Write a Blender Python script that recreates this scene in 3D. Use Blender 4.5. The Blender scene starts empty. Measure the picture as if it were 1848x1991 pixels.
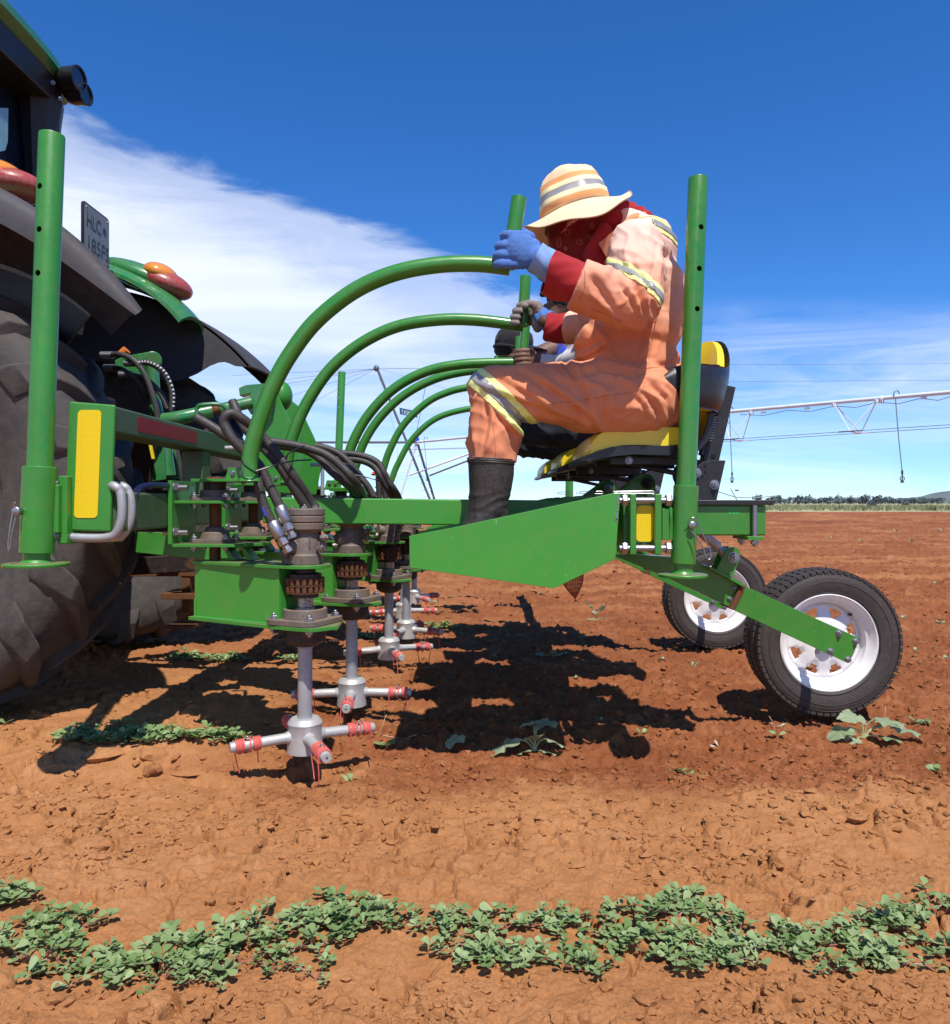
import bpy, bmesh, math, random
import numpy as np
from mathutils import Vector as V, Matrix, Quaternion, Euler
R_ = math.radians
scene = bpy.context.scene
C = scene.collection
random.seed(7); rng = np.random.default_rng(7)
# ---------------------------------------------------------------- camera
F = 1503.; CX = 924.; HY = 978.; CH = .86
cam = bpy.data.cameras.new('camera'); camo = bpy.data.objects.new('camera', cam); C.objects.link(camo)
camo.location = (0, 0, CH); camo.rotation_euler = (R_(90), 0, 0)
cam.sensor_fit = 'HORIZONTAL'; cam.sensor_width = 36.; cam.lens = F/1848*36
cam.shift_y = -17.5/1848; cam.clip_start = .05; cam.clip_end = 9000
scene.camera = camo
# ---------------------------------------------------------------- light
SUN_EL, SUN_AZ = R_(61), R_(164)      # azimuth clockwise from +Y: behind the camera, a little right
sd = V((math.sin(SUN_AZ)*math.cos(SUN_EL), math.cos(SUN_AZ)*math.cos(SUN_EL), math.sin(SUN_EL)))
sun = bpy.data.lights.new('sun', 'SUN'); sun.energy = 5.0; sun.angle = R_(.53); sun.color = (1, .95, .88)
suno = bpy.data.objects.new('sun', sun); C.objects.link(suno)
suno.rotation_euler = (-sd).to_track_quat('-Z', 'Y').to_euler()
scene.view_settings.view_transform = 'Standard'; scene.view_settings.look = 'None'
scene.view_settings.gamma = 1; scene.view_settings.use_curve_mapping = False
scene.view_settings.exposure = .18
w = bpy.data.worlds.new('World'); scene.world = w; w.use_nodes = True
nt = w.node_tree; nt.nodes.clear()
def nn(nt, t, **k):
    n = nt.nodes.new(t)
    for a, b in k.items():
        if a.startswith('i_'): n.inputs[a[2:].replace('_', ' ')].default_value = b
        else: setattr(n, a, b)
    return n
def lk(nt, a, b): nt.links.new(a, b)
def mth(nt, op, a, b=None, clamp=False):
    n = nt.nodes.new('ShaderNodeMath'); n.operation = op; n.use_clamp = clamp
    for i, x in enumerate((a, b)):
        if x is None: continue
        if isinstance(x, (int, float)): n.inputs[i].default_value = x
        else: nt.links.new(x, n.inputs[i])
    return n.outputs[0]
def ramp(nt, fac, stops, interp='LINEAR'):
    n = nt.nodes.new('ShaderNodeValToRGB'); n.color_ramp.interpolation = interp
    e = n.color_ramp.elements
    while len(e) < len(stops): e.new(.5)
    for i, (p, c) in enumerate(stops):
        e[i].position = p; e[i].color = (*c, 1) if not isinstance(c, (int, float)) else (c, c, c, 1)
    nt.links.new(fac, n.inputs[0]); return n.outputs[0]
def mixc(nt, f, a, b, mode='MIX'):
    n = nt.nodes.new('ShaderNodeMix'); n.data_type = 'RGBA'; n.blend_type = mode
    for i, x in ((0, f), (6, a), (7, b)):
        if isinstance(x, (int, float)): n.inputs[i].default_value = x
        elif isinstance(x, (tuple, list)): n.inputs[i].default_value = (*x[:3], 1)
        else: nt.links.new(x, n.inputs[i])
    return n.outputs[2]
def world():
    sky = nn(nt, 'ShaderNodeTexSky', sky_type='NISHITA', sun_disc=False, sun_elevation=SUN_EL, sun_rotation=SUN_AZ,
             altitude=1800, air_density=1.0, dust_density=.05, ozone_density=3.2)
    gain = mixc(nt, 1., sky.outputs[0], (.84, 1.09, 1.48), 'MULTIPLY')
    hsv = nn(nt, 'ShaderNodeHueSaturation', i_Saturation=1.12, i_Value=1.0, i_Hue=.5)
    lk(nt, gain, hsv.inputs['Color'])
    tc = nn(nt, 'ShaderNodeTexCoord'); sep = nn(nt, 'ShaderNodeSeparateXYZ'); lk(nt, tc.outputs['Generated'], sep.inputs[0])
    x, y, z = sep.outputs
    zc = mth(nt, 'MAXIMUM', z, .015)
    # a high cirrus sheet: direction projected on a plane
    den = mth(nt, 'ADD', zc, .12)
    u = mth(nt, 'DIVIDE', x, den); v = mth(nt, 'DIVIDE', y, den)
    cb = nn(nt, 'ShaderNodeCombineXYZ'); lk(nt, u, cb.inputs[0]); lk(nt, v, cb.inputs[1])
    mp = nn(nt, 'ShaderNodeMapping'); mp.inputs['Rotation'].default_value = (0, 0, R_(24)); mp.inputs['Scale'].default_value = (.55, 2.4, 1)
    lk(nt, cb.outputs[0], mp.inputs['Vector'])
    n1 = nn(nt, 'ShaderNodeTexNoise', i_Scale=1.3, i_Detail=7., i_Roughness=.58, i_Distortion=.35); lk(nt, mp.outputs[0], n1.inputs['Vector'])
    # sheet edge: a straight line in azimuth/elevation from upper left down to the right
    ax = mth(nt, 'DIVIDE', x, mth(nt, 'MAXIMUM', mth(nt, 'ABSOLUTE', y), .05))
    az = mth(nt, 'DIVIDE', z, mth(nt, 'MAXIMUM', mth(nt, 'ABSOLUTE', y), .05))
    axm = mth(nt, 'ADD', ax, .17)
    bulge = mth(nt, 'MULTIPLY', mth(nt, 'MULTIPLY', axm, axm), .06)
    edge = mth(nt, 'SUBTRACT', mth(nt, 'ADD', mth(nt, 'MULTIPLY', axm, -.40), .372), bulge)     # cloud top as tan(elev)
    dd = mth(nt, 'SUBTRACT', edge, az)
    n2 = nn(nt, 'ShaderNodeTexNoise', i_Scale=4.2, i_Detail=8., i_Roughness=.62, i_Distortion=.5)
    mp2 = nn(nt, 'ShaderNodeMapping'); mp2.inputs['Rotation'].default_value = (0, R_(-30), 0); mp2.inputs['Scale'].default_value = (1.2, 1.2, 5.0)
    lk(nt, tc.outputs['Generated'], mp2.inputs['Vector']); lk(nt, mp2.outputs[0], n2.inputs['Vector'])
    wob = mth(nt, 'MULTIPLY', mth(nt, 'SUBTRACT', n2.outputs[0], .5), .16)
    m = ramp(nt, mth(nt, 'ADD', mth(nt, 'MULTIPLY', mth(nt, 'ADD', dd, wob), 3.), .5, True), [(.47, 0.), (.62, .55), (.9, 1.)], 'EASE')
    # thin away towards the horizon with streaks of clear sky
    mp3 = nn(nt, 'ShaderNodeMapping'); mp3.inputs['Rotation'].default_value = (0, R_(6), 0); mp3.inputs['Scale'].default_value = (1.6, 1.6, 13.0)
    n3 = nn(nt, 'ShaderNodeTexNoise', i_Scale=1.9, i_Detail=7., i_Roughness=.6, i_Distortion=.7)
    lk(nt, tc.outputs['Generated'], mp3.inputs['Vector']); lk(nt, mp3.outputs[0], n3.inputs['Vector'])
    low = ramp(nt, az, [(.0, .0), (.05, .12), (.15, .36), (.26, 1.)])
    st = ramp(nt, n3.outputs[0], [(.38, 0.), (.62, 1.)])
    body = mth(nt, 'ADD', mth(nt, 'MULTIPLY', low, .95), mth(nt, 'MULTIPLY', mth(nt, 'MULTIPLY', st, .5), mth(nt, 'SUBTRACT', 1., low)), True)
    tex = ramp(nt, n1.outputs[0], [(.25, .72), (.7, 1.)])
    mask = mth(nt, 'MULTIPLY', mth(nt, 'MULTIPLY', m, body), tex)
    # faint cirrus low on the right
    rr = ramp(nt, ax, [(.22, 0.), (.34, 1.)]); rl = ramp(nt, az, [(.04, 0.), (.1, 1.), (.2, 1.), (.27, 0.)])
    right = mth(nt, 'MULTIPLY', mth(nt, 'MULTIPLY', mth(nt, 'MULTIPLY', rr, rl), ramp(nt, n3.outputs[0], [(.34, 0.), (.80, 1.)])), .62)
    mask = mth(nt, 'MAXIMUM', mask, right, True)
    col = mixc(nt, mth(nt, 'MULTIPLY', mask, .93), hsv.outputs[0], (9.3, 9.7, 10.4))
    bg = nn(nt, 'ShaderNodeBackground', i_Strength=.108); lk(nt, col, bg.inputs['Color'])
    out = nn(nt, 'ShaderNodeOutputWorld'); lk(nt, bg.outputs[0], out.inputs[0])
world()
# ---------------------------------------------------------------- helpers
def P(x, y, d): return V(((x-CX)*d/F, d, CH+(HY-y)*d/F))
def S(n, d): return n*d/F
ORG = {}
def h2(ix, iy, s=0):
    n = (ix.astype(np.int64)*374761393 + iy.astype(np.int64)*668265263 + s*1442695041) & 0xffffffff
    n = ((n ^ (n >> 13))*1274126177) & 0xffffffff
    return ((n ^ (n >> 16)) & 0xffff)/65535.
def vnoise(x, y, s=0):
    ix = np.floor(x); iy = np.floor(y); fx = x-ix; fy = y-iy
    u = fx*fx*fx*(fx*(fx*6-15)+10); v_ = fy*fy*fy*(fy*(fy*6-15)+10)
    def g(a, b, dx, dy):
        t = h2(a, b, s)*2*np.pi; return np.cos(t)*dx+np.sin(t)*dy
    return ((g(ix, iy, fx, fy)*(1-u)+g(ix+1, iy, fx-1, fy)*u)*(1-v_)+(g(ix, iy+1, fx, fy-1)*(1-u)+g(ix+1, iy+1, fx-1, fy-1)*u)*v_)*1.5
def fbm(x, y, oct=4, s=0, g=.5):
    r = 0; a = 1
    for k in range(oct): r = r+a*vnoise(x*2**k, y*2**k, s+k*17); a *= g
    return r
def vor(x, y, s=0, jit=.9):
    ix = np.floor(x); iy = np.floor(y); f1 = np.full(x.shape, 9.); f2 = np.full(x.shape, 9.); idv = np.zeros(x.shape)
    for a in (-1, 0, 1):
        for b in (-1, 0, 1):
            cx = ix+a; cy = iy+b
            dx = cx+.5+(h2(cx, cy, s)-.5)*jit-x; dy = cy+.5+(h2(cx, cy, s+5)-.5)*jit-y
            d = np.sqrt(dx*dx+dy*dy); c = h2(cx, cy, s+9)
            nf = d < f1
            f2 = np.where(nf, f1, np.minimum(f2, d)); idv = np.where(nf, c, idv); f1 = np.where(nf, d, f1)
    return f1, f2, idv
def frame(d, up=V((0, 0, 1))):
    z = d.normalized(); u = up if abs(z.dot(up)) < .95 else V((1, 0, 0))
    x = u.cross(z).normalized(); y = z.cross(x); return Matrix((x, y, z)).transposed()
def cat(pts, n=8):
    pts = [V(p) for p in pts]; q = [pts[0]*2-pts[1]]+pts+[pts[-1]*2-pts[-2]]; o = []
    for i in range(1, len(q)-2):
        a, b, c, d = q[i-1:i+3]
        for k in range(n):
            t = k/n; o.append(.5*((2*b)+(c-a)*t+(2*a-5*b+4*c-d)*t*t+(3*b-a-3*c+d)*t**3))
    o.append(pts[-1]); return o
class MB:
    def __init__(s): s.v = []; s.f = []; s.m = []; s.sm = []
    def add(s, vs, fs, m=0, sm=True):
        n = len(s.v); s.v += [tuple(p) for p in vs]; s.f += [tuple(i+n for i in f) for f in fs]; s.m += [m]*len(fs); s.sm += [sm]*len(fs); return s
    def box(s, c, sz, rot=None, m=0):
        c = V(c); rot = rot or Matrix.Identity(3); hx, hy, hz = [k/2 for k in sz]
        vs = [c+rot@V((x, y, z)) for x in (-hx, hx) for y in (-hy, hy) for z in (-hz, hz)]
        return s.add(vs, [(0, 1, 3, 2), (4, 6, 7, 5), (0, 4, 5, 1), (2, 3, 7, 6), (0, 2, 6, 4), (1, 5, 7, 3)], m)
    def bx(s, a, b, m=0):
        a = V(a); b = V(b); return s.box((a+b)/2, [abs(k) for k in (b-a)], None, m)
    def beam(s, a, b, w_, h, up=V((0, 0, 1)), m=0):
        a = V(a); b = V(b); return s.box((a+b)/2, (w_, h, (b-a).length), frame(b-a, up), m)
    def prism(s, pts, ext, m=0):
        pts = [V(p) for p in pts]; e = V(ext); n = len(pts)
        nrm = V((0, 0, 0))
        for i in range(n): nrm += pts[i].cross(pts[(i+1) % n])
        if nrm.dot(e) > 0: pts = pts[::-1]
        vs = pts+[p+e for p in pts]
        return s.add(vs, [tuple(range(n)), tuple(range(2*n-1, n-1, -1))]+[(i, i+n, (i+1) % n+n, (i+1) % n) for i in range(n)], m)
    def tube(s, pts, r, n=12, caps=True, m=0, closed=False):
        pts = [V(p) for p in pts]; L = len(pts); rr = r if isinstance(r, (list, tuple)) else [r]*L
        t0 = (pts[1]-pts[0]).normalized(); fr = frame(t0); x = fr.col[0].copy(); vs = []
        for i, p in enumerate(pts):
            if closed: t = (pts[(i+1) % L]-pts[i-1]).normalized()
            else: t = (pts[min(i+1, L-1)]-pts[max(i-1, 0)]).normalized()
            x = (x-t*x.dot(t)).normalized(); y = t.cross(x)
            for k in range(n):
                a = 2*math.pi*k/n; vs.append(p+(x*math.cos(a)+y*math.sin(a))*rr[i])
        fs = []
        for i in range(L if closed else L-1):
            j = (i+1) % L
            for k in range(n): fs.append((i*n+k, i*n+(k+1) % n, j*n+(k+1) % n, j*n+k))
        if caps and not closed: fs += [tuple(range(n-1, -1, -1)), tuple((L-1)*n+k for k in range(n))]
        return s.add(vs, fs, m)
    def cyl(s, a, b, r, n=20, m=0, r2=None): return s.tube([a, b], [r, r if r2 is None else r2], n, True, m)
    def lathe(s, o, ax, prof, n=32, m=0, closed=False, caps=True):
        o = V(o); fr = frame(V(ax)); vs = []; L = len(prof)
        for r, h in prof:
            for k in range(n):
                a = 2*math.pi*k/n; vs.append(o+fr@V((r*math.cos(a), r*math.sin(a), h)))
        fs = []
        for i in range(L if closed else L-1):
            j = (i+1) % L
            for k in range(n): fs.append((i*n+k, i*n+(k+1) % n, j*n+(k+1) % n, j*n+k))
        if not closed and caps:
            if prof[0][0] > 1e-6: fs.append(tuple(range(n-1, -1, -1)))
            if prof[-1][0] > 1e-6: fs.append(tuple((L-1)*n+k for k in range(n)))
        return s.add(vs, fs, m)
    def ell(s, c, r, rot=None, nu=16, nv=10, m=0):
        c = V(c); rot = rot or Matrix.Identity(3); r = (r, r, r) if isinstance(r, (int, float)) else r
        vs = [c+rot@V((0, 0, -r[2]))]
        for j in range(1, nv):
            b = -math.pi/2+math.pi*j/nv
            for k in range(nu):
                a = 2*math.pi*k/nu; vs.append(c+rot@V((r[0]*math.cos(b)*math.cos(a), r[1]*math.cos(b)*math.sin(a), r[2]*math.sin(b))))
        vs.append(c+rot@V((0, 0, r[2]))); fs = [(0, 1+(k+1) % nu, 1+k) for k in range(nu)]
        for j in range(nv-2):
            for k in range(nu): a = 1+j*nu+k; b = 1+j*nu+(k+1) % nu; fs.append((a, b, b+nu, a+nu))
        t = len(vs)-1; o = 1+(nv-2)*nu; fs += [(o+k, o+(k+1) % nu, t) for k in range(nu)]
        return s.add(vs, fs, m)
    def caps_(s, pts):       # chain of round cones: [(p, r), ...]
        for i, (p, r) in enumerate(pts):
            s.ell(p, r, None, 16, 10)
            if i: q, r0 = pts[i-1]; s.tube([q, p], [r0, r], 16)
        return s
    def build(s, name, mat, parent=None, origin=None, bevel=0, seg=2, smooth=True, ang=35, label=None):
        vs = np.array(s.v, dtype=float)
        if origin is None: origin = V((vs.min(0)+vs.max(0))/2)
        vs -= np.array(origin)
        me = bpy.data.meshes.new(name); me.from_pydata(vs.tolist(), [], s.f)
        for mm in (mat if isinstance(mat, (list, tuple)) else [mat]): me.materials.append(mm)
        if any(s.m): me.polygons.foreach_set('material_index', s.m)
        if smooth: me.polygons.foreach_set('use_smooth', s.sm); me.update(); me.set_sharp_from_angle(angle=R_(ang))
        me.update(); return link(name, me, parent, origin, bevel, seg, label)
def link(name, me, parent=None, origin=V((0, 0, 0)), bevel=0, seg=2, label=None):
    o = bpy.data.objects.new(name, me); C.objects.link(o); origin = V(origin)
    ORG[o.name] = origin
    if parent: o.parent = parent; o.location = origin-ORG[parent.name]
    else: o.location = origin
    if bevel:
        b = o.modifiers.new('bevel', 'BEVEL'); b.width = bevel; b.segments = seg; b.limit_method = 'ANGLE'; b.angle_limit = R_(40); b.harden_normals = True
    if label: o['label'] = label
    return o
def thing(name, label, catg, loc=(0, 0, 0), group=None):
    o = bpy.data.objects.new(name, None); C.objects.link(o); o.location = loc; ORG[o.name] = V(loc); o.empty_display_size = .2
    o['label'] = label; o['category'] = catg
    if group: o['group'] = group
    return o
def tag(o, label=None, catg=None, group=None, kind=None):
    if label: o['label'] = label
    if catg: o['category'] = catg
    if group: o['group'] = group
    if kind: o['kind'] = kind
    return o
# ---------------------------------------------------------------- materials
def mat(name, base, rough=.5, metal=0., var=.12, vs=6., dust=0., dustc=(.33, .15, .07), top=0., bump=0., bs=60., coat=0., spec=.5, rust=0., rustc=(.16, .055, .02), scr=0., trans=0., rvar=.1):
    m = bpy.data.materials.new(name); m.use_nodes = True; t = m.node_tree; b = t.nodes['Principled BSDF']
    tc = nn(t, 'ShaderNodeTexCoord'); co = tc.outputs['Object']
    n1 = nn(t, 'ShaderNodeTexNoise', i_Scale=vs, i_Detail=6., i_Roughness=.6); lk(t, co, n1.inputs['Vector'])
    dk = tuple(c*(1-var) for c in base); lt = tuple(min(1, c*(1+var)) for c in base)
    col = ramp(t, n1.outputs[0], [(.3, dk), (.7, lt)]); rf = rough
    n2 = nn(t, 'ShaderNodeTexNoise', i_Scale=vs*7, i_Detail=8., i_Roughness=.7); lk(t, co, n2.inputs['Vector'])
    if rust:
        f = ramp(t, mth(t, 'ADD', mth(t, 'MULTIPLY', n1.outputs[0], .5), mth(t, 'MULTIPLY', n2.outputs[0], .5)), [(.62-rust*.3, 0.), (.7-rust*.25, 1.)])
        col = mixc(t, f, col, rustc); rf = mth(t, 'ADD', mth(t, 'MULTIPLY', f, .4), rough, True)
    if scr:
        n4 = nn(t, 'ShaderNodeTexNoise', i_Scale=90., i_Detail=3., i_Roughness=.9, i_Distortion=1.2)
        mp = nn(t, 'ShaderNodeMapping'); mp.inputs['Scale'].default_value = (1, 1, .25); lk(t, co, mp.inputs['Vector']); lk(t, mp.outputs[0], n4.inputs['Vector'])
        col = mixc(t, mth(t, 'MULTIPLY', ramp(t, n4.outputs[0], [(.66, 0.), (.72, 1.)]), scr), col, tuple(min(1, c*.5+.3) for c in base))
    if dust or top:
        g = nn(t, 'ShaderNodeNewGeometry'); sp = nn(t, 'ShaderNodeSeparateXYZ'); lk(t, g.outputs['Normal'], sp.inputs[0])
        f = mth(t, 'MULTIPLY', ramp(t, sp.outputs[2], [(.75, 0.), (.98, 1.)]), top)
        f2 = mth(t, 'MULTIPLY', ramp(t, n2.outputs[0], [(.35, 0.), (.75, 1.)]), dust)
        f = mth(t, 'ADD', mth(t, 'MULTIPLY', f, ramp(t, n1.outputs[0], [(.25, .45), (.6, 1.)])), f2, True)
        col = mixc(t, f, col, dustc)
        rf = mth(t, 'ADD', mth(t, 'MULTIPLY', f, .5), rf, True)
        if metal: 
            mm = mth(t, 'MULTIPLY', mth(t, 'SUBTRACT', 1., f, True), metal); lk(t, mm, b.inputs['Metallic'])
    if not (dust or top): b.inputs['Metallic'].default_value = metal
    rf = mth(t, 'ADD', mth(t, 'MULTIPLY', mth(t, 'SUBTRACT', n2.outputs[0], .5), rvar*2), rf, True)
    lk(t, col, b.inputs['Base Color']); lk(t, rf, b.inputs['Roughness'])
    b.inputs['Specular IOR Level'].default_value = spec; b.inputs['Coat Weight'].default_value = coat; b.inputs['Coat Roughness'].default_value = .12
    if trans: b.inputs['Transmission Weight'].default_value = trans
    if bump:
        n3 = nn(t, 'ShaderNodeTexNoise', i_Scale=bs, i_Detail=6., i_Roughness=.65); lk(t, co, n3.inputs['Vector'])
        bp = nn(t, 'ShaderNodeBump', i_Strength=bump, i_Distance=.004); lk(t, n3.outputs[0], bp.inputs['Height']); lk(t, bp.outputs[0], b.inputs['Normal'])
    return m
GREEN = mat('green_paint', (.028, .235, .024), .36, var=.12, vs=5, dust=.2, dustc=(.18, .15, .07), top=.8, bump=.15, bs=200, coat=.2, scr=.4, rust=.06)
GREENC = mat('green_paint_clean', (.024, .215, .022), .30, var=.10, vs=4, dust=.16, top=.12, bump=.08, bs=260, coat=.35, scr=.3)
GREENP = mat('green_plate_paint', (.038, .285, .030), .38, var=.07, vs=2.5, dust=.13, top=.0, bump=.12, bs=300, coat=.2, scr=.5)
GREEND = mat('green_paint_dusty', (.035, .10, .035), .42, var=.2, vs=4, dust=.45, dustc=(.16, .11, .08), top=.6, bump=.15, bs=160)
JDGREEN = mat('tractor_green', (.02, .19, .05), .25, var=.1, vs=3, dust=.25, dustc=(.3, .2, .12), top=.15, coat=.5)
YEL = mat('yellow_vinyl', (.80, .62, .02), .38, var=.04, vs=5, dust=.06, dustc=(.4, .3, .1), coat=.2, bump=.1, bs=200)
BLK = mat('black_powder_coat', (.014, .014, .016), .42, var=.2, vs=8, dust=.14, dustc=(.12, .09, .07), top=.15, bump=.2, bs=350)
BLKP = mat('black_plastic', (.016, .016, .018), .33, var=.2, dust=.08, dustc=(.12, .09, .07), bump=.1, bs=200)
ZINC = mat('zinc_plated_steel', (.36, .37, .40), .38, 1., var=.12, vs=30, dust=.12, bump=.1, bs=200)
STEEL = mat('bare_steel', (.42, .41, .40), .36, 1., var=.2, vs=25, rust=.35, dust=.15)
IRON = mat('cast_iron_dusty', (.17, .145, .12), .55, .35, var=.25, vs=14, dust=.45, dustc=(.22, .14, .085), top=.45, rust=.28, bump=.3, bs=140)
RUST = mat('rusty_chain', (.17, .09, .045), .6, .5, var=.45, vs=40, rust=.6, dust=.2)
SILV = mat('silver_paint', (.50, .50, .49), .42, .4, var=.10, vs=10, dust=.42, dustc=(.36, .25, .16), bump=.15, bs=150, rust=.12)
SHAFT = mat('galvanised_shaft', (.40, .43, .45), .45, .5, var=.2, vs=9, dust=.38, rust=.1, bump=.12)
DARK = mat('dark_iron', (.02, .02, .022), .5, .3, var=.3, dust=.12, rust=.15)
LINE = mat('red_trimmer_line', (.60, .085, .075), .45, var=.2, vs=20, dust=.5, dustc=(.55, .25, .17))
HOSE = mat('hose_rubber', (.032, .029, .027), .5, var=.25, vs=14, dust=.35, dustc=(.12, .09, .07), bump=.25, bs=180)
RUB = mat('tyre_rubber', (.035, .032, .030), .62, var=.2, vs=7, dust=.30, dustc=(.16, .09, .055), bump=.3, bs=90)
RUBT = mat('tractor_tyre_rubber', (.050, .047, .045), .7, var=.35, vs=3, dust=.6, dustc=(.135, .11, .09), top=.2, bump=.5, bs=60, spec=.3)
WHT = mat('white_rim_paint', (.80, .80, .80), .32, var=.04, dust=.22, dustc=(.5, .28, .17), coat=.3)
REDP = mat('red_cap', (.55, .03, .03), .4)
STRAP = mat('cable_tie', (.01, .01, .01), .4)
WHITE = mat('white_print', (.75, .75, .75), .5)
BLUEP = mat('blue_print', (.03, .05, .45), .45)
GREYP = mat('grey_mudguard_plastic', (.035, .035, .040), .66, var=.2, vs=3, dust=.35, dustc=(.14, .10, .08), top=.25, bump=.12, bs=100)
def reflector(name, a, b):
    m = bpy.data.materials.new(name); m.use_nodes = True; t = m.node_tree; p = t.nodes['Principled BSDF']
    tc = nn(t, 'ShaderNodeTexCoord'); mp = nn(t, 'ShaderNodeMapping'); mp.inputs['Rotation'].default_value = (R_(90), 0, 0); lk(t, tc.outputs['Object'], mp.inputs['Vector'])
    vo = nn(t, 'ShaderNodeTexVoronoi', feature='DISTANCE_TO_EDGE', i_Scale=150., i_Randomness=.15, voronoi_dimensions='2D'); lk(t, mp.outputs[0], vo.inputs['Vector'])
    col = mixc(t, ramp(t, vo.outputs[0], [(.03, 0.), (.12, 1.)]), a, b); lk(t, col, p.inputs['Base Color'])
    p.inputs['Roughness'].default_value = .5; p.inputs['Specular IOR Level'].default_value = .3
    return m
REFY = reflector('yellow_reflective_tape', (.88, .66, .01), (.72, .50, .01))
REFR = reflector('red_reflective_tape', (.30, .012, .018), (.20, .01, .012))
# shared bolt meshes
def _bolt():
    b = MB(); b.lathe((0, 0, 0), (0, 0, 1), [(.95, 0), (1.25, 0), (1.25, .14), (.95, .14)], 20)
    b.lathe((0, 0, 0), (0, 0, 1), [(1., .14), (1.0, .72), (.86, .85)], 6); b.lathe((0, 0, 0), (0, 0, 1), [(.5, .8), (.5, 1.3), (.42, 1.4)], 12); return b
def _bm(bd, name):
    me = bpy.data.meshes.new(name); me.from_pydata(bd.v, [], bd.f); me.polygons.foreach_set('use_smooth', [True]*len(bd.f)); me.update(); me.set_sharp_from_angle(angle=R_(30)); return me
BOLT = {}
def bolt(p, d, r=.011, parent=None, m=None, name='bolt'):
    m = m or ZINC
    if m.name not in BOLT: BOLT[m.name] = _bm(_bolt(), 'bolt'); BOLT[m.name].materials.append(m)
    o = link(name, BOLT[m.name], parent, p); o.rotation_mode = 'QUATERNION'; o.rotation_quaternion = V(d).to_track_quat('Z', 'Y'); o.scale = (r, r, r*1.05); return o
# ---------------------------------------------------------------- ground
def sst(a, b, x): t = np.clip((x-a)/(b-a), 0, 1); return t*t*(3-2*t)
def tilled(x, y):
    e = vnoise(x*2.2, y*2.2, 3)*.22+vnoise(x*9, y*9, 4)*.10+vnoise(x*31, y*31, 14)*.05
    yy = y+e
    a = sst(2.08, 2.42, yy)*sst(-.95, -.35, x+e*1.5-.10*(y-2.4))
    b = sst(2.75, 3.05, yy)*sst(-.8, -.3, x+e)*.2
    r = sst(1.25, 2.0, x+e*1.5)*sst(1.7, 2.3, yy)
    t = np.maximum(np.maximum(a, b), r)
    far = sst(3.3, 5.0, yy)*.75
    return np.clip(np.maximum(t, far), 0, 1)
FLAKES = [(.36, 1.62, .085), (.50, 1.70, .05), (.10, 1.80, .07), (-.22, 1.82, .055), (.30, 1.98, .06), (-.52, 1.74, .07), (-.78, 1.72, .06), (.78, 1.86, .06), (.95, 1.74, .07), (.66, 2.02, .05), (-.05, 2.02, .05), (-.4, 1.98, .05), (-.95, 2.0, .07), (1.12, 1.95, .08), (.02, 1.68, .05), (-.14, 1.72, .05), (.55, 1.30, .05), (-.35, 1.28, .045), (.62, 1.72, .045), (-.62, 2.05, .06), (.2, 1.70, .04), (-1.05, 1.8, .08), (.75, 1.68, .04)]
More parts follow.
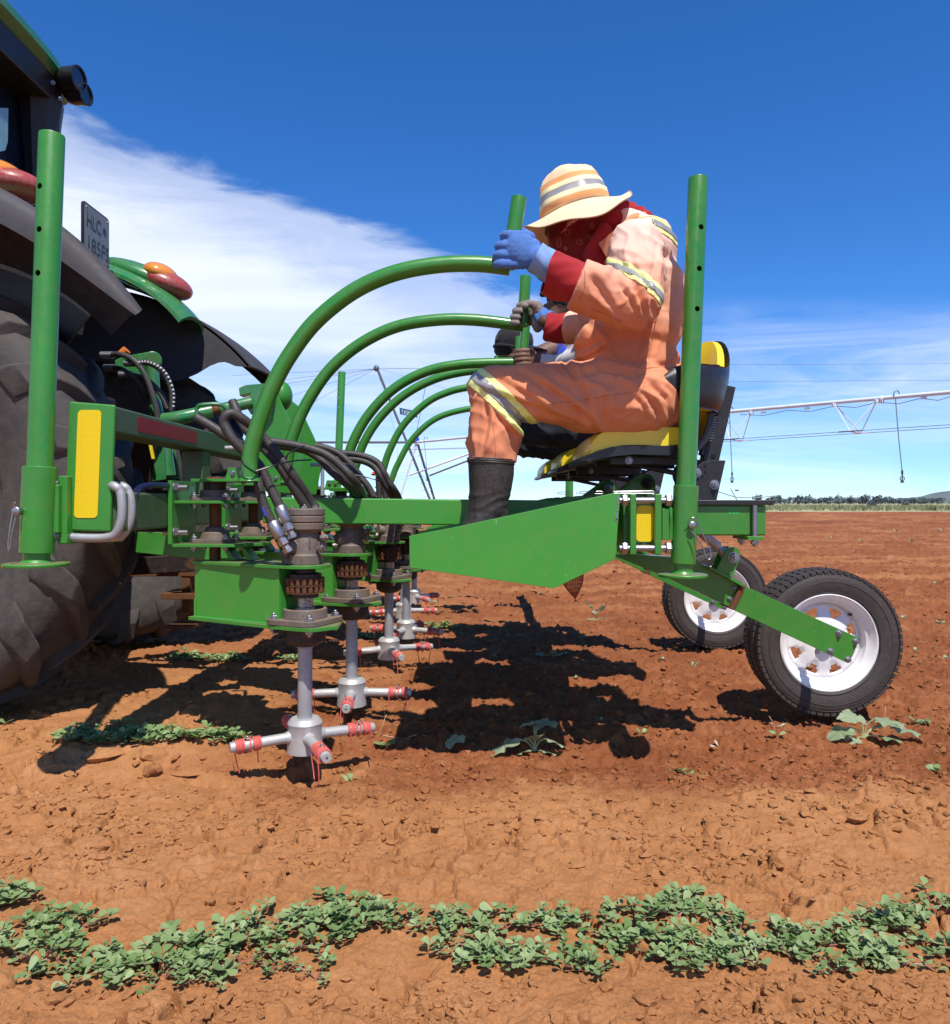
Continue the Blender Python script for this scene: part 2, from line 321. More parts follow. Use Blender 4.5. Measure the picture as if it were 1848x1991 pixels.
def gh(x, y):
    x = np.asarray(x, float); y = np.asarray(y, float)
    t = tilled(x, y); nf = 1-sst(6, 14, y)
    h = .018*fbm(x*1.1, y*1.6, 3, 11)
    # seed bed furrows run along X
    h = h+.012*np.sin(y*2*np.pi/.75+.4+vnoise(x*.5, y*.5, 2))*(.4+.6*sst(2.4, 5, y))
    h = h-.035*np.exp(-((y-2.62)/.22)**2)*sst(-.6, -.35, x)*(1-.6*sst(.6, 1.6, x))+.018*np.exp(-((y-2.18)/.14)**2)*sst(-.9, -.3, x)
    h = h-.03*np.exp(-((y-3.2)/.2)**2)*sst(-.55, -.3, x)
    # raised bed at the left, its broken edge facing the camera
    h = h+.055*(1-sst(-.95, -.45, x))*sst(2.36, 2.62, y+.05*vnoise(x*5, y*3, 8))*(1-sst(3.6, 4.4, y))
    # hole dug by the first rotor
    h = h-.055*np.exp(-(((x+.55)/.16)**2+((y-2.5)/.13)**2))
    # crust: flat plates with sharp cracks
    wx = x+.05*fbm(x*7, y*7, 2, 21); wy = y+.05*fbm(x*7+9, y*7, 2, 22)
    f1, f2, idv = vor(wx*6.5, wy*7.5, 31); crack = np.exp(-((f2-f1)/.05)**2)
    sel = sst(.02, .22, vnoise(x*2.3+4, y*2.8, 33))
    pl = (idv-.35)*.022*sst(.0, .10, f2-f1)-.026*crack
    crust = (1-t)*nf
    h = h+crust*sel*pl
    q = fbm(x*26, y*26, 3, 44); h = h+crust*(.0055*fbm(x*13, y*13, 4, 41)-.010*np.clip(np.abs(q)*-1+.10, 0, 1)*sst(-.05, .15, vnoise(x*4, y*4, 45))+.0032*fbm(x*38, y*38, 3, 47, .6)+.0022*fbm(x*110, y*110, 2, 43))
    l1, l2, li = vor(x*17+fbm(x*20, y*20, 2, 5)*.4, y*17, 51); lump = np.clip(1-l1/.5, 0, 1)*(li > .58)
    p1, p2, pi_ = vor(x*24+fbm(x*15, y*15, 2, 6)*.5, y*24, 54); h = h-crust*.009*np.clip(1-p1/.34, 0, 1)**.6*(pi_ > .80)
    for i_, (fx, fy, fr_) in enumerate(FLAKES):       # slabs of dried crust, broken and lifted at one edge
        m_ = (np.abs(x-fx) < fr_*2.2) & (np.abs(y-fy) < fr_*1.8)
        if not m_.any(): continue
        xx, yy = x[m_]-fx, y[m_]-fy; an = np.arctan2(yy, xx); rr = np.hypot(xx/1.35, yy)/fr_*(1+.30*vnoise(np.cos(an)*1.7+i_*3.1, np.sin(an)*1.7+i_)+.12*vnoise(xx*60, yy*60, i_))
        e = sst(1., .95, rr)*1.; e = np.clip((1.-rr)/.05, 0, 1); ga = math.exp(0); up = .010+.006*math.sin(i_*2.4)+(-yy*math.cos(i_*1.7)+xx*math.sin(i_*1.7))*.10
        gap = -.016*np.exp(-((rr-1.06)/.05)**2)*(.35+.65*(np.sin(an*1+i_*1.3) < .2)); hh = h[m_]; h[m_] = hh+(e*np.clip(up, .001, .03)+gap)*crust[m_]
    h = h+crust*.015*lump**.7*sst(-.25, .1, vnoise(x*3, y*3, 52))
    # crumbs
    c1, c2, ci = vor(x*34, y*34, 61); c3, c4, cj = vor(x*75, y*75, 62)
    h = h+t*(.017*fbm(x*9, y*11, 5, 71, .65)+nf*(.016*np.clip(1-c1/.62, 0, 1)*ci+.005*np.clip(1-c3/.6, 0, 1)*cj))
    h = h+sst(3.5, 8, y)*.034*fbm(x*3.2, y*6, 5, 81, .7)+sst(6, 12, y)*.03*fbm(x*.6, y*3.2, 3, 84)
    return h
def mesh_np(name, co, quads, mat_, attrs=None, smooth=True):
    me = bpy.data.meshes.new(name); nv = len(co); k = quads.shape[1]; nf = len(quads)
    me.vertices.add(nv); me.vertices.foreach_set('co', co.astype(np.float32).ravel())
    me.loops.add(nf*k); me.loops.foreach_set('vertex_index', quads.astype(np.int32).ravel())
    me.polygons.add(nf); me.polygons.foreach_set('loop_start', np.arange(0, nf*k, k, dtype=np.int32)); me.polygons.foreach_set('loop_total', np.full(nf, k, dtype=np.int32))
    me.update(calc_edges=True); me.polygons.foreach_set('use_smooth', np.full(nf, smooth))
    for a, val in (attrs or {}).items():
        at = me.attributes.new(a, 'FLOAT', 'POINT'); at.data.foreach_set('value', val.astype(np.float32).ravel())
    me.materials.append(mat_); me.update(); return me
def soil_mat():
    m = bpy.data.materials.new('red_soil'); m.use_nodes = True; t = m.node_tree; b = t.nodes['Principled BSDF']
    g = nn(t, 'ShaderNodeNewGeometry'); at = nn(t, 'ShaderNodeAttribute', attribute_name='tilled'); ct = nn(t, 'ShaderNodeAttribute', attribute_name='tone')
    def noise(s, d=6., r=.6):
        n = nn(t, 'ShaderNodeTexNoise', i_Scale=s, i_Detail=d, i_Roughness=r); lk(t, g.outputs['Position'], n.inputs['Vector']); return n.outputs[0]
    big, mid, fine = noise(1.4), noise(16., 8., .7), noise(170., 5., .7)
    crust = ramp(t, mth(t, 'ADD', mth(t, 'MULTIPLY', big, .5), mth(t, 'MULTIPLY', mid, .5)), [(.3, (.31, .128, .046)), (.52, (.43, .192, .074)), (.72, (.54, .272, .125))])
    dark = ramp(t, mth(t, 'ADD', mth(t, 'MULTIPLY', big, .4), mth(t, 'MULTIPLY', mid, .6)), [(.3, (.15, .047, .017)), (.5, (.26, .087, .033)), (.7, (.39, .150, .064))])
    col = mixc(t, at.outputs['Fac'], crust, dark)
    col = mixc(t, mth(t, 'MULTIPLY', ramp(t, fine, [(.35, 1.), (.6, 0.)]), .42), col, mixc(t, .5, col, (.03, .01, .004)))
    col = mixc(t, ct.outputs['Fac'], col, (.40, .175, .07))
    lk(t, col, b.inputs['Base Color']); b.inputs['Roughness'].default_value = .95; b.inputs['Specular IOR Level'].default_value = .12
    bp = nn(t, 'ShaderNodeBump', i_Strength=1., i_Distance=.008); lk(t, mth(t, 'ADD', mth(t, 'MULTIPLY', mid, .8), mth(t, 'MULTIPLY', fine, .5)), bp.inputs['Height']); lk(t, bp.outputs[0], b.inputs['Normal'])
    return m
SOIL = soil_mat()
FIELD_END = 77.
def build_field():
    nr, ncl = 900, 920
    # row spacing shrinks towards the viewer the way a perspective sees it
    yp = np.concatenate([np.linspace(CH*F/.75, CH*F/6., 760), np.linspace(CH*F/6., CH*F/FIELD_END, nr-759)[1:]])
    d = CH*F/yp; hw = np.maximum(.83*d, 1.1); hw = hw+.5*np.exp(-(d/3)**2)
    tt = np.linspace(-1, 1, ncl); Y = np.repeat(d[:, None], ncl, 1); X = tt[None, :]*hw[:, None]
    Z = gh(X, Y); Z[-1, :] = 0; Z *= 1-sst(60, FIELD_END, Y)
    T = tilled(X, Y); tone = .6*np.clip(sst(.05, .5, fbm(X*.35, Y*2.6, 4, 91)), 0, 1)*sst(4, 8, Y)+.25*sst(.2, .7, fbm(X*5, Y*7, 3, 92))*T
    i = np.arange((nr-1)*(ncl-1)); r = i//(ncl-1); c = i % (ncl-1); a = r*ncl+c
    q = np.stack([a, a+1, a+ncl+1, a+ncl], 1)
    me = mesh_np('ground', np.stack([X, Y, Z], 2).reshape(-1, 3), q, SOIL, {'tilled': T.ravel(), 'tone': tone.ravel()})
    o = link('ground', me, None, (0, 0, 0)); tag(o, kind='structure')
    # the same field carried on, coarsely, to the sides and behind
    L = 900; b = MB()
    xs = [-L, -120, -40, -12, -4, 0, 4, 12, 40, 120, L]; ys = [-L, -100, -20, -4, 0, 4, 20, FIELD_END]
    b.add([(x, y, -.10) for y in ys for x in xs], [(j*len(xs)+k, j*len(xs)+k+1, (j+1)*len(xs)+k+1, (j+1)*len(xs)+k) for j in range(len(ys)-1) for k in range(len(xs)-1)])
    o = b.build('field', SOIL, smooth=False); at = o.data.attributes.new('tilled', 'FLOAT', 'POINT'); at.data.foreach_set('value', [.7]*len(o.data.vertices)); tag(o, kind='structure')
build_field()
def build_clods():
    r2 = np.random.default_rng(3)
    def shapes(sub, n, K=9):
        ico = bmesh.new(); bmesh.ops.create_icosphere(ico, subdivisions=sub, radius=1); v = np.array([q.co[:] for q in ico.verts]); v /= np.linalg.norm(v, axis=1)[:, None]
        f = np.array([[q.index for q in t.verts] for t in ico.faces]); out = []
        for _ in range(n):       # a convex lump cut by random planes, then roughened
            nr = r2.normal(0, 1, (K, 3)); nr /= np.linalg.norm(nr, axis=1)[:, None]; c = r2.uniform(.55, .95, K)
            dt = v@nr.T; rad = np.min(np.where(dt > .15, c/np.maximum(dt, .15), 1.5), axis=1); rad = np.minimum(rad, 1.25)*(1+.10*r2.normal(0, 1, len(v)))
            out.append(v*rad[:, None]*np.array([r2.uniform(.85, 1.4), r2.uniform(.75, 1.1), r2.uniform(.45, .8)]))
        return np.array(out), f
    VS = []; FS = []; T = []; TN = []; off = 0
    def place(sh, f, x, y, r):
        nonlocal off
        n = len(x); a = r2.uniform(0, 6.28, n); ca, sa = np.cos(a)[:, None], np.sin(a)[:, None]
        p = sh[r2.integers(0, len(sh), n)]*r[:, None, None]; z = gh(x, y)+r*.12; tv = tilled(x, y)
        q = np.stack([p[:, :, 0]*ca-p[:, :, 1]*sa+x[:, None], p[:, :, 0]*sa+p[:, :, 1]*ca+y[:, None], p[:, :, 2]+z[:, None]], 2); m = q.shape[1]
        VS.append(q.reshape(-1, 3)); FS.append((f[None]+(np.arange(n)*m)[:, None, None]).reshape(-1, 3)+off); off += n*m
        T.append(np.repeat(tv*r2.uniform(.6, 1, n), m)); TN.append(np.repeat(r2.uniform(0, .25, n), m))
    s1, f1 = shapes(1, 40); s2, f2 = shapes(2, 30, 12)
    n = 60000; d = 1/r2.uniform(1/11, 1/1.1, n); x = r2.uniform(-.8, .8, n)*d; tv = tilled(x, d)
    dens = np.where(d > 2.15, .20+.5*tv, .24); dens = np.where((d > 1.98) & (d < 2.36), .55, dens)
    dens = np.where(d < 2, dens*(.3+2.2*(vnoise(x*3, d*4, 9) > .22)), dens); dens = np.where((d > 1.38) & (d < 1.7), dens*.5, dens)
    k = r2.random(n) < dens*.75; x, d = x[k], d[k]; r = (.0026+.0090*r2.random(len(x))**3.2)*(1+.13*d); place(s1, f1, x, d, r)
    n = 1500; d = 1/r2.uniform(1/3.6, 1/1.12, n); x = r2.uniform(-.78, .78, n)*d
    k = (r2.random(n) < np.where(d < 1.98, .10+.3*(vnoise(x*2.2, d*3, 19) > .2), np.where(d < 2.4, .42, .18))) & ~((d > 1.38) & (d < 1.7)); x, d = x[k], d[k]
    place(s2, f2, x, d, r2.uniform(.008, .019, len(x)))
    L = np.array([(.62, 1.235, .026), (.72, 1.36, .02), (-.62, 2.12, .03), (-.35, 2.1, .022), (-.9, 2.45, .045), (-1.05, 2.5, .04), (-1.2, 2.52, .05), (-1.02, 2.43, .03), (1.25, 2.2, .025), (1.02, 2.05, .022), (1.3, 1.95, .035), (1.33, 2.08, .03), (1.1, 2.35, .02)])
    place(s2, f2, L[:, 0], L[:, 1], L[:, 2])
    me = mesh_np('soil_clods', np.concatenate(VS), np.concatenate(FS), SOIL, {'tilled': np.concatenate(T), 'tone': np.concatenate(TN)})
    me.set_sharp_from_angle(angle=R_(38))
    o = link('soil_clods', me); tag(o, 'loose crumbs and clods of red soil strewn over the whole field', 'soil clods', None, 'stuff')
build_clods()
# ---------------------------------------------------------------- distance
GRASSM = mat('dry_grassland', (.31, .29, .16), .95, var=.35, vs=.05, spec=.1)
GRASSB = mat('grass_blades', (.24, .25, .13), .9, var=.4, vs=.08, spec=.1)
TREEM = mat('hazed_tree_leaves', (.13, .16, .165), .9, var=.5, vs=.12, spec=.1)  # leaf colour greyed and lightened: distance haze is painted into it
BARK = mat('bark', (.10, .075, .05), .9)
HILLM = mat('hill_scrub', (.13, .155, .155), .95, var=.3, vs=.01, spec=.1)
def far():
    b = MB(); xs = [-2500, -600, -150, 0, 150, 600, 2500]; ys = [FIELD_END-.5, 90, 120, 200, 400, 1000, 3500]
    b.add([(x, y, .12 if y > 80 else .0) for y in ys for x in xs], [(j*7+k, j*7+k+1, (j+1)*7+k+1, (j+1)*7+k) for j in range(6) for k in range(6)])
    tag(b.build('grassland', GRASSM, smooth=False), kind='structure')
    n = 9000; X = []; Q = []
    for k in range(n):
        d = 1/rng.uniform(1/330, 1/78.5); x = rng.uniform(-.75, .95)*d; hgt = rng.uniform(.25, .6)*(1.3 if rng.random() < .07 else 1); w_ = hgt*rng.uniform(.25, .8)
        for j in range(3):
            a = rng.uniform(0, 3.14); dx, dy = math.cos(a)*w_*.4, math.sin(a)*w_*.4; ox, oy = rng.uniform(-w_, w_), rng.uniform(-w_, w_)
            X += [(x+ox-dx, d+oy-dy, .05), (x+ox+dx, d+oy+dy, .05), (x+ox+dx*.2, d+oy, .1+hgt*rng.uniform(.7, 1))]; i = len(X); Q.append((i-3, i-2, i-1))
    tag(link('grass_tufts', mesh_np('grass_tufts', np.array(X), np.array(Q), GRASSB, smooth=False)), 'dry pale grass growing beyond the far edge of the field', 'grass', None, 'stuff')
    def wood(name, xa, xb, d, hmin, hmax, lab, nper=1.7):
        X = []; Q = []; tb = MB(); x0 = (xa-CX)*d/F; x1 = (xb-CX)*d/F; N = int((x1-x0)/nper)+1
        for k in range(N):
            x = x0+(x1-x0)*(k+rng.uniform(0, 1))/N; y = d+rng.uniform(-25, 25); hh = rng.uniform(hmin, hmax)*(.75+.5*float(vnoise(np.array([x*.02]), np.array([d*1.]), 4)[0]+.5)); ww = hh*rng.uniform(.45, .8)
            tb.tube([(x, y, 0), (x+.1, y, hh*.6)], [.2, .1], 5)
            for c in range(6):
                cx, cy, cz = x+rng.normal(0, ww*.38), y+rng.normal(0, ww*.3), hh*rng.uniform(.3, .88); rr = hh*rng.uniform(.16, .3)
                for j in range(16):
                    p = rng.normal(0, 1, 3); p /= np.linalg.norm(p); p = np.array([cx, cy, cz])+p*rr*rng.uniform(.6, 1.1); e = rng.normal(0, 1, (3, 3))*rr*.55
                    X += [p+e[0], p+e[1], p+e[2]]; i = len(X); Q.append((i-3, i-2, i-1))
        me = mesh_np(name, np.array(X), np.array(Q), TREEM, smooth=False)
        o = link(name, me); tag(o, lab, 'trees', None, 'stuff'); t = tb.build('tree_trunk', BARK, o); t['kind'] = 'stuff'
    wood('tree_line', 1478, 1640, 620, 3.6, 6.8, 'distant dark tree line just right of the black seat support')
    wood('tree_line', 1632, 1845, 640, 3.2, 5.8, 'long low distant tree line towards the right edge')
    wood('tree_line', 1560, 1860, 900, 3.2, 5.8, 'faint strip of trees behind the two nearer tree lines', 5)
    wood('tree_line', 560, 1240, 1000, 2.2, 4.5, 'very low distant trees glimpsed under the arched tubes', 9)
    for px, r in ((1696, 1.1), (1762, .9), (1500, .8)):
        X = []; Q = []; d = 200.; cx = (px-CX)*d/F
        for j in range(500):
            p = rng.normal(0, 1, 3); p /= np.linalg.norm(p); p = np.array([cx, d, r*.6])+p*r*rng.uniform(.3, 1.)*np.array([1.2, 1, .8]); p[2] = max(p[2], 0); e = rng.normal(0, 1, (3, 3))*r*.12
            X += [p+e[0], p+e[1], p+e[2]]; i = len(X); Q.append((i-3, i-2, i-1))
        tag(link('bush', mesh_np('bush', np.array(X), np.array(Q), TREEM, smooth=False), None), {1696: 'dark round bush on the dry grassland before the long tree line', 1762: 'low bush on the dry grassland towards the right edge', 1500: 'small bush beside the first distant tree line'}[px], 'bush', 'bushes on the grassland')
    # hill at the right edge
    b = MB(); N = 60; vs = []; fs = []
    for j in range(N):
        for i in range(24):
            x = 1320+j*26.; y = 2100+i*40.; hgt = 150*math.exp(-((x-2150)/420)**2)*math.exp(-((y-2600)/420)**2)*1.15+6*float(fbm(np.array([x*.01]), np.array([y*.01]), 3, 2)[0])-3
            vs.append((x, y, hgt))
    fs = [(j*24+i, (j+1)*24+i, (j+1)*24+i+1, j*24+i+1) for j in range(N-1) for i in range(23)]
    b.add(vs, fs); tag(b.build('hill', HILLM), kind='structure')
far()
# ---------------------------------------------------------------- weeding implement
W = thing('mechanical_weeder', 'green tractor-drawn weeding machine with arched steering tubes, yellow seats and white-rimmed wheels', 'farm implement', (0, 3.5, 0))
def boolean(o, cuts):
    for c in cuts:
        md = o.modifiers.new('cut', 'BOOLEAN'); md.operation = 'DIFFERENCE'; md.object = c; md.solver = 'EXACT'
    dg = bpy.context.evaluated_depsgraph_get(); me = bpy.data.meshes.new_from_object(o.evaluated_get(dg)); me.name = o.name
    for md in list(o.modifiers): o.modifiers.remove(md)
    o.data = me; me.polygons.foreach_set('use_smooth', [True]*len(me.polygons)); me.update(); me.set_sharp_from_angle(angle=R_(30))
    for c in cuts: bpy.data.objects.remove(c)
def pin(p, r, par, side=1):
    b = MB(); b.cyl(p+V((0, .02, 0)), p+V((0, -.016, 0)), r, 14); b.ell(p+V((0, -.016, 0)), (r*1.15, .004, r*1.15))
    o = b.build('locking_pin', ZINC, par)
    q = [p+V((-r*1.6, -.012, r*.6)), p+V((0, -.018, r*2.2)), p+V((r*1.5*side, -.017, r*.5)), p+V((r*3.5*side, -.02, -r*4)), p+V((r*5.2*side, -.02, -r*8)), p+V((r*5.0*side, -.02, -r*10)), p+V((r*3.9*side, -.02, -r*9.4)), p+V((r*2.6*side, -.02, -r*6)), p+V((-r*.6*side, -.018, -r*1.6))]
    MB().tube(cat(q, 5), .0022, 6).build('pin_clip', ZINC, o)
def post(top, bot, d, r, sl0, sl1, rs, yd, rd, holes, parent, hy=0, pn=None):
    def X(y): return top[0]+(bot[0]-top[0])*(y-top[1])/(bot[1]-top[1])
    def Q(y, k=0): return P(X(y)+k, y, d)
    b = MB(); ax = Q(bot[1])-Q(top[1]); L = ax.length
    b.lathe(Q(top[1]), ax, [(r*.86, .0), (r*.97, .0), (r, .003), (r, L), (r*.86, L)], 40, closed=True)
    o = b.build('marker_post', GREENC if top[0] > 900 else GREEN, parent); cs = []
    for hx, y in holes:
        c = MB().cyl(P(hx, y, d)+V((0, -.2, 0)), P(hx, y, d)+V((0, .2, 0)), .0085, 20).build('cut', GREEN); cs.append(c)
    if cs: boolean(o, cs)
    if sl0:
        b = MB(); a = Q(sl0); bb = Q(sl1); l = (bb-a).length
        b.lathe(a, bb-a, [(r*1.02, 0), (rs-.002, 0), (rs, .002), (rs, l-.002), (rs-.002, l), (r*1.02, l)], 40, closed=True)
        b.build('post_sleeve', GREENC if top[0] > 900 else GREEN, o)
        b = MB(); c = Q(yd); b.lathe(c, (.0, 0, 1), [(rd*.985, -.004), (rd, -.001), (rd, .003), (rd*.98, .005), (r*1.2, .007), (r*1.04, .014), (0, .014)], 48)
        b.lathe(c, (0, 0, 1), [(0, -.004), (rd*.985, -.004)], 48); b.build('base_disc', GREEN, o)
    if pn: pin(P(pn[0], pn[1], d)-V((0, rs, 0)), .0105, o, pn[2])
    return o
post((101, 262), (71, 1096), 2.15, .0336, 907, 1075, .0440, 1098, .0845, [(89, 370), (88.5, 453), (86, 537)], W, pn=(55, 993, -.3))
post((1358, 346), (1328, 1116), 2.45, .0305, 944, 1096, .0390, 1119, .0770, [(1359, 447), (1355.5, 527), (1351.5, 604.5)], W, pn=(1338, 1020, 1))
post((665, 723), (655, 985), 6.9, .0336, 0, 0, 0, 0, 0, [(660, 742+9), (659, 760+12), (658.5, 783+8)], W)
post((1109, 800), (1107, 990), 6.6, .0336, 0, 0, 0, 0, 0, [], W)
# --- left end frame and toolbars
def bxp(b, x0, y0, x1, y1, d0, d1, m=0):     # a box whose near face spans these points at depth d0
    a = P(x0, y0, d0); c = P(x1, y1, d0); return b.bx((a.x, d0, a.z), (c.x, d1, c.z), m)
b = MB(); b.prism([P(134, 780, 2.2), P(223, 787, 2.2), P(214, 1034, 2.2), P(123, 1031, 2.2)], (0, .016, 0)); ef = b.build('end_upright', GREEN, W, bevel=.006, seg=3)
def rrect(p00, p10, p11, p01, rad, y, n=5):     # rounded quad outline
    c = [p00, p10, p11, p01]; out = []
    for i in range(4):
        a = V(c[i]); pa = V(c[i-1]); pb = V(c[(i+1) % 4]); u = (pa-a).normalized()*rad; v_ = (pb-a).normalized()*rad
        for k in range(n+1): t = k/n*math.pi/2; out.append(a+u*(1-math.sin(t))+v_*(1-math.cos(t)))
    return out
def tape(x0a, x1a, y0, x0b, x1b, y1, d, m, par, dirv=(0, -.0015, 0)):
    MB().prism(rrect(P(x0a, y0, d), P(x1a, y0, d), P(x1b, y1, d), P(x0b, y1, d), .012, d), dirv).build('reflective_tape', m, par)
tape(152, 197.5, 797, 144, 190, 1007, 2.1995, REFY, ef)
XR = -1.03
b = MB(); b.bx((XR-.11, 2.2165, 1.062), (XR, 5.1, 1.138)); ub = b.build('upper_toolbar', GREEND, W, bevel=.007, seg=3)
def sidetape(y0, y1, z0, z1):
    MB().prism(rrect(V((XR, y0, z1)), V((XR, y1, z1)), V((XR, y1, z0)), V((XR, y0, z0)), .008, 0), (.0015, 0, 0)).build('reflective_tape', REFR, ub)
sidetape(2.36, 2.86, 1.078, 1.124)
b = MB(); b.bx((XR-.12, 2.2165, .777), (XR+.002, 6.95, .892)); lb = b.build('lower_toolbar', GREEND, W, bevel=.008, seg=3)
for yy in (2.95, 4.2, 5.05):
    MB().bx((XR-.09, yy, .893), (XR-.01, yy+.09, 1.061)).build('toolbar_upright', GREEND, W, bevel=.004)
# clamp of the left post
b = MB(); bxp(b, 112, 925, 130, 1058, 2.17, 2.28); cl = b.build('clamp_plate', GREEN, W, bevel=.004)
MB().bx(P(96, 1037, 2.15), P(113, 942, 2.15)+V((0, .06, 0))).build('post_bracket', GREEN, W, bevel=.004)
for y, x in ((940, 112), (1041, 111)):
    MB().cyl(P(92, y, 2.165), P(115, y, 2.165), .0085, 14).build('threaded_rod', ZINC, cl); bolt(P(112, y, 2.165), (-1, 0, 0), .0125, cl)
for dd, xo, col in ((2.20, 0, 0), (2.30, 16, 0)):
    q = [P(100, 1042, dd), P(165, 1046, dd), P(208+xo, 1045, dd), P(226+xo, 1036, dd), P(236+xo*1.1, 1010, dd), P(237+xo*1.1, 975, dd), P(233+xo, 955, dd), P(222+xo, 945, dd), P(205+xo*.6, 943, dd+.05), P(170, 944, 2.36)]
    MB().tube(cat(q, 6), .0125, 14).build('u_bolt', SHAFT, W)
q = [P(262, 966, 2.35), P(270, 950, 2.4), P(290, 944, 2.45), P(330, 944, 2.6)]; MB().tube(cat(q, 6), .010, 10).build('blue_hose', mat('blue_hose_rubber', (.01, .012, .05), .35), W)
# cross beams that run in the direction of travel, one to each row
def xbeam(d):
    z0 = .86-.004; b = MB(); xa, xb_ = -.82, .55
    b.prism([V((xa, d, .882)), V((xb_, d, .868)), V((xb_, d, .768)), V((xa, d, .782))], (0, .10, 0)); return b.build('cross_beam', GREENP, W, bevel=.006, seg=3)
xbeam(2.98); xbeam(4.35); xbeam(5.85)
# --- rotor units
BZ = dict(plate=.467, top=.652)
def uvw(pv, hb):
    pv = V((*pv, 0)); hb = V((*hb, 0)); u = (hb-pv).normalized(); v_ = V((u.y, -u.x, 0)); return hb, u, v_, (hb-pv).length
def motor(hb, par, u, v_, hi):
    o = V((hb.x, hb.y, 0)); n = 36 if hi else 20
    b = MB(); z = .664
    b.lathe(o, (0, 0, 1), [(.0, z), (.056, z), (.056, z+.028), (.050, z+.034), (.047, z+.06), (.047, z+.09), (.042, z+.098), (.045, z+.103), (.062, z+.112), (.063, z+.13), (.059, z+.132), (.059, z+.134), (.063, z+.136), (.0635, z+.152), (.060, z+.154), (.060, z+.156), (.063, z+.158), (.063, z+.176), (.060, z+.1785), (0, z+.1785)], n)
    b.prism([o+u*a+v_*c+V((0, 0, z)) for a, c in ((-.06, -.045), (.03, -.05), (.03, .05), (-.06, .045))], (0, 0, .022))
    # port bosses
    for dv in (V((-.78, -.62, 0)), V((.8, .35, .1))):
        dn = dv.normalized(); b.tube([o+dn*.02+V((0, 0, z+.055)), o+dn*.066+V((0, 0, z+.06))], [.034, .022], 16)
    mo = b.build('hydraulic_motor', IRON, par, bevel=.0012 if hi else 0, seg=1)
    for k in range(7):
        a = 2*math.pi*k/7+.3; bolt(o+V((math.cos(a)*.048, math.sin(a)*.048, z+.178)), (0, 0, 1), .0055, mo, STEEL)
    bolt(o+V((0, -.006, z+.178)), (0, 0, 1), .009, mo, STEEL)
    if hi:
        for a, c in ((-.045, .03), (.02, .035)): bolt(o+u*a+v_*c+V((0, 0, z+.022)), (0, 0, 1), .008, mo, STEEL)
        b = MB(); fr = V((-.02, -.05, z+.085))
        for k in range(6): b.box(o+V((.025, -.0445, z+.088-.0065*k)), (.0035, .004, .004))
        b.build('cast_numerals', IRON, mo)
    for dv, zz in ((V((.75, -.45, .12)), z+.05), (V((.86, -.2, .0)), z+.085), (V((-.8, -.5, -.2)), z+.035)):
        dn = dv.normalized(); q = o+V((dn.x*.055, dn.y*.055, zz))
        b = MB(); b.lathe(q, dn, [(0, 0), (.009, 0), (.009, .008), (.0125, .009), (.0125, .022), (.009, .023), (.009, .028), (0, .028)], 6); b.build('hose_fitting', STEEL, mo)
    return mo
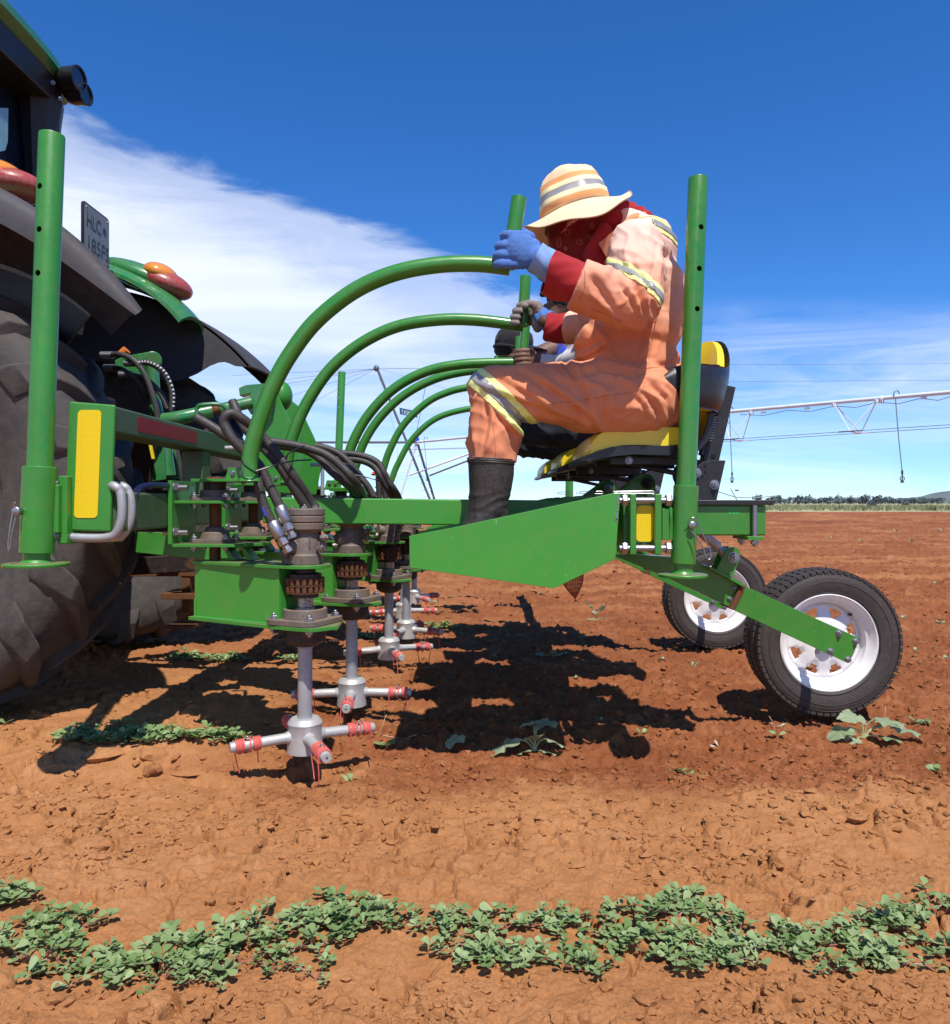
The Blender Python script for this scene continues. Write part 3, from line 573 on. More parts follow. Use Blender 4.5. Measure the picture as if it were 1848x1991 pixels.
def rotor(X0, Y0, pv, th, hi=True, lowres=0):
    hb, u, v_, L = uvw(pv, (X0, Y0)); o = V((X0, Y0, 0)); n = 28 if hi else 16
    def PL(lst, z): return [o+u*a+v_*c+V((0, 0, z)) for a, c in lst]
    # motor bracket: two plates joined by webs
    b = MB(); b.prism(PL([(-.045, .072), (-L-.02, .072), (-L-.02, .062), (-.045, .062)], BZ['plate']+.006), (0, 0, BZ['top']-BZ['plate']-.0062)); br = b.build('motor_bracket', GREENP if hi else GREEN, W, bevel=.001, seg=1)
    b = MB(); b.prism(PL([(-L-.02, -.08), (-.045, -.08), (-.045, -.07), (-L-.02, -.07)], BZ['plate']+.006), (0, 0, BZ['top']-BZ['plate']-.0062))
    b.prism(PL([(-.055, -.07), (-.045, -.07), (-.045, .0618), (-.055, .0618)], BZ['plate']+.006), (0, 0, BZ['top']-BZ['plate']-.0062)); b.build('back_web', GREEN, br)
    arc = [(.083*math.cos(a), .083*math.sin(a)) for a in [R_(x) for x in range(-75, 91, 15)]]
    b = MB(); b.prism(PL([(-L-.03, -.09), (-.06, -.10)]+arc+[(-.05, .088), (-L-.03, .078)], BZ['top']), (0, 0, .011)); b.build('top_plate', GREEN, br, bevel=.0015)
    b = MB(); b.prism(PL([(-L-.04, -.09), (-.03, -.12), (.06, -.12), (.135, .0), (.10, .09), (.0, .097), (-L-.04, .082)], BZ['plate']-.006), (0, 0, .012)); b.build('bottom_plate', GREEN, br, bevel=.0015)
    b = MB(); zt = BZ['plate']+.0062
    b.tube([o+u*(-L-.015)+v_*.078+V((0, 0, zt+.001)), o+u*(-.06)+v_*.078+V((0, 0, zt+.001))], .004, 6); b.tube([o+u*(-L-.015)+v_*.075+V((0, 0, zt+.001)), o+u*(-L-.015)+v_*.075+V((0, 0, zt+.06))], .0035, 6); b.build('weld_bead', GREENP, br)
    motor(hb, br, u, v_, hi)
    # chain coupling
    b = MB(); b.lathe(o, (0, 0, 1), [(0, .646), (.034, .646), (.034, .636), (.0535, .632), (.0535, .578), (.044, .572), (.044, .556), (0, .556)], n); cp = b.build('shaft_coupling', DARK, br)
    b = MB(); nr = 18 if hi else 12
    for k in range(nr):
        a = 2*math.pi*k/nr; q = o+V((.0565*math.cos(a), .0565*math.sin(a), 0))
        for z0 in (.584, .608): b.cyl(q+V((0, 0, z0-.009)), q+V((0, 0, z0+.009)), .0072, 6)
        a2 = a+math.pi/nr; t = V((-math.sin(a2), math.cos(a2), 0)); q2 = o+V((.0575*math.cos(a2), .0575*math.sin(a2), 0))
        for z0 in (.572, .5955, .6185): b.beam(q2-t*.0115+V((0, 0, z0)), q2+t*.0115+V((0, 0, z0)), .009, .0022)
    b.build('coupling_chain', RUST, cp)
    # upper shaft collar + flange bearing
    b = MB(); b.lathe(o, (0, 0, 1), [(0, .556), (.0265, .556), (.0265, .525), (.033, .523), (.033, .500), (.0, .500)], n); b.cyl(o+V((-.004, -.030, .512)), o+V((-.004, -.0335, .512)), .0045, 8, 0); sc = b.build('shaft_collar', STEEL, br)
    b = MB(); sq = []
    for k in range(4):
        a = R_(20+90*k)
        for da in (-.16, 0, .16): sq.append((.118*math.cos(a+da)*(1 if da else 1.02), .118*math.sin(a+da)*(1 if da else 1.02)))
    b.prism([o+V((x, y, .474)) for x, y in sq], (0, 0, .017)); b.lathe(o, (0, 0, 1), [(.072, .491), (.070, .520), (.060, .522), (.058, .512), (.034, .508)], n)
    fb = b.build('flange_bearing', IRON, br, bevel=.002)
    for k in range(4):
        a = R_(20+90*k); q = o+V((.098*math.cos(a), .098*math.sin(a), .491)); bolt(q, (0, 0, 1), .0125, fb); bolt(q-V((0, 0, .031)), (0, 0, -1), .0125, fb, STEEL)
    b = MB(); b.lathe(o, (0, 0, 1), [(0, .455), (.068, .455), (.066, .418), (.05, .405), (.04, .40), (0, .40)], n); b.box(o+V((0, 0, .452)), (.20, .05, .007), Matrix.Rotation(R_(20), 3, 'Z')); b.build('lower_bearing', DARK, br)
    # shaft + hub + arms
    b = MB(); b.lathe(o, (0, 0, 1), [(0, .42), (.0275, .42), (.0275, .395), (.0232, .392), (.0232, .155), (0, .155)], n); sh = b.build('rotor_shaft', SHAFT, W)
    b = MB(); b.lathe(o, (0, 0, 1), [(.0235, .166), (.044, .166), (.052, .158), (.056, .150), (.054, .146), (.054, .105), (.058, .064), (.058, .058), (0, .058)], n); b.build('rotor_hub', SILV, sh)
    cut = 1 if hi else 2
    for k in range(4):
        a = th+k*math.pi/2; dr = V((math.cos(a), math.sin(a), -.03)).normalized(); c = o+V((0, 0, .110)); s_ = dr.cross(V((0, 0, 1))).normalized(); up = s_.cross(dr)
        b = MB(); b.tube([c+dr*.04, c+dr*.232, c+dr*.236], [.0165, .0165, .0145], 16 if hi else 10); b.tube([c+dr*.045, c+dr*.064], [.024, .0175], 12); arm = b.build('rotor_arm', SILV, sh)
        if hi: MB().cyl(c+dr*.236, c+dr*.2364, .0035, 8).build('end_dimple', DARK, arm)
        def helix(r0, r1, turns, rad=.0198):
            N = int(turns*(16 if hi else 9)); return [c+dr*(r0+(r1-r0)*i/N)+(s_*math.cos(2*math.pi*turns*i/N)+up*math.sin(2*math.pi*turns*i/N))*rad for i in range(N+1)]
        b = MB(); n5 = 6 if hi else 4
        jj = random.uniform(-.003, .003)
        b.tube(helix(.145+jj, .166, 4.5), .0031, n5); b.tube(helix(.171, .186, 1.2, .0208), .0031, n5); b.tube(helix(.196+jj, .219, 4.5), .0031, n5)
        b.build('line_coil', LINE, arm)
        bolt(c+dr*.182+up*.015, (0, 0, 1), .0085, arm, STEEL); bolt(c+dr*.182-up*.015, (0, 0, -1), .0075, arm, STEEL)
        b = MB()
        for r0 in (.148, .218):
            q = c+dr*r0+s_*.018; lo = random.uniform(.045, .075); wv = random.uniform(-.02, .02)
            b.tube(cat([q+V((0, 0, .004)), q+s_*.003-V((0, 0, .02)), q+dr*wv*.5-V((0, 0, .02+lo*.6)), q+dr*wv-V((0, 0, .02+lo))], 4), .0021, 5)
        b.build('cutting_line', LINE, arm)
    return br
def pivot(pv, hi=True):
    x, y = pv; o = V((x, y, 0)); xl = XR+.012
    b = MB(); b.bx((XR+.004, y-.11, .722), (XR+.018, y+.11, .935)); cp = b.build('pivot_clamp', GREEN, W, bevel=.0015)
    for z in (.912, .76): 
        MB().cyl((XR-.02, y-.085, z), (XR+.062, y-.085, z), .0095, 14).build('threaded_rod', ZINC, cp); bolt((XR+.019, y-.085, z), (1, 0, 0), .016, cp)
    b = MB(); b.prism([V((XR+.0182, y-.09, .858)), V((x+.06, y-.09, .858)), V((x+.085, y-.04, .858)), V((x+.085, y+.07, .858)), V((XR+.0182, y+.09, .858))], (0, 0, .010)); b.build('pivot_shelf', GREEN, cp, bevel=.0015)
    b = MB(); b.prism([V((XR+.0182, y-.11, .712)), V((x+.10, y-.11, .712)), V((x+.175, y-.03, .712)), V((x+.175, y+.08, .712)), V((XR+.0182, y+.11, .712))], (0, 0, .011)); b.build('pivot_shelf', GREEN, cp, bevel=.0015)
    for z in (.8682, .7232):
        b = MB(); sq = [(.088*math.cos(R_(45+90*k)+da), .088*math.sin(R_(45+90*k)+da)) for k in range(4) for da in (-.14, .14)]
        b.prism([o+V((a, c, z)) for a, c in sq], (0, 0, .013)); b.lathe(o, (0, 0, 1), [(.052, z+.013), (.048, z+.036), (.036, z+.038), (.030, z+.052), (.02, z+.055)], 24)
        f = b.build('pivot_bearing', IRON, cp, bevel=.0015)
        for k in range(4):
            q = o+V((.076*math.cos(R_(45+90*k)), .076*math.sin(R_(45+90*k)), z+.013)); bolt(q, (0, 0, 1), .0105, f)
            bolt(q-V((0, 0, .026)), (0, 0, -1), .0105, f, STEEL)
    MB().cyl(o+V((0, 0, .60)), o+V((0, 0, .93)), .0195, 18).build('pivot_shaft', RUST, cp)
    b = MB(); b.prism([V((x-.06, y-.07, .932)), V((x+.17, y-.09, .932)), V((x+.17, y+.05, .932)), V((x-.06, y+.07, .932))], (0, 0, .010)); sw = b.build('swivel_plate', GREEN, cp, bevel=.0015)
    MB().lathe(o, (0, 0, 1), [(.038, .90), (.038, .9315)], 20).build('swivel_boss', DARK, cp)
    b = MB(); b.lathe(o, (0, 0, 1), [(.030, .942), (.030, .948), (.026, .950), (0, .950)], 18); b.build('shaft_cap', RUST, cp)
    b = MB(); b.prism([V((x+.045, y-.03, .9422)), V((x+.13, y-.03, .9422)), V((x+.12, y-.03, .982)), V((x+.055, y-.03, .982))], (0, .006, 0)); lg = b.build('stop_lug', GREEN, cp, bevel=.001)
    for q in (.072, .103): bolt((x+q, y-.031, .964), (0, -1, 0), .0075, lg)
    # gusset ribs below the shelf
    b = MB()
    for k in (.05, .11): b.prism([V((x+k, y-.04, .7115)), V((x+k+.035, y-.04, .664)), V((x+k+.012, y-.04, .664)), V((x+k-.012, y-.04, .7115))], (0, .08, 0))
    b.build('gusset', GREEN, cp, bevel=.001)
    return cp
UN = [(-.55, 2.50, (-.905, 2.69), 28), (-.49, 3.07, (-.93, 3.24), 4), (-.444, 3.99, (-.85, 4.17), 22), (-.41, 4.60, (-.83, 4.78), -20), (-.50, 5.40, (-.87, 5.58), 12), (-.49, 6.22, (-.86, 6.4), 35)]
for i, (x, y, pv, th) in enumerate(UN):
    rotor(x, y, pv, R_(th), hi=i < 2); pivot(pv)
# --- steering arches with upright handles
def arch(pts, d, r, h0=None, h1=None, hd=None):
    b = MB(); q = cat([P(x, y, d) for x, y in pts], 7); b.tube(q, r, 22); a = b.build('steering_arch', GREENC, W)
    b = MB(); b.lathe(P(*pts[0], d)-V((0, 0, .012)), (0, 0, 1), [(r*1.35, 0), (r*1.25, .006), (r*1.0, .012)], 20); b.build('weld_bead', GREENC, a)
    if h0:
        hd = hd or d; t = P(*h0, hd); bo = P(*h1, hd); L = (t-bo).length
        b = MB(); b.lathe(bo, t-bo, [(0, 0), (r*.92, 0), (r*.94, .002), (r*.94, L-.002), (r*.92, L), (r*.80, L), (r*.80, L-.03), (0, L-.03)], 22); b.build('steering_handle', GREENC, a)
    return a
arch([(485, 928), (487, 884), (505, 817), (532, 748), (566, 687), (616, 623), (690, 565), (768, 531), (852, 515), (930, 513), (992, 520)], 2.37, .0252, (1010, 384), (988, 521))
arch([(556, 935), (561, 885), (572, 840), (598, 782), (642, 718), (702, 668), (772, 635), (850, 622), (925, 622), (1018, 633)], 3.12, .0242, (1022, 537), (1017, 634))
arch([(662, 936), (672, 905), (690, 852), (722, 800), (770, 753), (830, 722), (900, 708), (985, 705), (1012, 706)], 3.72, .0242, (1023, 622), (1016, 712))
arch([(681, 940), (692, 905), (709, 858), (740, 811), (785, 769), (840, 739), (900, 723), (990, 714)], 4.27, .0242, (1010, 655), (1006, 714))
arch([(738, 945), (742, 928), (756, 880), (785, 826), (830, 783), (870, 763), (912, 753), (985, 748)], 5.15, .0242, (1004, 690), (1000, 750))
arch([(757, 948), (762, 932), (773, 904), (801, 855), (846, 815), (905, 796), (975, 790)], 6.05, .0242, (990, 735), (986, 790))
MB().cyl(P(966, 699, 3.72), P(966, 692, 3.72), .012, 12).build('steering_stub', GREENC, W)
# --- hoses
def hose(pts, r=.0155, ends=(0, 0), lab=None, m=None):
    q = cat([P(*p) for p in pts], 6); b = MB(); b.tube(q, r, 12); o = b.build('hydraulic_hose', m or HOSE, W, label=lab)
    for e, on in ((0, ends[0]), (-1, ends[1])):
        if not on: continue
        p = q[e]; dr = (q[e]-q[e+1 if e == 0 else e-1]).normalized()
        MB().lathe(p-dr*.03, dr, [(r*1.12, 0), (r*1.3, .004), (r*1.3, .05), (r*1.15, .055), (r*.9, .056), (r*.9, .066)], 16).build('crimp_ferrule', ZINC, o)
        MB().lathe(p+dr*.034, dr, [(0, 0), (r*1.15, 0), (r*1.15, .018), (r*.8, .020), (r*.8, .03), (r*1.0, .031), (r*1.0, .045), (0, .045)], 6).build('swivel_nut', STEEL, o)
    return o
def stripes(ho, pts, m, w_=.002, r=.0155):
    b = MB()
    for a, c in pts:
        p = P(*a)-V((0, r*.55, 0)); q = P(*c)-V((0, r*.55, 0)); b.tube([p, q], [r*.5, r*.5], 10)
    b.build('hose_print', m, ho)
hose([(626, 1004, 2.56), (603, 972, 2.56), (565, 917, 2.5), (513, 851, 2.5), (482, 822, 2.45), (455, 805, 2.43), (440, 808, 2.42), (436, 824, 2.42), (452, 853, 2.42), (478, 881, 2.43), (504, 905, 2.43), (524, 944, 2.43), (541, 978, 2.43), (551, 1001, 2.43)], .0155, (0, 1))
hose([(602, 996, 2.55), (575, 955, 2.52), (544, 906, 2.5), (508, 865, 2.52), (478, 834, 2.55), (463, 806, 2.6), (452, 780, 2.62)], .0155)
h = hose([(538, 1031, 2.42), (524, 1006, 2.42), (511, 975, 2.42), (504, 946, 2.42), (500, 924, 2.43), (490, 900, 2.46), (470, 868, 2.5), (440, 848, 2.5), (410, 828, 2.5), (382, 812, 2.5)], .0155, (1, 0), 'hydraulic hose with white print looping behind the first arch')
stripes(h, [((500.5, 922, 2.43), (501.5, 928, 2.43)), ((502, 931, 2.43), (503.5, 938, 2.43)), ((504, 941, 2.43), (505.5, 948, 2.43))], WHITE)
stripes(h, [((513, 985, 2.42), (520, 1003, 2.42))], BLUEP)
hose([(523, 858, 2.9), (576, 866, 2.9), (628, 881, 2.9), (662, 905, 2.9), (692, 938, 2.92), (712, 975, 3.12)], .0155)
hose([(530, 866, 3.0), (580, 872, 3.0), (622, 886, 3.0), (655, 912, 3.0), (680, 940, 3.02), (700, 985, 3.14)], .0155)
hose([(590, 872, 2.96), (622, 892, 2.95), (644, 916, 2.95), (668, 936, 2.96), (690, 958, 3.12), (700, 985, 3.16)], .0155)
hose([(615, 867, 3.5), (640, 873, 3.5), (665, 886, 3.5), (690, 912, 3.5), (722, 958, 3.55), (730, 990, 3.9)], .0155)
hose([(650, 880, 3.6), (700, 885, 3.6), (735, 900, 3.6), (752, 930, 3.6), (775, 966, 3.7), (785, 1000, 4.4)], .0155)
hose([(655, 892, 3.6), (700, 895, 3.6), (728, 908, 3.6), (745, 935, 3.6), (762, 966, 3.7), (772, 1000, 4.3)], .0155)
hose([(684, 926, 3.3), (689, 950, 3.3), (692, 972, 3.35)], .0155); hose([(672, 905, 3.4), (710, 938, 3.4), (727, 966, 3.4)], .015)
hose([(744, 922, 3.9), (748, 950, 3.9), (750, 970, 3.9)], .015); hose([(736, 925, 3.9), (737, 950, 3.9), (738, 970, 3.9)], .015)
# ties
for q in ([(470, 893, 2.33), (476, 905, 2.32), (490, 915, 2.33), (500, 921, 2.36)], [(498, 916, 2.36), (540, 903, 2.4), (572, 896, 2.5), (605, 894, 2.6)], [(556, 893, 2.45), (563, 880, 2.45), (592, 867, 2.5)], [(660, 922, 3.3), (700, 925, 3.3), (735, 934, 3.3), (750, 936, 3.4)]):
    MB().tube(cat([P(*p) for p in q], 5), .0028, 6).build('cable_tie', STRAP, W)
# small levers
def lever(x, y, d, cap, L=.065):
    a = P(x, y, d); b = MB(); b.tube(cat([a+V((-L, 0, .0)), a+V((-.012, 0, 0)), a+V((0, 0, -.012)), a+V((0, 0, -.13))], 5), .008, 10); o = b.build('locking_lever', SHAFT, W)
    if cap: MB().cyl(a+V((-L-.002, 0, 0)), a+V((-L+.03, 0, 0)), .0105, 10).build('red_cap', REDP, o)
lever(474, 871, 2.75, 0); lever(627, 904, 3.3, 0, .05)
b = MB(); b.cyl(P(500, 873, 2.6), P(515, 873, 2.6), .010, 12); o = b.build('lever_end', SHAFT, W); MB().cyl(P(511, 873, 2.6), P(528, 873, 2.6), .0125, 12).build('red_cap', REDP, o)
for x, y, d in ((725, 921, 4.1), (748, 922, 4.1)):
    b = MB(); b.cyl(P(x-3, y, d), P(x+9, y, d), .008, 8); o = b.build('lever_end', SHAFT, W); MB().cyl(P(x, y, d), P(x+6, y, d), .011, 10).build('red_cap', REDP, o)
# --- right side frame
XC = .540
b = MB(); b.bx((XC-.030, 2.46, .738), (XC+.030, 6.7, .866)); rt = b.build('rear_toolbar', GREEN, W, bevel=.006, seg=3)
MB().bx((XC-.031, 2.4585, .734), (XC+.031, 2.4598, .870)).build('toolbar_end_cap', GREENC, rt)
tape(1238.5, 1270.5, 983, 1237.5, 1269.5, 1053, 2.4575, REFY, rt)
for nm, x0, x1, d0 in (('clamp_plate', 1212, 1223, 2.48), ('clamp_plate', 1226, 1238.5, 2.43), ('clamp_plate', 1274, 1287.5, 2.43)):
    b = MB(); bxp(b, x0, 960, x1, 1079, d0, d0+.11); b.build(nm, GREENC, W, bevel=.004, seg=3)
for y in (973, 1066):
    MB().cyl(P(1205, y, 2.445), P(1302, y, 2.445), .0105, 18).build('clamp_bolt', ZINC, W)
    for x in (1215, 1300): MB().lathe(P(x-5.5, y, 2.445), (1, 0, 0), [(0, 0), (.018, 0), (.020, .003), (.020, .015), (.018, .018), (0, .018)], 6).build('hex_nut', ZINC, W)
b = MB(); bxp(b, 1288, 989, 1309, 1050, 2.44, 2.50); b.build('post_bracket', GREENC, W, bevel=.002)
MB().tube(cat([P(1304, 986, 2.44), P(1305, 1005, 2.435), P(1304, 1030, 2.44), P(1305, 1050, 2.44)], 5), .0042, 8).build('weld_bead', GREENC, W)
for y0 in (2.56, 3.40, 4.23):    # a seat beam behind each post bracket
    b = MB(); b.bx((XC+.032, y0, .752), (.965, y0+.10, .853)); sb = b.build('seat_beam', GREENC, W, bevel=.006, seg=3)
    b = MB(); b.bx((XC-.02, y0-.015, .8535), (.985, y0+.30, .870)); b.build('seat_base_plate', BLK, W, bevel=.003)
    for yy in (y0-.012, y0+.112):
        MB().cyl((.922, yy, .735), (.922, yy, .852), .0085, 12).build('tie_rod', ZINC, sb); bolt((.922, yy, .735), (0, 0, -1), .013, sb, STEEL)
    MB().bx((.895, y0-.025, .7385), (.948, y0+.125, .7505)).build('strap_plate', GREEN, sb, bevel=.001)
    b = MB()
    for k in (0, 1, 2): b.cyl((.845+.0125*k, y0-.0006, .833), (.845+.0125*k, y0-.0002, .833), .0045, 10); b.cyl((.845+.0125*k, y0-.0006, .827), (.845+.0125*k, y0-.0002, .827), .0045, 10)
    b.build('slot_marks', mat('bright_green_slot', (.03, .45, .08), .5), sb)
def footboard(d, wy=.40):
    def Q(x, y): p = P(x, y, 2.42); p.y = d; return p
    o = [(796, 1042), (880, 1026), (1190, 959.5), (1207, 958.5), (1197, 1087), (1078, 1144), (797, 1104)]
    b = MB(); b.prism([Q(*p) for p in o], (0, .006, 0)); f = b.build('footboard', GREENP, W, bevel=.0012)
    b = MB(); b.prism([Q(*p)+V((0, wy, 0)) for p in o], (0, .006, 0)); b.build('side_plate', GREEN, f, bevel=.001)
    fl = [Q(803, 1092), Q(1188, 1010), Q(1188, 1016), Q(803, 1098)]
    b = MB(); b.prism([p+V((0, .0063, 0)) for p in fl], (0, wy-.007, 0)); b.build('tread_plate', GREEN, f)
    b = MB(); b.bx(Q(1190, 1085)+V((0, .0063, 0)), Q(1197, 962)+V((0, wy-.001, 0))); b.build('end_plate', GREEN, f)
    return f
f1 = footboard(2.42); footboard(3.28); footboard(4.15)
b = MB()
for x, y, w_, h_ in ((1202, 972, 3.2, 16), (1201, 988, 3.2, 12), (1199, 1004, 4.6, 14), (1200.5, 1012, 3.6, 6)):
    b.prism([P(x-w_/2+random.uniform(-.5, .5), y-h_/2, 2.4195), P(x+w_/2, y-h_/2+random.uniform(-1, 1), 2.4195), P(x+w_/2+random.uniform(-.6, .6), y+h_/2, 2.4195), P(x-w_/2, y+h_/2, 2.4195)], (0, -.0006, 0))
b.build('paint_chip', ZINC, f1)
# brackets with big bolts above the toolbar, and wire guards
for xs, d in ((0, 2.98), (1, 3.85)):
    k = 2.98/d
    def Q(x, y): return V(((x-CX)*2.98/F, d, CH+(HY-y)*2.98/F))
    for yo in (0, .07):
        b = MB(); arcp = [Q(1256+20*math.cos(a), 941-20*math.sin(a)) for a in [R_(v) for v in range(-15, 120, 15)]]
        b.prism([Q(1272, 985)]+arcp+[Q(1180, 972), Q(1176, 985)], (0, .010, 0)); 
        for i in range(len(b.v)): b.v[i] = (b.v[i][0], b.v[i][1]+yo, b.v[i][2])
        br = b.build('link_bracket', GREENC, W, bevel=.0012)
    bolt(Q(1258, 940)-V((0, .012, 0)), (0, -1, 0), .017, br, DARK if xs == 0 else ZINC)
for x0, x1, y, d in ((1192, 1272, 955.5, 2.46), (1126, 1172, 956, 3.3), (1084, 1120, 957, 4.1)):
    MB().tube([P(x0, y+2, d), P(x0+3, y, d), P(x1-4, y-1, d), P(x1, y, d), P(x1+3, y+3, d+.01), P(x1, y+4, d+.02), P(x0+3, y+3.5, d+.02), P(x0, y+2, d)], .0014, 6).build('wire_guard', ZINC, W)
# --- seats
def seat(dy):
    d0 = 2.52; o0 = V((0, dy, 0))
    def Q(x, y, d=d0): p = P(x, y, d0); p.y = d+dy; return p
    def slab(pr, y0, y1, ins, name, m, par, k=9):      # side profile swept across the seat with rounded edges
        c = sum((Q(*p) for p in pr), V((0, 0, 0)))/len(pr); vs = []; N = len(pr)
        for i in range(k+1):
            t = -1+2*i/k; e = 1-abs(t)**3.2; yy = (y0+y1)/2+(y1-y0)/2*math.copysign(abs(t)**.75, t)+dy
            for p in pr:
                q = Q(*p); q = c+(q-c)*(1-ins*(1-e)); vs.append(V((q.x, yy, q.z)))
        fs = [(i*N+j, i*N+(j+1) % N, (i+1)*N+(j+1) % N, (i+1)*N+j) for i in range(k) for j in range(N)]+[tuple(range(N-1, -1, -1)), tuple(k*N+j for j in range(N))]
        return MB().add(vs, fs).build(name, m, par, ang=50)
    top = [(1139, 882), (1141, 868), (1146, 857), (1155, 847), (1166, 839), (1180, 833), (1200, 829.5), (1240, 827.5), (1290, 827.5), (1335, 829), (1354, 832), (1359, 842), (1358, 862), (1330, 868), (1290, 868), (1240, 866), (1210, 867), (1190, 870), (1170, 875), (1152, 883), (1142, 888)]
    trim = [(1130, 897), (1134, 888), (1142, 884), (1160, 876), (1185, 869), (1215, 866), (1290, 867), (1358, 861), (1362, 866), (1362, 884), (1300, 886), (1230, 884), (1190, 888), (1160, 893), (1140, 899)]
    pan = slab(trim, 2.505, 2.935, .05, 'seat_pan', BLKP, W); slab(top, 2.515, 2.925, .10, 'seat_cushion', YEL, pan)
    # rounded piping between them
    b = MB(); bxp_ = lambda x0, y0, x1, y1, a, c: b.bx(Q(x0, y1, a), Q(x1, y0, c))
    bxp_(1192, 887, 1362, 902, 2.56, 2.60); b.build('seat_rail', BLK, pan, bevel=.003); b = MB(); bxp_(1192, 887, 1362, 902, 2.84, 2.88); b.build('seat_rail', BLK, pan, bevel=.003); bolt(Q(1228, 894, 2.559), (0, -1, 0), .010, pan)
    # curved pan rising to the backrest
    prof = [(1352, 872), (1372, 866), (1388, 848), (1396, 820), (1400, 790), (1404, 760), (1410, 700)]; thk = [14, 15, 15, 13, 12, 12, 12]
    b = MB(); vs = []; k = 8
    for i, ((x, y), t) in enumerate(zip(prof, thk)):
        x2, y2 = prof[min(i+1, 6)]; x1, y1 = prof[max(i-1, 0)]; l = math.hypot(x2-x1, y2-y1); nx, ny = -(y2-y1)/l, (x2-x1)/l
        for s_ in (-1, 1):
            for j in range(k+1): yy = 2.60+.24*j/k; vs.append(Q(x+nx*t/2*s_, y+ny*t/2*s_, yy))
    R = 2*(k+1); fs = []
    for i in range(6):
        for j in range(k): a = i*R+j; fs.append((a, a+1, a+1+R, a+R)); a += k+1; fs.append((a, a+R, a+1+R, a+1))
        a = i*R; fs.append((a, a+R, a+R+k+1, a+k+1)); a = i*R+k; fs.append((a, a+k+1, a+R+k+1, a+R))
    b.add(vs, fs).build('back_support', BLKP, pan, bevel=.003)
    # wrap-around backrest: black shell outside, yellow pad inside
    def shell(r_in, r_out, dz, m, name, par):
        vs = []; nu, nv = 28, 10; cx, cy = .622, 2.725+dy
        for side in (0, 1):
            for i in range(nu+1):
                f = -1+2*i/nu; a = f*R_(95); rr = r_out if side else r_in
                ex = math.copysign(abs(math.cos(a))**.8, math.cos(a)); lean = .15
                hi_ = 1.312+.142*max(0, math.cos(a-.5))**5; lo_ = 1.160+.012*abs(f)
                for j in range(nv+1):
                    t = j/nv; ed = 1-abs(2*t-1)**3.5; tip = math.sqrt(max(.02, 1-(max(0, abs(f)-.80)/.205)**2))
                    mid = (hi_+lo_)/2; z = mid+(t-.5)*(hi_-lo_-2*dz)*(1-.0*f)*tip
                    r2 = rr+(0.006*(1-ed) if not side else -.012*(1-ed))*(1 if side else 1)
                    vs.append(V((cx+ex*r2*1.02+(z-1.16)*lean*1.6*max(0, ex)+.0, cy+math.sin(a)*r2*1.10, z)))
        M = (nu+1)*(nv+1); fs = []
        for i in range(nu):
            for j in range(nv): a = i*(nv+1)+j; fs.append((a, a+1, a+nv+2, a+nv+1)); a += M; fs.append((a, a+nv+1, a+nv+2, a+1))
        for j in range(nv): fs.append((j, j+M, j+1+M, j+1)); a = nu*(nv+1)+j; fs.append((a, a+1, a+1+M, a+M))
        for i in range(nu): a = i*(nv+1); fs.append((a, a+nv+1, a+nv+1+M, a+M)); a += nv; fs.append((a, a+M, a+nv+1+M, a+nv+1))
        bm_ = MB().add(vs, fs); return bm_.build(name, m, par, ang=60)
    sh_ = shell(.210, .225, 0, BLKP, 'backrest_shell', pan); shell(.170, .2105, .004, YEL, 'backrest_pad', pan)
    # suspension column, spring, side plates
    b = MB(); b.beam(Q(1412, 905, 2.72), Q(1451, 733, 2.72), .055, .048, V((0, 1, 0))); col = b.build('suspension_column', BLK, W, bevel=.002)
    b = MB(); b.beam(Q(1388, 880, 2.66), Q(1420, 745, 2.66), .012, .030, V((0, 1, 0))); b.beam(Q(1388, 880, 2.78), Q(1420, 745, 2.78), .012, .030, V((0, 1, 0))); b.build('column_guide', BLK, col, bevel=.001)
    b = MB(); b.cyl(Q(1437, 733, 2.72), Q(1437, 729, 2.72), .010, 12); b.cyl(Q(1437, 729, 2.72), Q(1437, 724.5, 2.72), .022, 20); b.build('adjuster_knob', BLK, col, bevel=.002); bolt(Q(1449, 729, 2.70), (0, 0, 1), .006, col, RUST)
    p0 = Q(1404, 850, 2.67); p1 = Q(1423, 768, 2.67); ax = (p1-p0); fr = frame(ax); N = 15*10
    MB().tube([p0+ax*(i/N)+fr@V((.013*math.cos(i*.628), .013*math.sin(i*.628), 0)) for i in range(N+1)], .0032, 6).build('coil_spring', ZINC, col)
    for yy in (2.615, 2.815):
        b = MB(); b.prism([Q(*p, yy) for p in ((1358, 976), (1358.5, 935), (1363, 917), (1372, 903), (1386, 895), (1405, 891.5), (1430, 892), (1411, 976))], (0, .008, 0)); sp = b.build('side_plate', BLK, col, bevel=.001)
        if yy < 2.7:
            bolt(Q(1371.5, 917, yy), (0, -1, 0), .013, sp); bolt(Q(1407.5, 941, yy), (0, -1, 0), .013, sp)
            b = MB()
            for hx, hy in ((1380, 911), (1388, 904), (1388.5, 916), (1382, 924)): b.cyl(Q(hx, hy, yy-.0004), Q(hx, hy, yy), .0055, 12)
            b.build('plate_hole', mat('hole_black', (.004, .004, .004), .9), sp)
    MB().box(Q(1420, 880, 2.6925), (.013, .001, .013)).build('square_hole', mat('hole_black', (.004, .004, .004), .9), col)
    MB().tube([Q(1198, 891, 2.6), Q(1345, 921, 2.62), Q(1385, 930, 2.66)], .009, 8).build('seat_link', BLK, col)
    MB().lathe(Q(1377, 918, 2.66), (0, 1, 0), [(0, 0), (.05, 0), (.05, .12), (0, .12)], 24).build('pivot_drum', BLK, col)
for dy in (0, .84, 1.67): seat(dy)
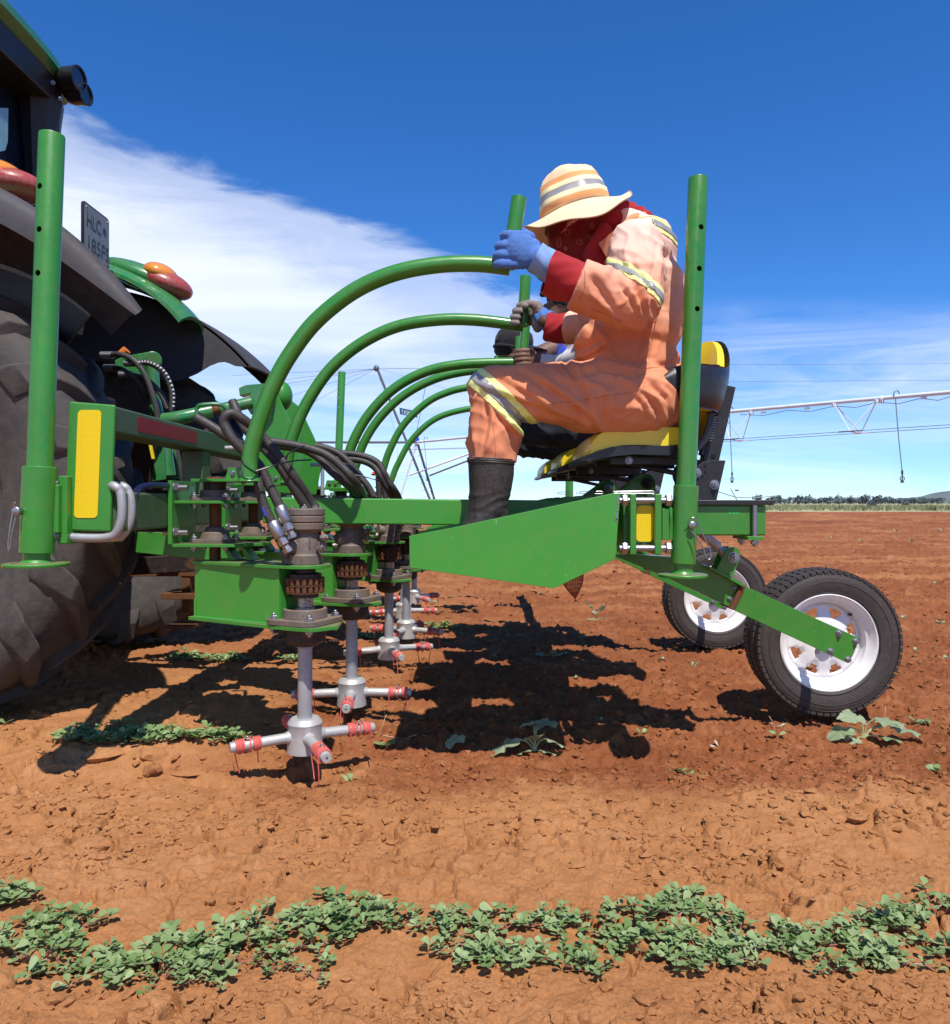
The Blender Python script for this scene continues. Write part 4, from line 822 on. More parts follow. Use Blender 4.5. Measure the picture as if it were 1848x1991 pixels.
# --- support wheels on trailing arms
def wheel(o, R=.292, wd=.165):
    o = V(o); fy = V((0, 1, 0)); hw = wd/2
    prof = [(.186, -hw*.55), (.192, -hw*.80), (.205, -hw*.95), (.235, -hw*1.05), (.262, -hw*1.03), (.275, -hw*.97), (.284, -hw*.86), (.2885, -hw*.75), (.2905, -hw*.4), (.2915, 0), (.2905, hw*.4), (.2885, hw*.75), (.284, hw*.86), (.262, hw*1.0), (.235, hw*1.05), (.2, hw*.9), (.186, hw*.55)]
    rimb = MB()
    # rim with eight trapezoid openings: dish as sectors
    rimb.lathe(o, fy, [(.152, -hw*.18), (.158, -hw*.25), (.162, -hw*.55), (.176, -hw*.62), (.184, -hw*.80), (.192, -hw*.90), (.1955, -hw*.88), (.196, -hw*.80), (.188, -hw*.60), (.186, hw*.5), (.178, hw*.5), (.178, -hw*.1), (.153, -hw*.12)], 64, caps=False)
    def dsk(r): return -hw*.18-.016*(1-max(0, min(1, (r-.075)/.06)))
    n = 8; seg = 12; rings = [.0, .055, .075, .102, .118, .136, .152]; vs = []; fs = []
    N = n*seg
    for r in rings:
        for k in range(N):
            a = 2*math.pi*k/N; vs.append(o+V((r*math.cos(a), dsk(r), r*math.sin(a))))
    for i in range(len(rings)-1):
        for k in range(N):
            s_ = k % seg; hole = (i == 4 and 3 <= s_ < 9) or (i == 3 and 4 <= s_ < 8)
            if hole: continue
            fs.append((i*N+k, i*N+(k+1) % N, (i+1)*N+(k+1) % N, (i+1)*N+k))
    rimb.add(vs, fs)
    rim = rimb.build('wheel_rim', WHT, W, ang=40); md = rim.modifiers.new('solid', 'SOLIDIFY'); md.thickness = .004; md.offset = 0
    b = MB(); b.lathe(o, fy, prof, 96, caps=False); tyre = b.build('tyre', RUB, rim, ang=25)
    b = MB(); K = 66
    for k in range(K):      # shoulder and centre tread blocks
        a = 2*math.pi*k/K; c, s_ = math.cos(a), math.sin(a); er = V((c, 0, s_)); et = V((-s_, 0, c)); fr = Matrix((er, V((0, 1, 0)), et)).transposed()
        for yy, w_, sk in ((-hw*.80, .030, 0), (hw*.80, .030, 0), (-hw*.30, .030, .1), (hw*.30, .030, -.1)):
            b.box(o+er*(.2845 if abs(yy) > .05 else .2895)+V((0, yy, 0)), (.011, w_+.003, .0205 if k % 2 else .022), fr@Matrix.Rotation(sk, 3, 'X'))
    b.build('tread_blocks', RUB, tyre, bevel=0)
    b = MB()
    for rr in (.203, .246, .272): b.tube([o+V((rr*math.cos(a), -hw*(1.0 if rr < .21 else 1.052 if rr < .26 else .985), rr*math.sin(a))) for a in [2*math.pi*k/72 for k in range(72)]], .0013, 5, closed=True)
    b.build('sidewall_rib', RUB, tyre)
    b = MB(); b.lathe(o+V((0, dsk(0), 0)), (0, -1, 0), [(0, .028), (.030, .028), (.034, .022), (.036, -.002)], 28); hub = b.build('wheel_hub', WHT, rim)
    for k in range(5): a = 2*math.pi*k/5+.3; bolt(o+V((.052*math.cos(a), dsk(.05)-.001, .052*math.sin(a))), (0, -1, 0), .0085, hub)
    MB().cyl(o+V((.105, dsk(.14)-.001, .107)), o+V((.105, dsk(.14)-.02, .107)), .005, 8).build('valve_stem', BLK, rim)
    # raised sidewall lettering
    cu = bpy.data.curves.new('t', 'FONT'); cu.body = 'motor'; cu.size = .034; cu.extrude = .0008; to = bpy.data.objects.new('t', cu); C.objects.link(to)
    dg = bpy.context.evaluated_depsgraph_get(); dg.update(); me = bpy.data.meshes.new_from_object(to.evaluated_get(dg)); bpy.data.objects.remove(to)
    me.materials.clear(); me.materials.append(mat('tyre_lettering', (.06, .052, .045), .7))
    a0 = R_(152)
    for v in me.vertices:
        a = a0-v.co.x/.222; r = .214+v.co.y; v.co = (r*math.cos(a), -v.co.z, r*math.sin(a))
    lo = link('sidewall_lettering', me, tyre, o+V((0, -hw*1.045, 0)))
    return rim
def trailing_arm(dy):
    def Q(x, y, d): p = P(x, y, 2.88); p.y = d+dy; return p
    A = [(1199, 1083), (1222, 1078), (1352, 1086), (1372, 1101), (1441, 1136), (1428, 1185), (1310, 1128), (1238, 1098)]
    b = MB(); b.prism([Q(x, y, 2.88) for x, y in A], (0, .09, 0)); a1 = b.build('trailing_arm', GREENC, W, bevel=.002)
    B = [(1447, 1139), (1671, 1241), (1648, 1289), (1424, 1185)]
    b = MB(); b.prism([Q(x, y, 2.87) for x, y in B], (0, .012, 0)); a2 = b.build('arm_blade', GREENC, a1, bevel=.0015)
    b = MB(); b.prism([Q(1439, 1135, 2.86), Q(1448, 1139, 2.86), Q(1425, 1186, 2.86), Q(1416, 1181, 2.86)], (0, .13, 0)); b.build('arm_flange', RUST, a1, bevel=.001)
    for x, y in ((1629.5, 1230), (1662, 1246), (1613, 1265), (1647, 1281)): bolt(Q(x, y, 2.87), (0, -1, 0), .0105, a2)
    for x, y in ((1429, 1143), (1420, 1165)): bolt(Q(x, y, 2.885), (-.7, -.7, .2), .0095, a1)
    b = MB(); b.prism([Q(x, y, 2.86) for x, y in ((1391, 1108), (1408, 1071), (1415, 1064), (1425, 1063), (1434, 1067), (1437, 1076), (1436, 1086), (1421, 1122))], (0, .008, 0)); lg = b.build('link_lug', GREENC, a1, bevel=.001)
    b = MB(); b.prism([Q(x, y, 2.93) for x, y in ((1391, 1108), (1408, 1071), (1415, 1064), (1425, 1063), (1434, 1067), (1437, 1076), (1436, 1086), (1421, 1122))], (0, .008, 0)); b.build('link_lug', GREENC, a1, bevel=.001)
    b = MB(); b.prism([Q(x, y, 2.85) for x, y in ((1366, 1099), (1372, 1098), (1444, 1134), (1441, 1140))], (0, .11, 0)); b.build('lug_base', GREENC, a1, bevel=.001)
    bolt(Q(1423.5, 1083, 2.86), (0, -1, 0), .0165, lg)
    b = MB(); b.tube([Q(1366, 1038, 2.88), Q(1398, 1063, 2.89)], .017, 16); b.tube([Q(1398, 1063, 2.89), Q(1408, 1072, 2.9)], .010, 12); b.tube([Q(1405, 1069, 2.9), Q(1414, 1078, 2.9)], [.014, .022], 12); b.lathe(Q(1424, 1083, 2.882), (0, 1, 0), [(0, 0), (.026, 0), (.026, .04), (0, .04)], 20); b.build('top_link', SILV, a1)
    # axle
    MB().cyl(Q(1640, 1256, 2.882)+V((-.02, 0, 0)), Q(1640, 1256, 3.06)+V((-.02, 0, 0)), .022, 16).build('stub_axle', STEEL, a1)
for dy in (0, 1.42): trailing_arm(dy); wheel((1.416, 3.16+dy, .300))
# ---------------------------------------------------------------- tractor
TR = thing('tractor', 'green farm tractor with huge muddy rear tyres and black mudguards at the left edge', 'tractor', (-2.156, 3.75, 0))
WX, WZ = -2.156, .872
def ttyre(y0, y1, mirror=False):
    ym = (y0+y1)/2; hw = (y1-y0)/2; o = V((WX, ym, WZ)); fy = V((0, 1, 0))
    b = MB(); half = [(.43, .62), (.50, .80), (.60, .98), (.69, 1.03), (.755, .99), (.795, .86), (.812, .6), (.82, .0)]
    prof = [(r, -hw*k) for r, k in half]+[(r, hw*k) for r, k in half[-2::-1]]
    b.lathe(o, fy, prof, 96, caps=False); ty = b.build('rear_tyre', RUBT, TR, ang=60)
    n = 19; b = MB()
    def rs(k): return np.interp(abs(k), [0, .6, .86, .99, 1.05], [.815, .806, .79, .75, .68])
    for sd_ in (-1, 1):
        for i in range(n):
            a0 = 2*math.pi*(i+(.5 if sd_ > 0 else 0))/n; vs = []
            st = [(-.12, .0, .030, .050), (.15, .055, .033, .054), (.45, .12, .038, .056), (.75, .20, .046, .056), (.95, .265, .058, .052), (1.045, .315, .066, .034), (1.055, .345, .070, .012)]
            rb = [.806, .806, .80, .79, .765, .715, .66]
            for (k, da, w_, hgt), r0 in zip(st, rb):
                a = a0+da*(1 if sd_ < 0 else 1); er = V((math.cos(a), 0, math.sin(a))); et = V((-math.sin(a), 0, math.cos(a))); q = o+V((0, sd_*hw*k, 0))
                if abs(k) > 1.0: outw = V((0, sd_, 0)); h_ = er*hgt*.4+outw*hgt*.5
                else: h_ = er*hgt
                vs += [q+er*(r0-.01)-et*w_, q+er*r0-et*w_*.72+h_, q+er*r0+et*w_*.62+h_, q+er*(r0-.01)+et*w_*.9]
            fs = [(0, 1, 2, 3), tuple(4*(len(st)-1)+j for j in (3, 2, 1, 0))]
            for j in range(len(st)-1):
                for e in range(4): fs.append((4*j+e, 4*j+4+e, 4*j+4+(e+1) % 4, 4*j+(e+1) % 4))
            if sd_ < 0: fs = [f[::-1] for f in fs]
            b.add(vs, fs)
    lg = b.build('tread_lugs', RUBT, ty, ang=60, bevel=.012, seg=3); lg.modifiers['bevel'].angle_limit = R_(30)
    b = MB(); b.lathe(o, fy, [(.435, -hw*.66), (.44, -hw*.75), (.42, -hw*.75), (.40, -hw*.4), (.2, -hw*.1), (0, -hw*.1)], 48, caps=False); b.lathe(o, fy, [(.435, hw*.66), (.44, hw*.75), (.42, hw*.75), (.40, hw*.4), (.40, -hw*.4)], 48, caps=False); b.build('rear_rim', YEL if y0 < 3 else DARK, TR)  # far rim coloured dark to stand for the shade on it
    b = MB()
    for q in range(12): b.box(o+V((.47*math.cos(.1+q*.017), -hw*.76, .47*math.sin(.1+q*.017))), (.002, .003, .02))
    b.build('sidewall_print', RUBT, ty)
    return ty
ttyre(2.70, 3.13); ttyre(4.47, 4.9)
def sec(b, c, r0, r1, a0, a1, y0, y1, n=24, rfun=None, m=0):      # thick arc panel about the wheel centre
    vs = []
    for i in range(n+1):
        a = R_(a0+(a1-a0)*i/n); k = rfun(i/n) if rfun else 0; cs, sn = math.cos(a), math.sin(a)
        for r in (r0+k, r1+k):
            for y in (y0, y1): vs.append(V((c[0]+r*cs, y, c[1]+r*sn)))
    fs = [(0, 1, 3, 2), tuple(4*n+j for j in (2, 3, 1, 0))]
    for i in range(n):
        q = 4*i; fs += [(q, q+4, q+5, q+1), (q+2, q+3, q+7, q+6), (q, q+2, q+6, q+4), (q+1, q+5, q+7, q+3)]
    b.add(vs, fs, m)
def mudguard(yo, yi, far=False):
    # moulded plastic extension: rolled outer lip, crown falling inwards, pointed tail
    vs = []; n = 36; a0, a1 = (39.5 if far else 31.5), 128.; us = [0, .005, .012, .04, .11, .28, .5, .7, .85, 1.]; m_ = 9
    rr = [1.085, 1.115, 1.150, 1.180, 1.192, 1.185, 1.15, 1.10, 1.04, .97]
    if far: rr = [1.10, 1.13, 1.16, 1.18, 1.19, 1.195, 1.195, 1.19, 1.185, 1.175]
    for side in (0, 1):
        for i in range(n+1):
            t = i/n
            for j in range(m_+1):
                u = us[j]; yy = yo+(yi-yo)*u; lift = u*12*(1-t)**3 if not far else 0
                a_ = R_(a0+(a1-a0)*t+lift); r = rr[j]-(.012 if side else 0)
                if not far and j < 5: r += (1.205-rr[j])*.95*(1-t)**7
                if not far: r += (1.188-rr[j])*.25*t*(j > 4)
                vs.append(V((WX+r*math.cos(a_), yy, WZ+r*math.sin(a_))))
    M = (n+1)*(m_+1); fs = []
    for i in range(n):
        for j in range(m_): a = i*(m_+1)+j; fs.append((a, a+m_+1, a+m_+2, a+1)); a += M; fs.append((a, a+1, a+m_+2, a+m_+1))
        a = i*(m_+1); fs.append((a, a+M, a+M+m_+1, a+m_+1)); a += m_; fs.append((a, a+m_+1, a+M+m_+1, a+M))
    for j in range(m_): fs.append((j, j+1, j+1+M, j+M)); a = n*(m_+1)+j; fs.append((a, a+M, a+M+1, a+1))
    mg = MB().add(vs, fs).build('mudguard', GREYP, TR, ang=50)
    # inner side wall with a scooped tail
    def rin(t): return [1.12, 1.04, .97, .93, .935, .97, .99, .99, .98, .97][min(9, int(t*9))]
    if not far: return mg
    b = MB(); vs = []; n = 45; yw = yi
    for i in range(n+1):
        t = (i/n)**1.6; ad = 39.6+(a1-39.6)*t; a = R_(ad); rl = float(np.interp(ad, [39.6, 42, 45, 47, 49, 52, 56, 62, 128], [1.165, 1.115, 1.09, 1.045, .93, .84, .80, .78, .78]))
        for r in (rl, 1.182):
            for y in (yw, yw+.008): vs.append(V((WX+r*math.cos(a), y, WZ+r*math.sin(a))))
    fs = [(0, 1, 3, 2), tuple(4*n+j for j in (2, 3, 1, 0))]
    for i in range(n): q = 4*i; fs += [(q, q+4, q+5, q+1), (q+2, q+3, q+7, q+6), (q, q+2, q+6, q+4), (q+1, q+5, q+7, q+3)]
    b.add(vs, fs).build('mudguard_side', GREYP, mg, ang=50); return mg
mudguard(2.60, 3.10); mudguard(4.95, 4.28, True)
# green steel fenders further in
for y0, y1, lab in ((3.15, 3.42, 'n'), (3.95, 4.275, 'f')):
    A0 = 54 if lab == 'f' else 72
    b = MB(); vs = []; n = 30; m_ = 8
    for side in (0, 1):
        for i in range(n+1):
            t = i/n; a = R_(A0+(128-A0)*t)
            for j in range(m_+1):
                u = j/m_; v_ = abs(2*u-1); r = (1.285 if lab == 'f' else 1.335)-.05*v_**3-.09*(1-t)**5-(.02 if side else 0)
                vs.append(V((WX+r*math.cos(a)+(-.02), y0+(y1-y0)*u, WZ+r*math.sin(a))))
    M = (n+1)*(m_+1); fs = []
    for i in range(n):
        for j in range(m_): a = i*(m_+1)+j; fs.append((a, a+m_+1, a+m_+2, a+1)); a += M; fs.append((a, a+1, a+m_+2, a+m_+1))
        a = i*(m_+1); fs.append((a, a+M, a+M+m_+1, a+m_+1)); a += m_; fs.append((a, a+m_+1, a+M+m_+1, a+M))
    for j in range(m_): fs.append((j, j+1, j+1+M, j+M))
    if lab == 'n': bb = MB(); sec(bb, (WX, WZ), .80, 1.14, 51, 128, 3.115, 3.125); bb.build('fender_wall', BLK, TR)
    fd = b.add(vs, fs).build('fender', JDGREEN, TR, ang=50)
    b = MB(); sec(b, (WX, WZ), (.86), 1.12, 80, 128, y0+.0, y0+.01); b.build('fender_wall', BLK, fd)
    # lamp pod and tail light
    a = R_(70 if lab == 'f' else 86); kr = 1.27 if lab == 'f' else 1.36; c = V((WX+kr*math.cos(a), (y0+y1)/2+.02, WZ+kr*math.sin(a))); rot = Matrix.Rotation(-(a-math.pi/2), 3, 'Y')
    MB().ell(c-V((.05, 0, -.0)), (.24, .13, .066), rot, 24, 14).build('lamp_pod', JDGREEN, fd)
    TL = mat('tail_light_lens', (.36, .03, .02), .25, var=.35, vs=9, dust=.95, dustc=(.30, .13, .085), coat=.6)
    AM = mat('amber_lens', (.75, .25, .02), .2, dust=.3, coat=.6)
    tl = MB().ell(c+rot@V((.075, -.006, -.012)), (.150, .125, .070), rot, 28, 16).build('tail_light', TL, fd)
    MB().ell(c+rot@V((.045, -.02, .024)), (.09, .115, .058), rot, 24, 12).build('indicator_lens', AM, tl)
    b = MB(); b.lathe(c+rot@V((.10, -.105, .0)), V((0, -1, 0)), [(.008, 0), (.011, .004), (.011, .009), (.006, .009)], 12); b.build('lens_screw', TL, tl)
# number plate on its bracket
NP = mat('number_plate_white', (.20, .22, .23), .5, dust=.35, dustc=(.3, .27, .2), bump=.05); INK = mat('plate_lettering', (.035, .05, .04), .5)
px = -1.82
b = MB(); b.prism([q+V((0, 0, 0)) for q in rrect(V((px, 3.59, 2.27)), V((px, 3.845, 2.27)), V((px, 3.845, 2.015)), V((px, 3.59, 2.015)), .02, 0)], (-.012, 0, 0)); pl = b.build('number_plate_holder', BLKP, TR, bevel=.002)
b = MB(); b.prism(rrect(V((px+.001, 3.60, 2.26)), V((px+.001, 3.835, 2.26)), V((px+.001, 3.835, 2.03)), V((px+.001, 3.60, 2.03)), .014, 0), (.0015, 0, 0)); b.build('number_plate', NP, pl)
def text(s_, size, loc, rot, m, par, name, ext=.0006, mir=False, al='LEFT'):
    cu = bpy.data.curves.new(name, 'FONT'); cu.body = s_; cu.size = size; cu.extrude = ext; cu.align_x = al; to = bpy.data.objects.new('tmp', cu); C.objects.link(to)
    bpy.context.view_layer.update(); dg = bpy.context.evaluated_depsgraph_get(); me = bpy.data.meshes.new_from_object(to.evaluated_get(dg)); bpy.data.objects.remove(to)
    R = Euler(rot).to_matrix()
    for v in me.vertices: v.co = R@(V((-v.co.x, v.co.y, v.co.z)) if mir else v.co)
    me.materials.clear(); me.materials.append(m); me.name = name; return link(name, me, par, loc)
RX = (R_(90), 0, R_(90))
for ln, z, sz in (('HLC', 2.158, .098), ('185FS', 2.052, .098)):
    t = text(ln, sz, (px+.0032, 3.612, z), RX, INK, pl, 'plate_lettering')
    w_ = max(v.co.y for v in t.data.vertices)-min(v.co.y for v in t.data.vertices); k = (.135 if ln == 'HLC' else .205)/w_
    for v in t.data.vertices: v.co.y *= k
b = MB(); b.cyl((px+.0032, 3.79, 2.19), (px+.004, 3.79, 2.19), .017, 12); b.build('plate_emblem', INK, pl)
for y, z in ((3.615, 2.247), (3.82, 2.247), (3.615, 2.043)): MB().ell((px+.003, y, z), .005).build('plate_screw', ZINC, pl)
b = MB(); b.bx((px-.03, 3.69, 1.93), (px-.012, 3.80, 2.03)); b.cyl((px-.02, 3.76, 1.86), (px-.02, 3.76, 1.93), .055, 20); b.build('plate_stem', BLKP, pl)
# cab: roof, rear posts, glass
CABX = -2.36
b = MB(); prof = [(0, -.07), (.10, -.05), (.16, .0), (.15, .05), (.08, .09), (-.15, .13), (-.6, .16), (-1.6, .16), (-1.6, -.07)]
vs = []; K = 14
for i in range(K+1):
    t = i/K; y = 2.95+(4.30-2.95)*t; e = 1-abs(2*t-1)**6; zz = -.05*(2*t-1)**2
    for x, z in prof: vs.append(V((CABX+.02+x*(.62+.38*e) if x > 0 else CABX+.02+x, y, 3.16+z*(.7+.3*e)+zz)))
N = len(prof); fs = [(i*N+j, (i+1)*N+j, (i+1)*N+(j+1) % N, i*N+(j+1) % N) for i in range(K) for j in range(N)]+[tuple(range(N)), tuple(K*N+N-1-j for j in range(N))]
rf = b.add(vs, fs).build('cab_roof', JDGREEN, TR, ang=40)
b = MB(); b.bx((CABX-1.5, 2.93, 2.98), (CABX+.14, 4.16, 3.125)); b.build('roof_liner', BLK, rf, bevel=.01)
GLASS = mat('dark_cab_glass', (.012, .018, .035), .06, var=.05, spec=.8, coat=.5)
b = MB(); b.prism([V((CABX-.02, 3.02, 1.7)), V((CABX-.02, 4.16, 1.7)), V((CABX-.04, 4.12, 2.98)), V((CABX-.04, 3.02, 2.98))], (-.006, 0, 0)); b.build('rear_window', GLASS, TR)
b = MB(); b.tube([V((CABX+.10, 4.16, 1.86)), V((CABX+.06, 4.15, 2.2)), V((CABX+.03, 4.14, 2.6)), V((CABX+.05, 4.12, 3.0))], [.05, .052, .07, .11], 8); MB().tube([V((CABX+.02, 3.02, 1.7)), V((CABX, 3.02, 3.0))], .06, 8).build('cab_post', BLK, TR); ps = b.build('cab_post', BLK, TR)
b = MB(); b.tube([V((CABX+.10, 4.16, 1.74)), V((CABX+.10, 4.16, 1.88))], [.09, .055], 12); b.build('post_foot', GREYP, ps, bevel=.01)
b = MB(); b.bx((CABX-1.4, 3.05, 1.1), (CABX-.05, 4.2, 1.7)); b.build('cab_body', BLK, TR, bevel=.03)
b = MB(); b.ell((CABX-.35, 3.55, 1.95), (.12, .25, .3)); b.bx((CABX-.5, 3.4, 1.6), (CABX-.2, 3.8, 1.8)); b.build('cab_seat', BLK, TR)
MB().prism([P(-30, 208, 3.55), P(15, 210, 3.73), P(14, 275, 3.73), P(9, 292, 3.7), P(-30, 300, 3.55)], (.003, 0, 0)).build('window_reflection', mat('pale_teal_reflection', (.22, .42, .46), .5), TR)  # teal reflection on the cab glass, put in as a flat coloured panel
for c, r in ((P(134, 153, 4.1), .062), (P(148, 184, 4.16), .055)):
    ax = V((1, -.15, -.05)); b = MB(); b.lathe(c-ax*.055, ax, [(0, 0), (r*.55, 0), (r*.85, .02), (r*.98, .05), (r, .10), (r*1.05, .105), (r*1.05, .118), (r*.9, .118), (r*.88, .108)], 28, caps=False); wl = b.build('work_light', BLKP, TR)
    MB().lathe(c-ax*.055, ax, [(0, .106), (r*.9, .106), (r*.9, .109), (0, .109)], 28).build('light_lens', GLASS, wl)
    bolt(c+V((-.055, -.055, -.05)), (.3, -1, 0), .010, wl)
b = MB(); b.beam(P(112, 160, 4.15), P(135, 170, 4.15), .03, .03); b.beam(P(115, 175, 4.15), P(145, 190, 4.17), .03, .03); b.build('light_bracket', BLK, TR)
# rear axle and transmission
b = MB(); b.bx((-2.6, 3.42, .62), (-1.95, 4.2, 1.25)); b.cyl((WX, 3.13, WZ), (WX, 4.45, WZ), .15, 24); b.bx((-2.0, 3.6, .5), (-1.85, 4.0, 1.4)); b.build('rear_axle', DARK, TR, bevel=.02)
MB().beam((-1.9, 3.55, .55), (-1.12, 3.5, .60), .05, .08).build('lower_link', DARK, TR, bevel=.006); b = MB(); b.beam((-1.9, 4.0, .55), (-1.12, 4.1, .60), .05, .08); b.build('lower_link', DARK, TR, bevel=.006)
b = MB(); b.beam((-1.9, 3.78, .52), (-1.35, 3.78, .52), .09, .03); b.bx((-1.42, 3.74, .33), (-1.38, 3.82, .56)); b.bx((-1.50, 3.68, .40), (-1.30, 3.88, .43)); b.bx((-1.48, 3.68, .26), (-1.34, 3.84, .275)); b.build('drawbar', RUST, TR, bevel=.003)
# lift arms, rods and couplers
b = MB(); b.cyl(P(297, 700, 3.5), P(297, 700, 3.62), .040, 20); b.prism([P(x, y, 3.52) for x, y in ((222, 700), (240, 692), (286, 684), (300, 690), (302, 720), (280, 738), (225, 725))], (0, .07, 0)); la = b.build('lift_arm', JDGREEN, TR, bevel=.006)
MB().cyl(P(285, 706, 3.515), P(285, 706, 3.5), .022, 16).build('arm_boss', JDGREEN, la)
b = MB(); b.tube([P(296, 715, 3.5), P(300, 765, 3.5)], [.030, .026], 14); b.tube([P(299, 765, 3.5), P(305, 806, 3.5)], [.024, .030], 14); b.tube([P(312, 800, 3.5), P(318, 850, 3.5), P(326, 925, 3.5)], [.012, .030, .036], 14); lr = b.build('lift_rod', JDGREEN, TR)
b = MB(); b.prism([P(x, y, 3.45) for x, y in ((303, 838), (318, 832), (322, 932), (296, 936))], (0, .01, 0)); b.prism([P(x, y, 3.58) for x, y in ((322, 832), (336, 838), (348, 930), (324, 936))], (0, .01, 0)); b.build('rod_guide', JDGREEN, lr, bevel=.002)
b = MB(); b.prism([P(x, y, 3.40) for x, y in ((287, 854), (292, 852), (300, 892), (295, 892))], (0, .01, 0)); b.build('yellow_strip', YEL, lr)
b = MB(); b.tube(cat([P(318, 817, 3.3), P(350, 812, 3.3), P(412, 799, 3.35)], 4), .030, 16); b.tube([P(412, 799, 3.35), P(431, 795, 3.36)], .018, 12, m=1); b.tube([P(428, 796, 3.36), P(490, 782, 3.4)], .026, 16); tl = b.build('top_link', [JDGREEN, RUST], TR)
MB().tube(cat([P(382, 808, 3.28), P(384, 792, 3.28), P(395, 787, 3.28), P(430, 787, 3.3), P(450, 806, 3.32)], 5), .009, 8).build('link_handle', JDGREEN, tl)
b = MB(); b.prism([P(x, y, 3.4) for x, y in ((464, 754), (478, 748), (514, 745), (520, 752), (532, 770), (510, 800), (488, 806), (478, 790), (486, 765), (466, 770))], (0, .06, 0)); b.build('link_hook', JDGREEN, tl, bevel=.004)
for q in (((216, 690, 3.45), (235, 689, 3.42), (262, 702, 3.4), (285, 735, 3.4), (303, 790, 3.4), (308, 830, 3.4)), ((262, 706, 3.42), (290, 706, 3.4), (318, 724, 3.4), (334, 760, 3.4), (334, 800, 3.4)), ((222, 715, 3.5), (240, 720, 3.45), (268, 742, 3.45), (285, 780, 3.5)), ((252, 728, 3.45), (285, 738, 3.45), (312, 765, 3.45), (326, 795, 3.45)), ((340, 860, 3.6), (350, 905, 3.6), (356, 945, 3.6)), ((305, 830, 3.4), (300, 890, 3.45), (292, 950, 3.5))):
    h = MB(); h.tube(cat([P(*p) for p in q], 6), .0125, 10); h = h.build('tractor_hose', HOSE, TR)
    if q[0][0] < 265:
        a = P(*q[0]); MB().cyl(a-V((.045, 0, 0)), a+V((.01, 0, 0)), .016, 10).build('hose_coupler', ZINC, h)
q = cat([P(*p) for p in ((262, 704, 3.385), (290, 704, 3.385), (320, 722, 3.385), (337, 760, 3.385), (337, 800, 3.385))], 10); b = MB()
for i in range(3, len(q)-3, 2): b.tube([q[i], q[i]+(q[i+1]-q[i])*.7], .0045, 5)
b.build('hose_print', WHITE, TR)
b = MB(); b.cyl(P(236, 690, 3.45), P(247, 680, 3.45), .020, 12); b.build('coupler_cap', mat('orange_cap', (.6, .16, .02), .5), TR)
# implement mast: two leaning plates (part of the weeding machine)
for d0 in (3.46, 3.9):
    b = MB(); b.prism([P(x, y, 3.46) for x, y in ((506, 768), (520, 752), (540, 768), (570, 832), (590, 880), (575, 960), (505, 955), (498, 900), (500, 820))], (0, .012, 0))
    for i in range(len(b.v)): b.v[i] = (b.v[i][0], b.v[i][1]+d0-3.46, b.v[i][2])
    b.build('hitch_mast', GREEN, W, bevel=.002)
b = MB(); b.ell(P(548, 770, 3.6), (.05, .06, .07)); b.build('mast_roller', GREEN, W)
b = MB(); b.beam(P(530, 780, 3.9), P(592, 880, 4.2), .05, .05); b.build('mast_stay', GREEN, W, bevel=.003)
b = MB(); b.prism([P(x, y, 3.0) for x, y in ((262, 1035), (462, 1035), (462, 1090), (415, 1090), (262, 1074))], (0, .02, 0)); b.build('hitch_plate', GREEN, W, bevel=.002)
# ---------------------------------------------------------------- people
def organic(mb, name, m, parent, voxel, smooth=4, disp=None, fac=.6, label=None, sm2=0):
    me = bpy.data.meshes.new('t'); me.from_pydata([tuple(v) for v in mb.v], [], mb.f); o = bpy.data.objects.new('t', me); C.objects.link(o)
    r = o.modifiers.new('r', 'REMESH'); r.mode = 'VOXEL'; r.voxel_size = voxel; r.use_smooth_shade = True
    if smooth: s_ = o.modifiers.new('s', 'SMOOTH'); s_.factor = fac; s_.iterations = smooth
    dg = bpy.context.evaluated_depsgraph_get(); me2 = bpy.data.meshes.new_from_object(o.evaluated_get(dg)); bpy.data.objects.remove(o)
    if disp:
        n = len(me2.vertices); co = np.empty(n*3); me2.vertices.foreach_get('co', co); co = co.reshape(-1, 3); no = np.empty(n*3); me2.vertex_normals.foreach_get('vector', no); no = no.reshape(-1, 3)
        co = co+no*disp(co, no)[:, None]; me2.vertices.foreach_set('co', co.ravel()); me2.update()
    me2.polygons.foreach_set('use_smooth', [True]*len(me2.polygons)); me2.name = name; me2.materials.clear(); me2.materials.append(m)
    n = len(me2.vertices); co = np.empty(n*3); me2.vertices.foreach_get('co', co); co = co.reshape(-1, 3); c = (co.min(0)+co.max(0))/2; co -= c; me2.vertices.foreach_set('co', co.ravel()); me2.update()
    return link(name, me2, parent, V(c), label=label)
def band(src, name, m, parent, p, nrm, w_, near, rad, off=.0025, thick=.0015):      # strip of cloth hugging src along a cutting plane
    bm = bmesh.new(); bm.from_mesh(src.data); og = ORG[src.name]; p = V(p)-og; nrm = V(nrm).normalized(); near = V(near)-og
    bmesh.ops.delete(bm, geom=[v for v in bm.verts if (v.co-near).length > rad or abs((v.co-p).dot(nrm)) > w_*.5+.02], context='VERTS')
    for s_ in (-1, 1):
        bmesh.ops.bisect_plane(bm, geom=bm.verts[:]+bm.edges[:]+bm.faces[:], plane_co=p+nrm*s_*w_/2, plane_no=nrm*s_, clear_outer=True)
    bm.normal_update()
    for v in bm.verts: v.co += v.normal*off
    me = bpy.data.meshes.new(name); bm.to_mesh(me); bm.free(); me.materials.append(m); o = link(name, me, parent, og)
    md = o.modifiers.new('solid', 'SOLIDIFY'); md.thickness = thick; md.offset = -1; return o
def n3(co, f, s=0):      # cheap pseudo 3-D noise
    x, y, z = co[:, 0]*f[0], co[:, 1]*f[1], co[:, 2]*f[2]
    return (vnoise(x+.37*y, z-.29*y, s)+vnoise(y*1.1+z*.31, x-.4*z, s+3))*.7
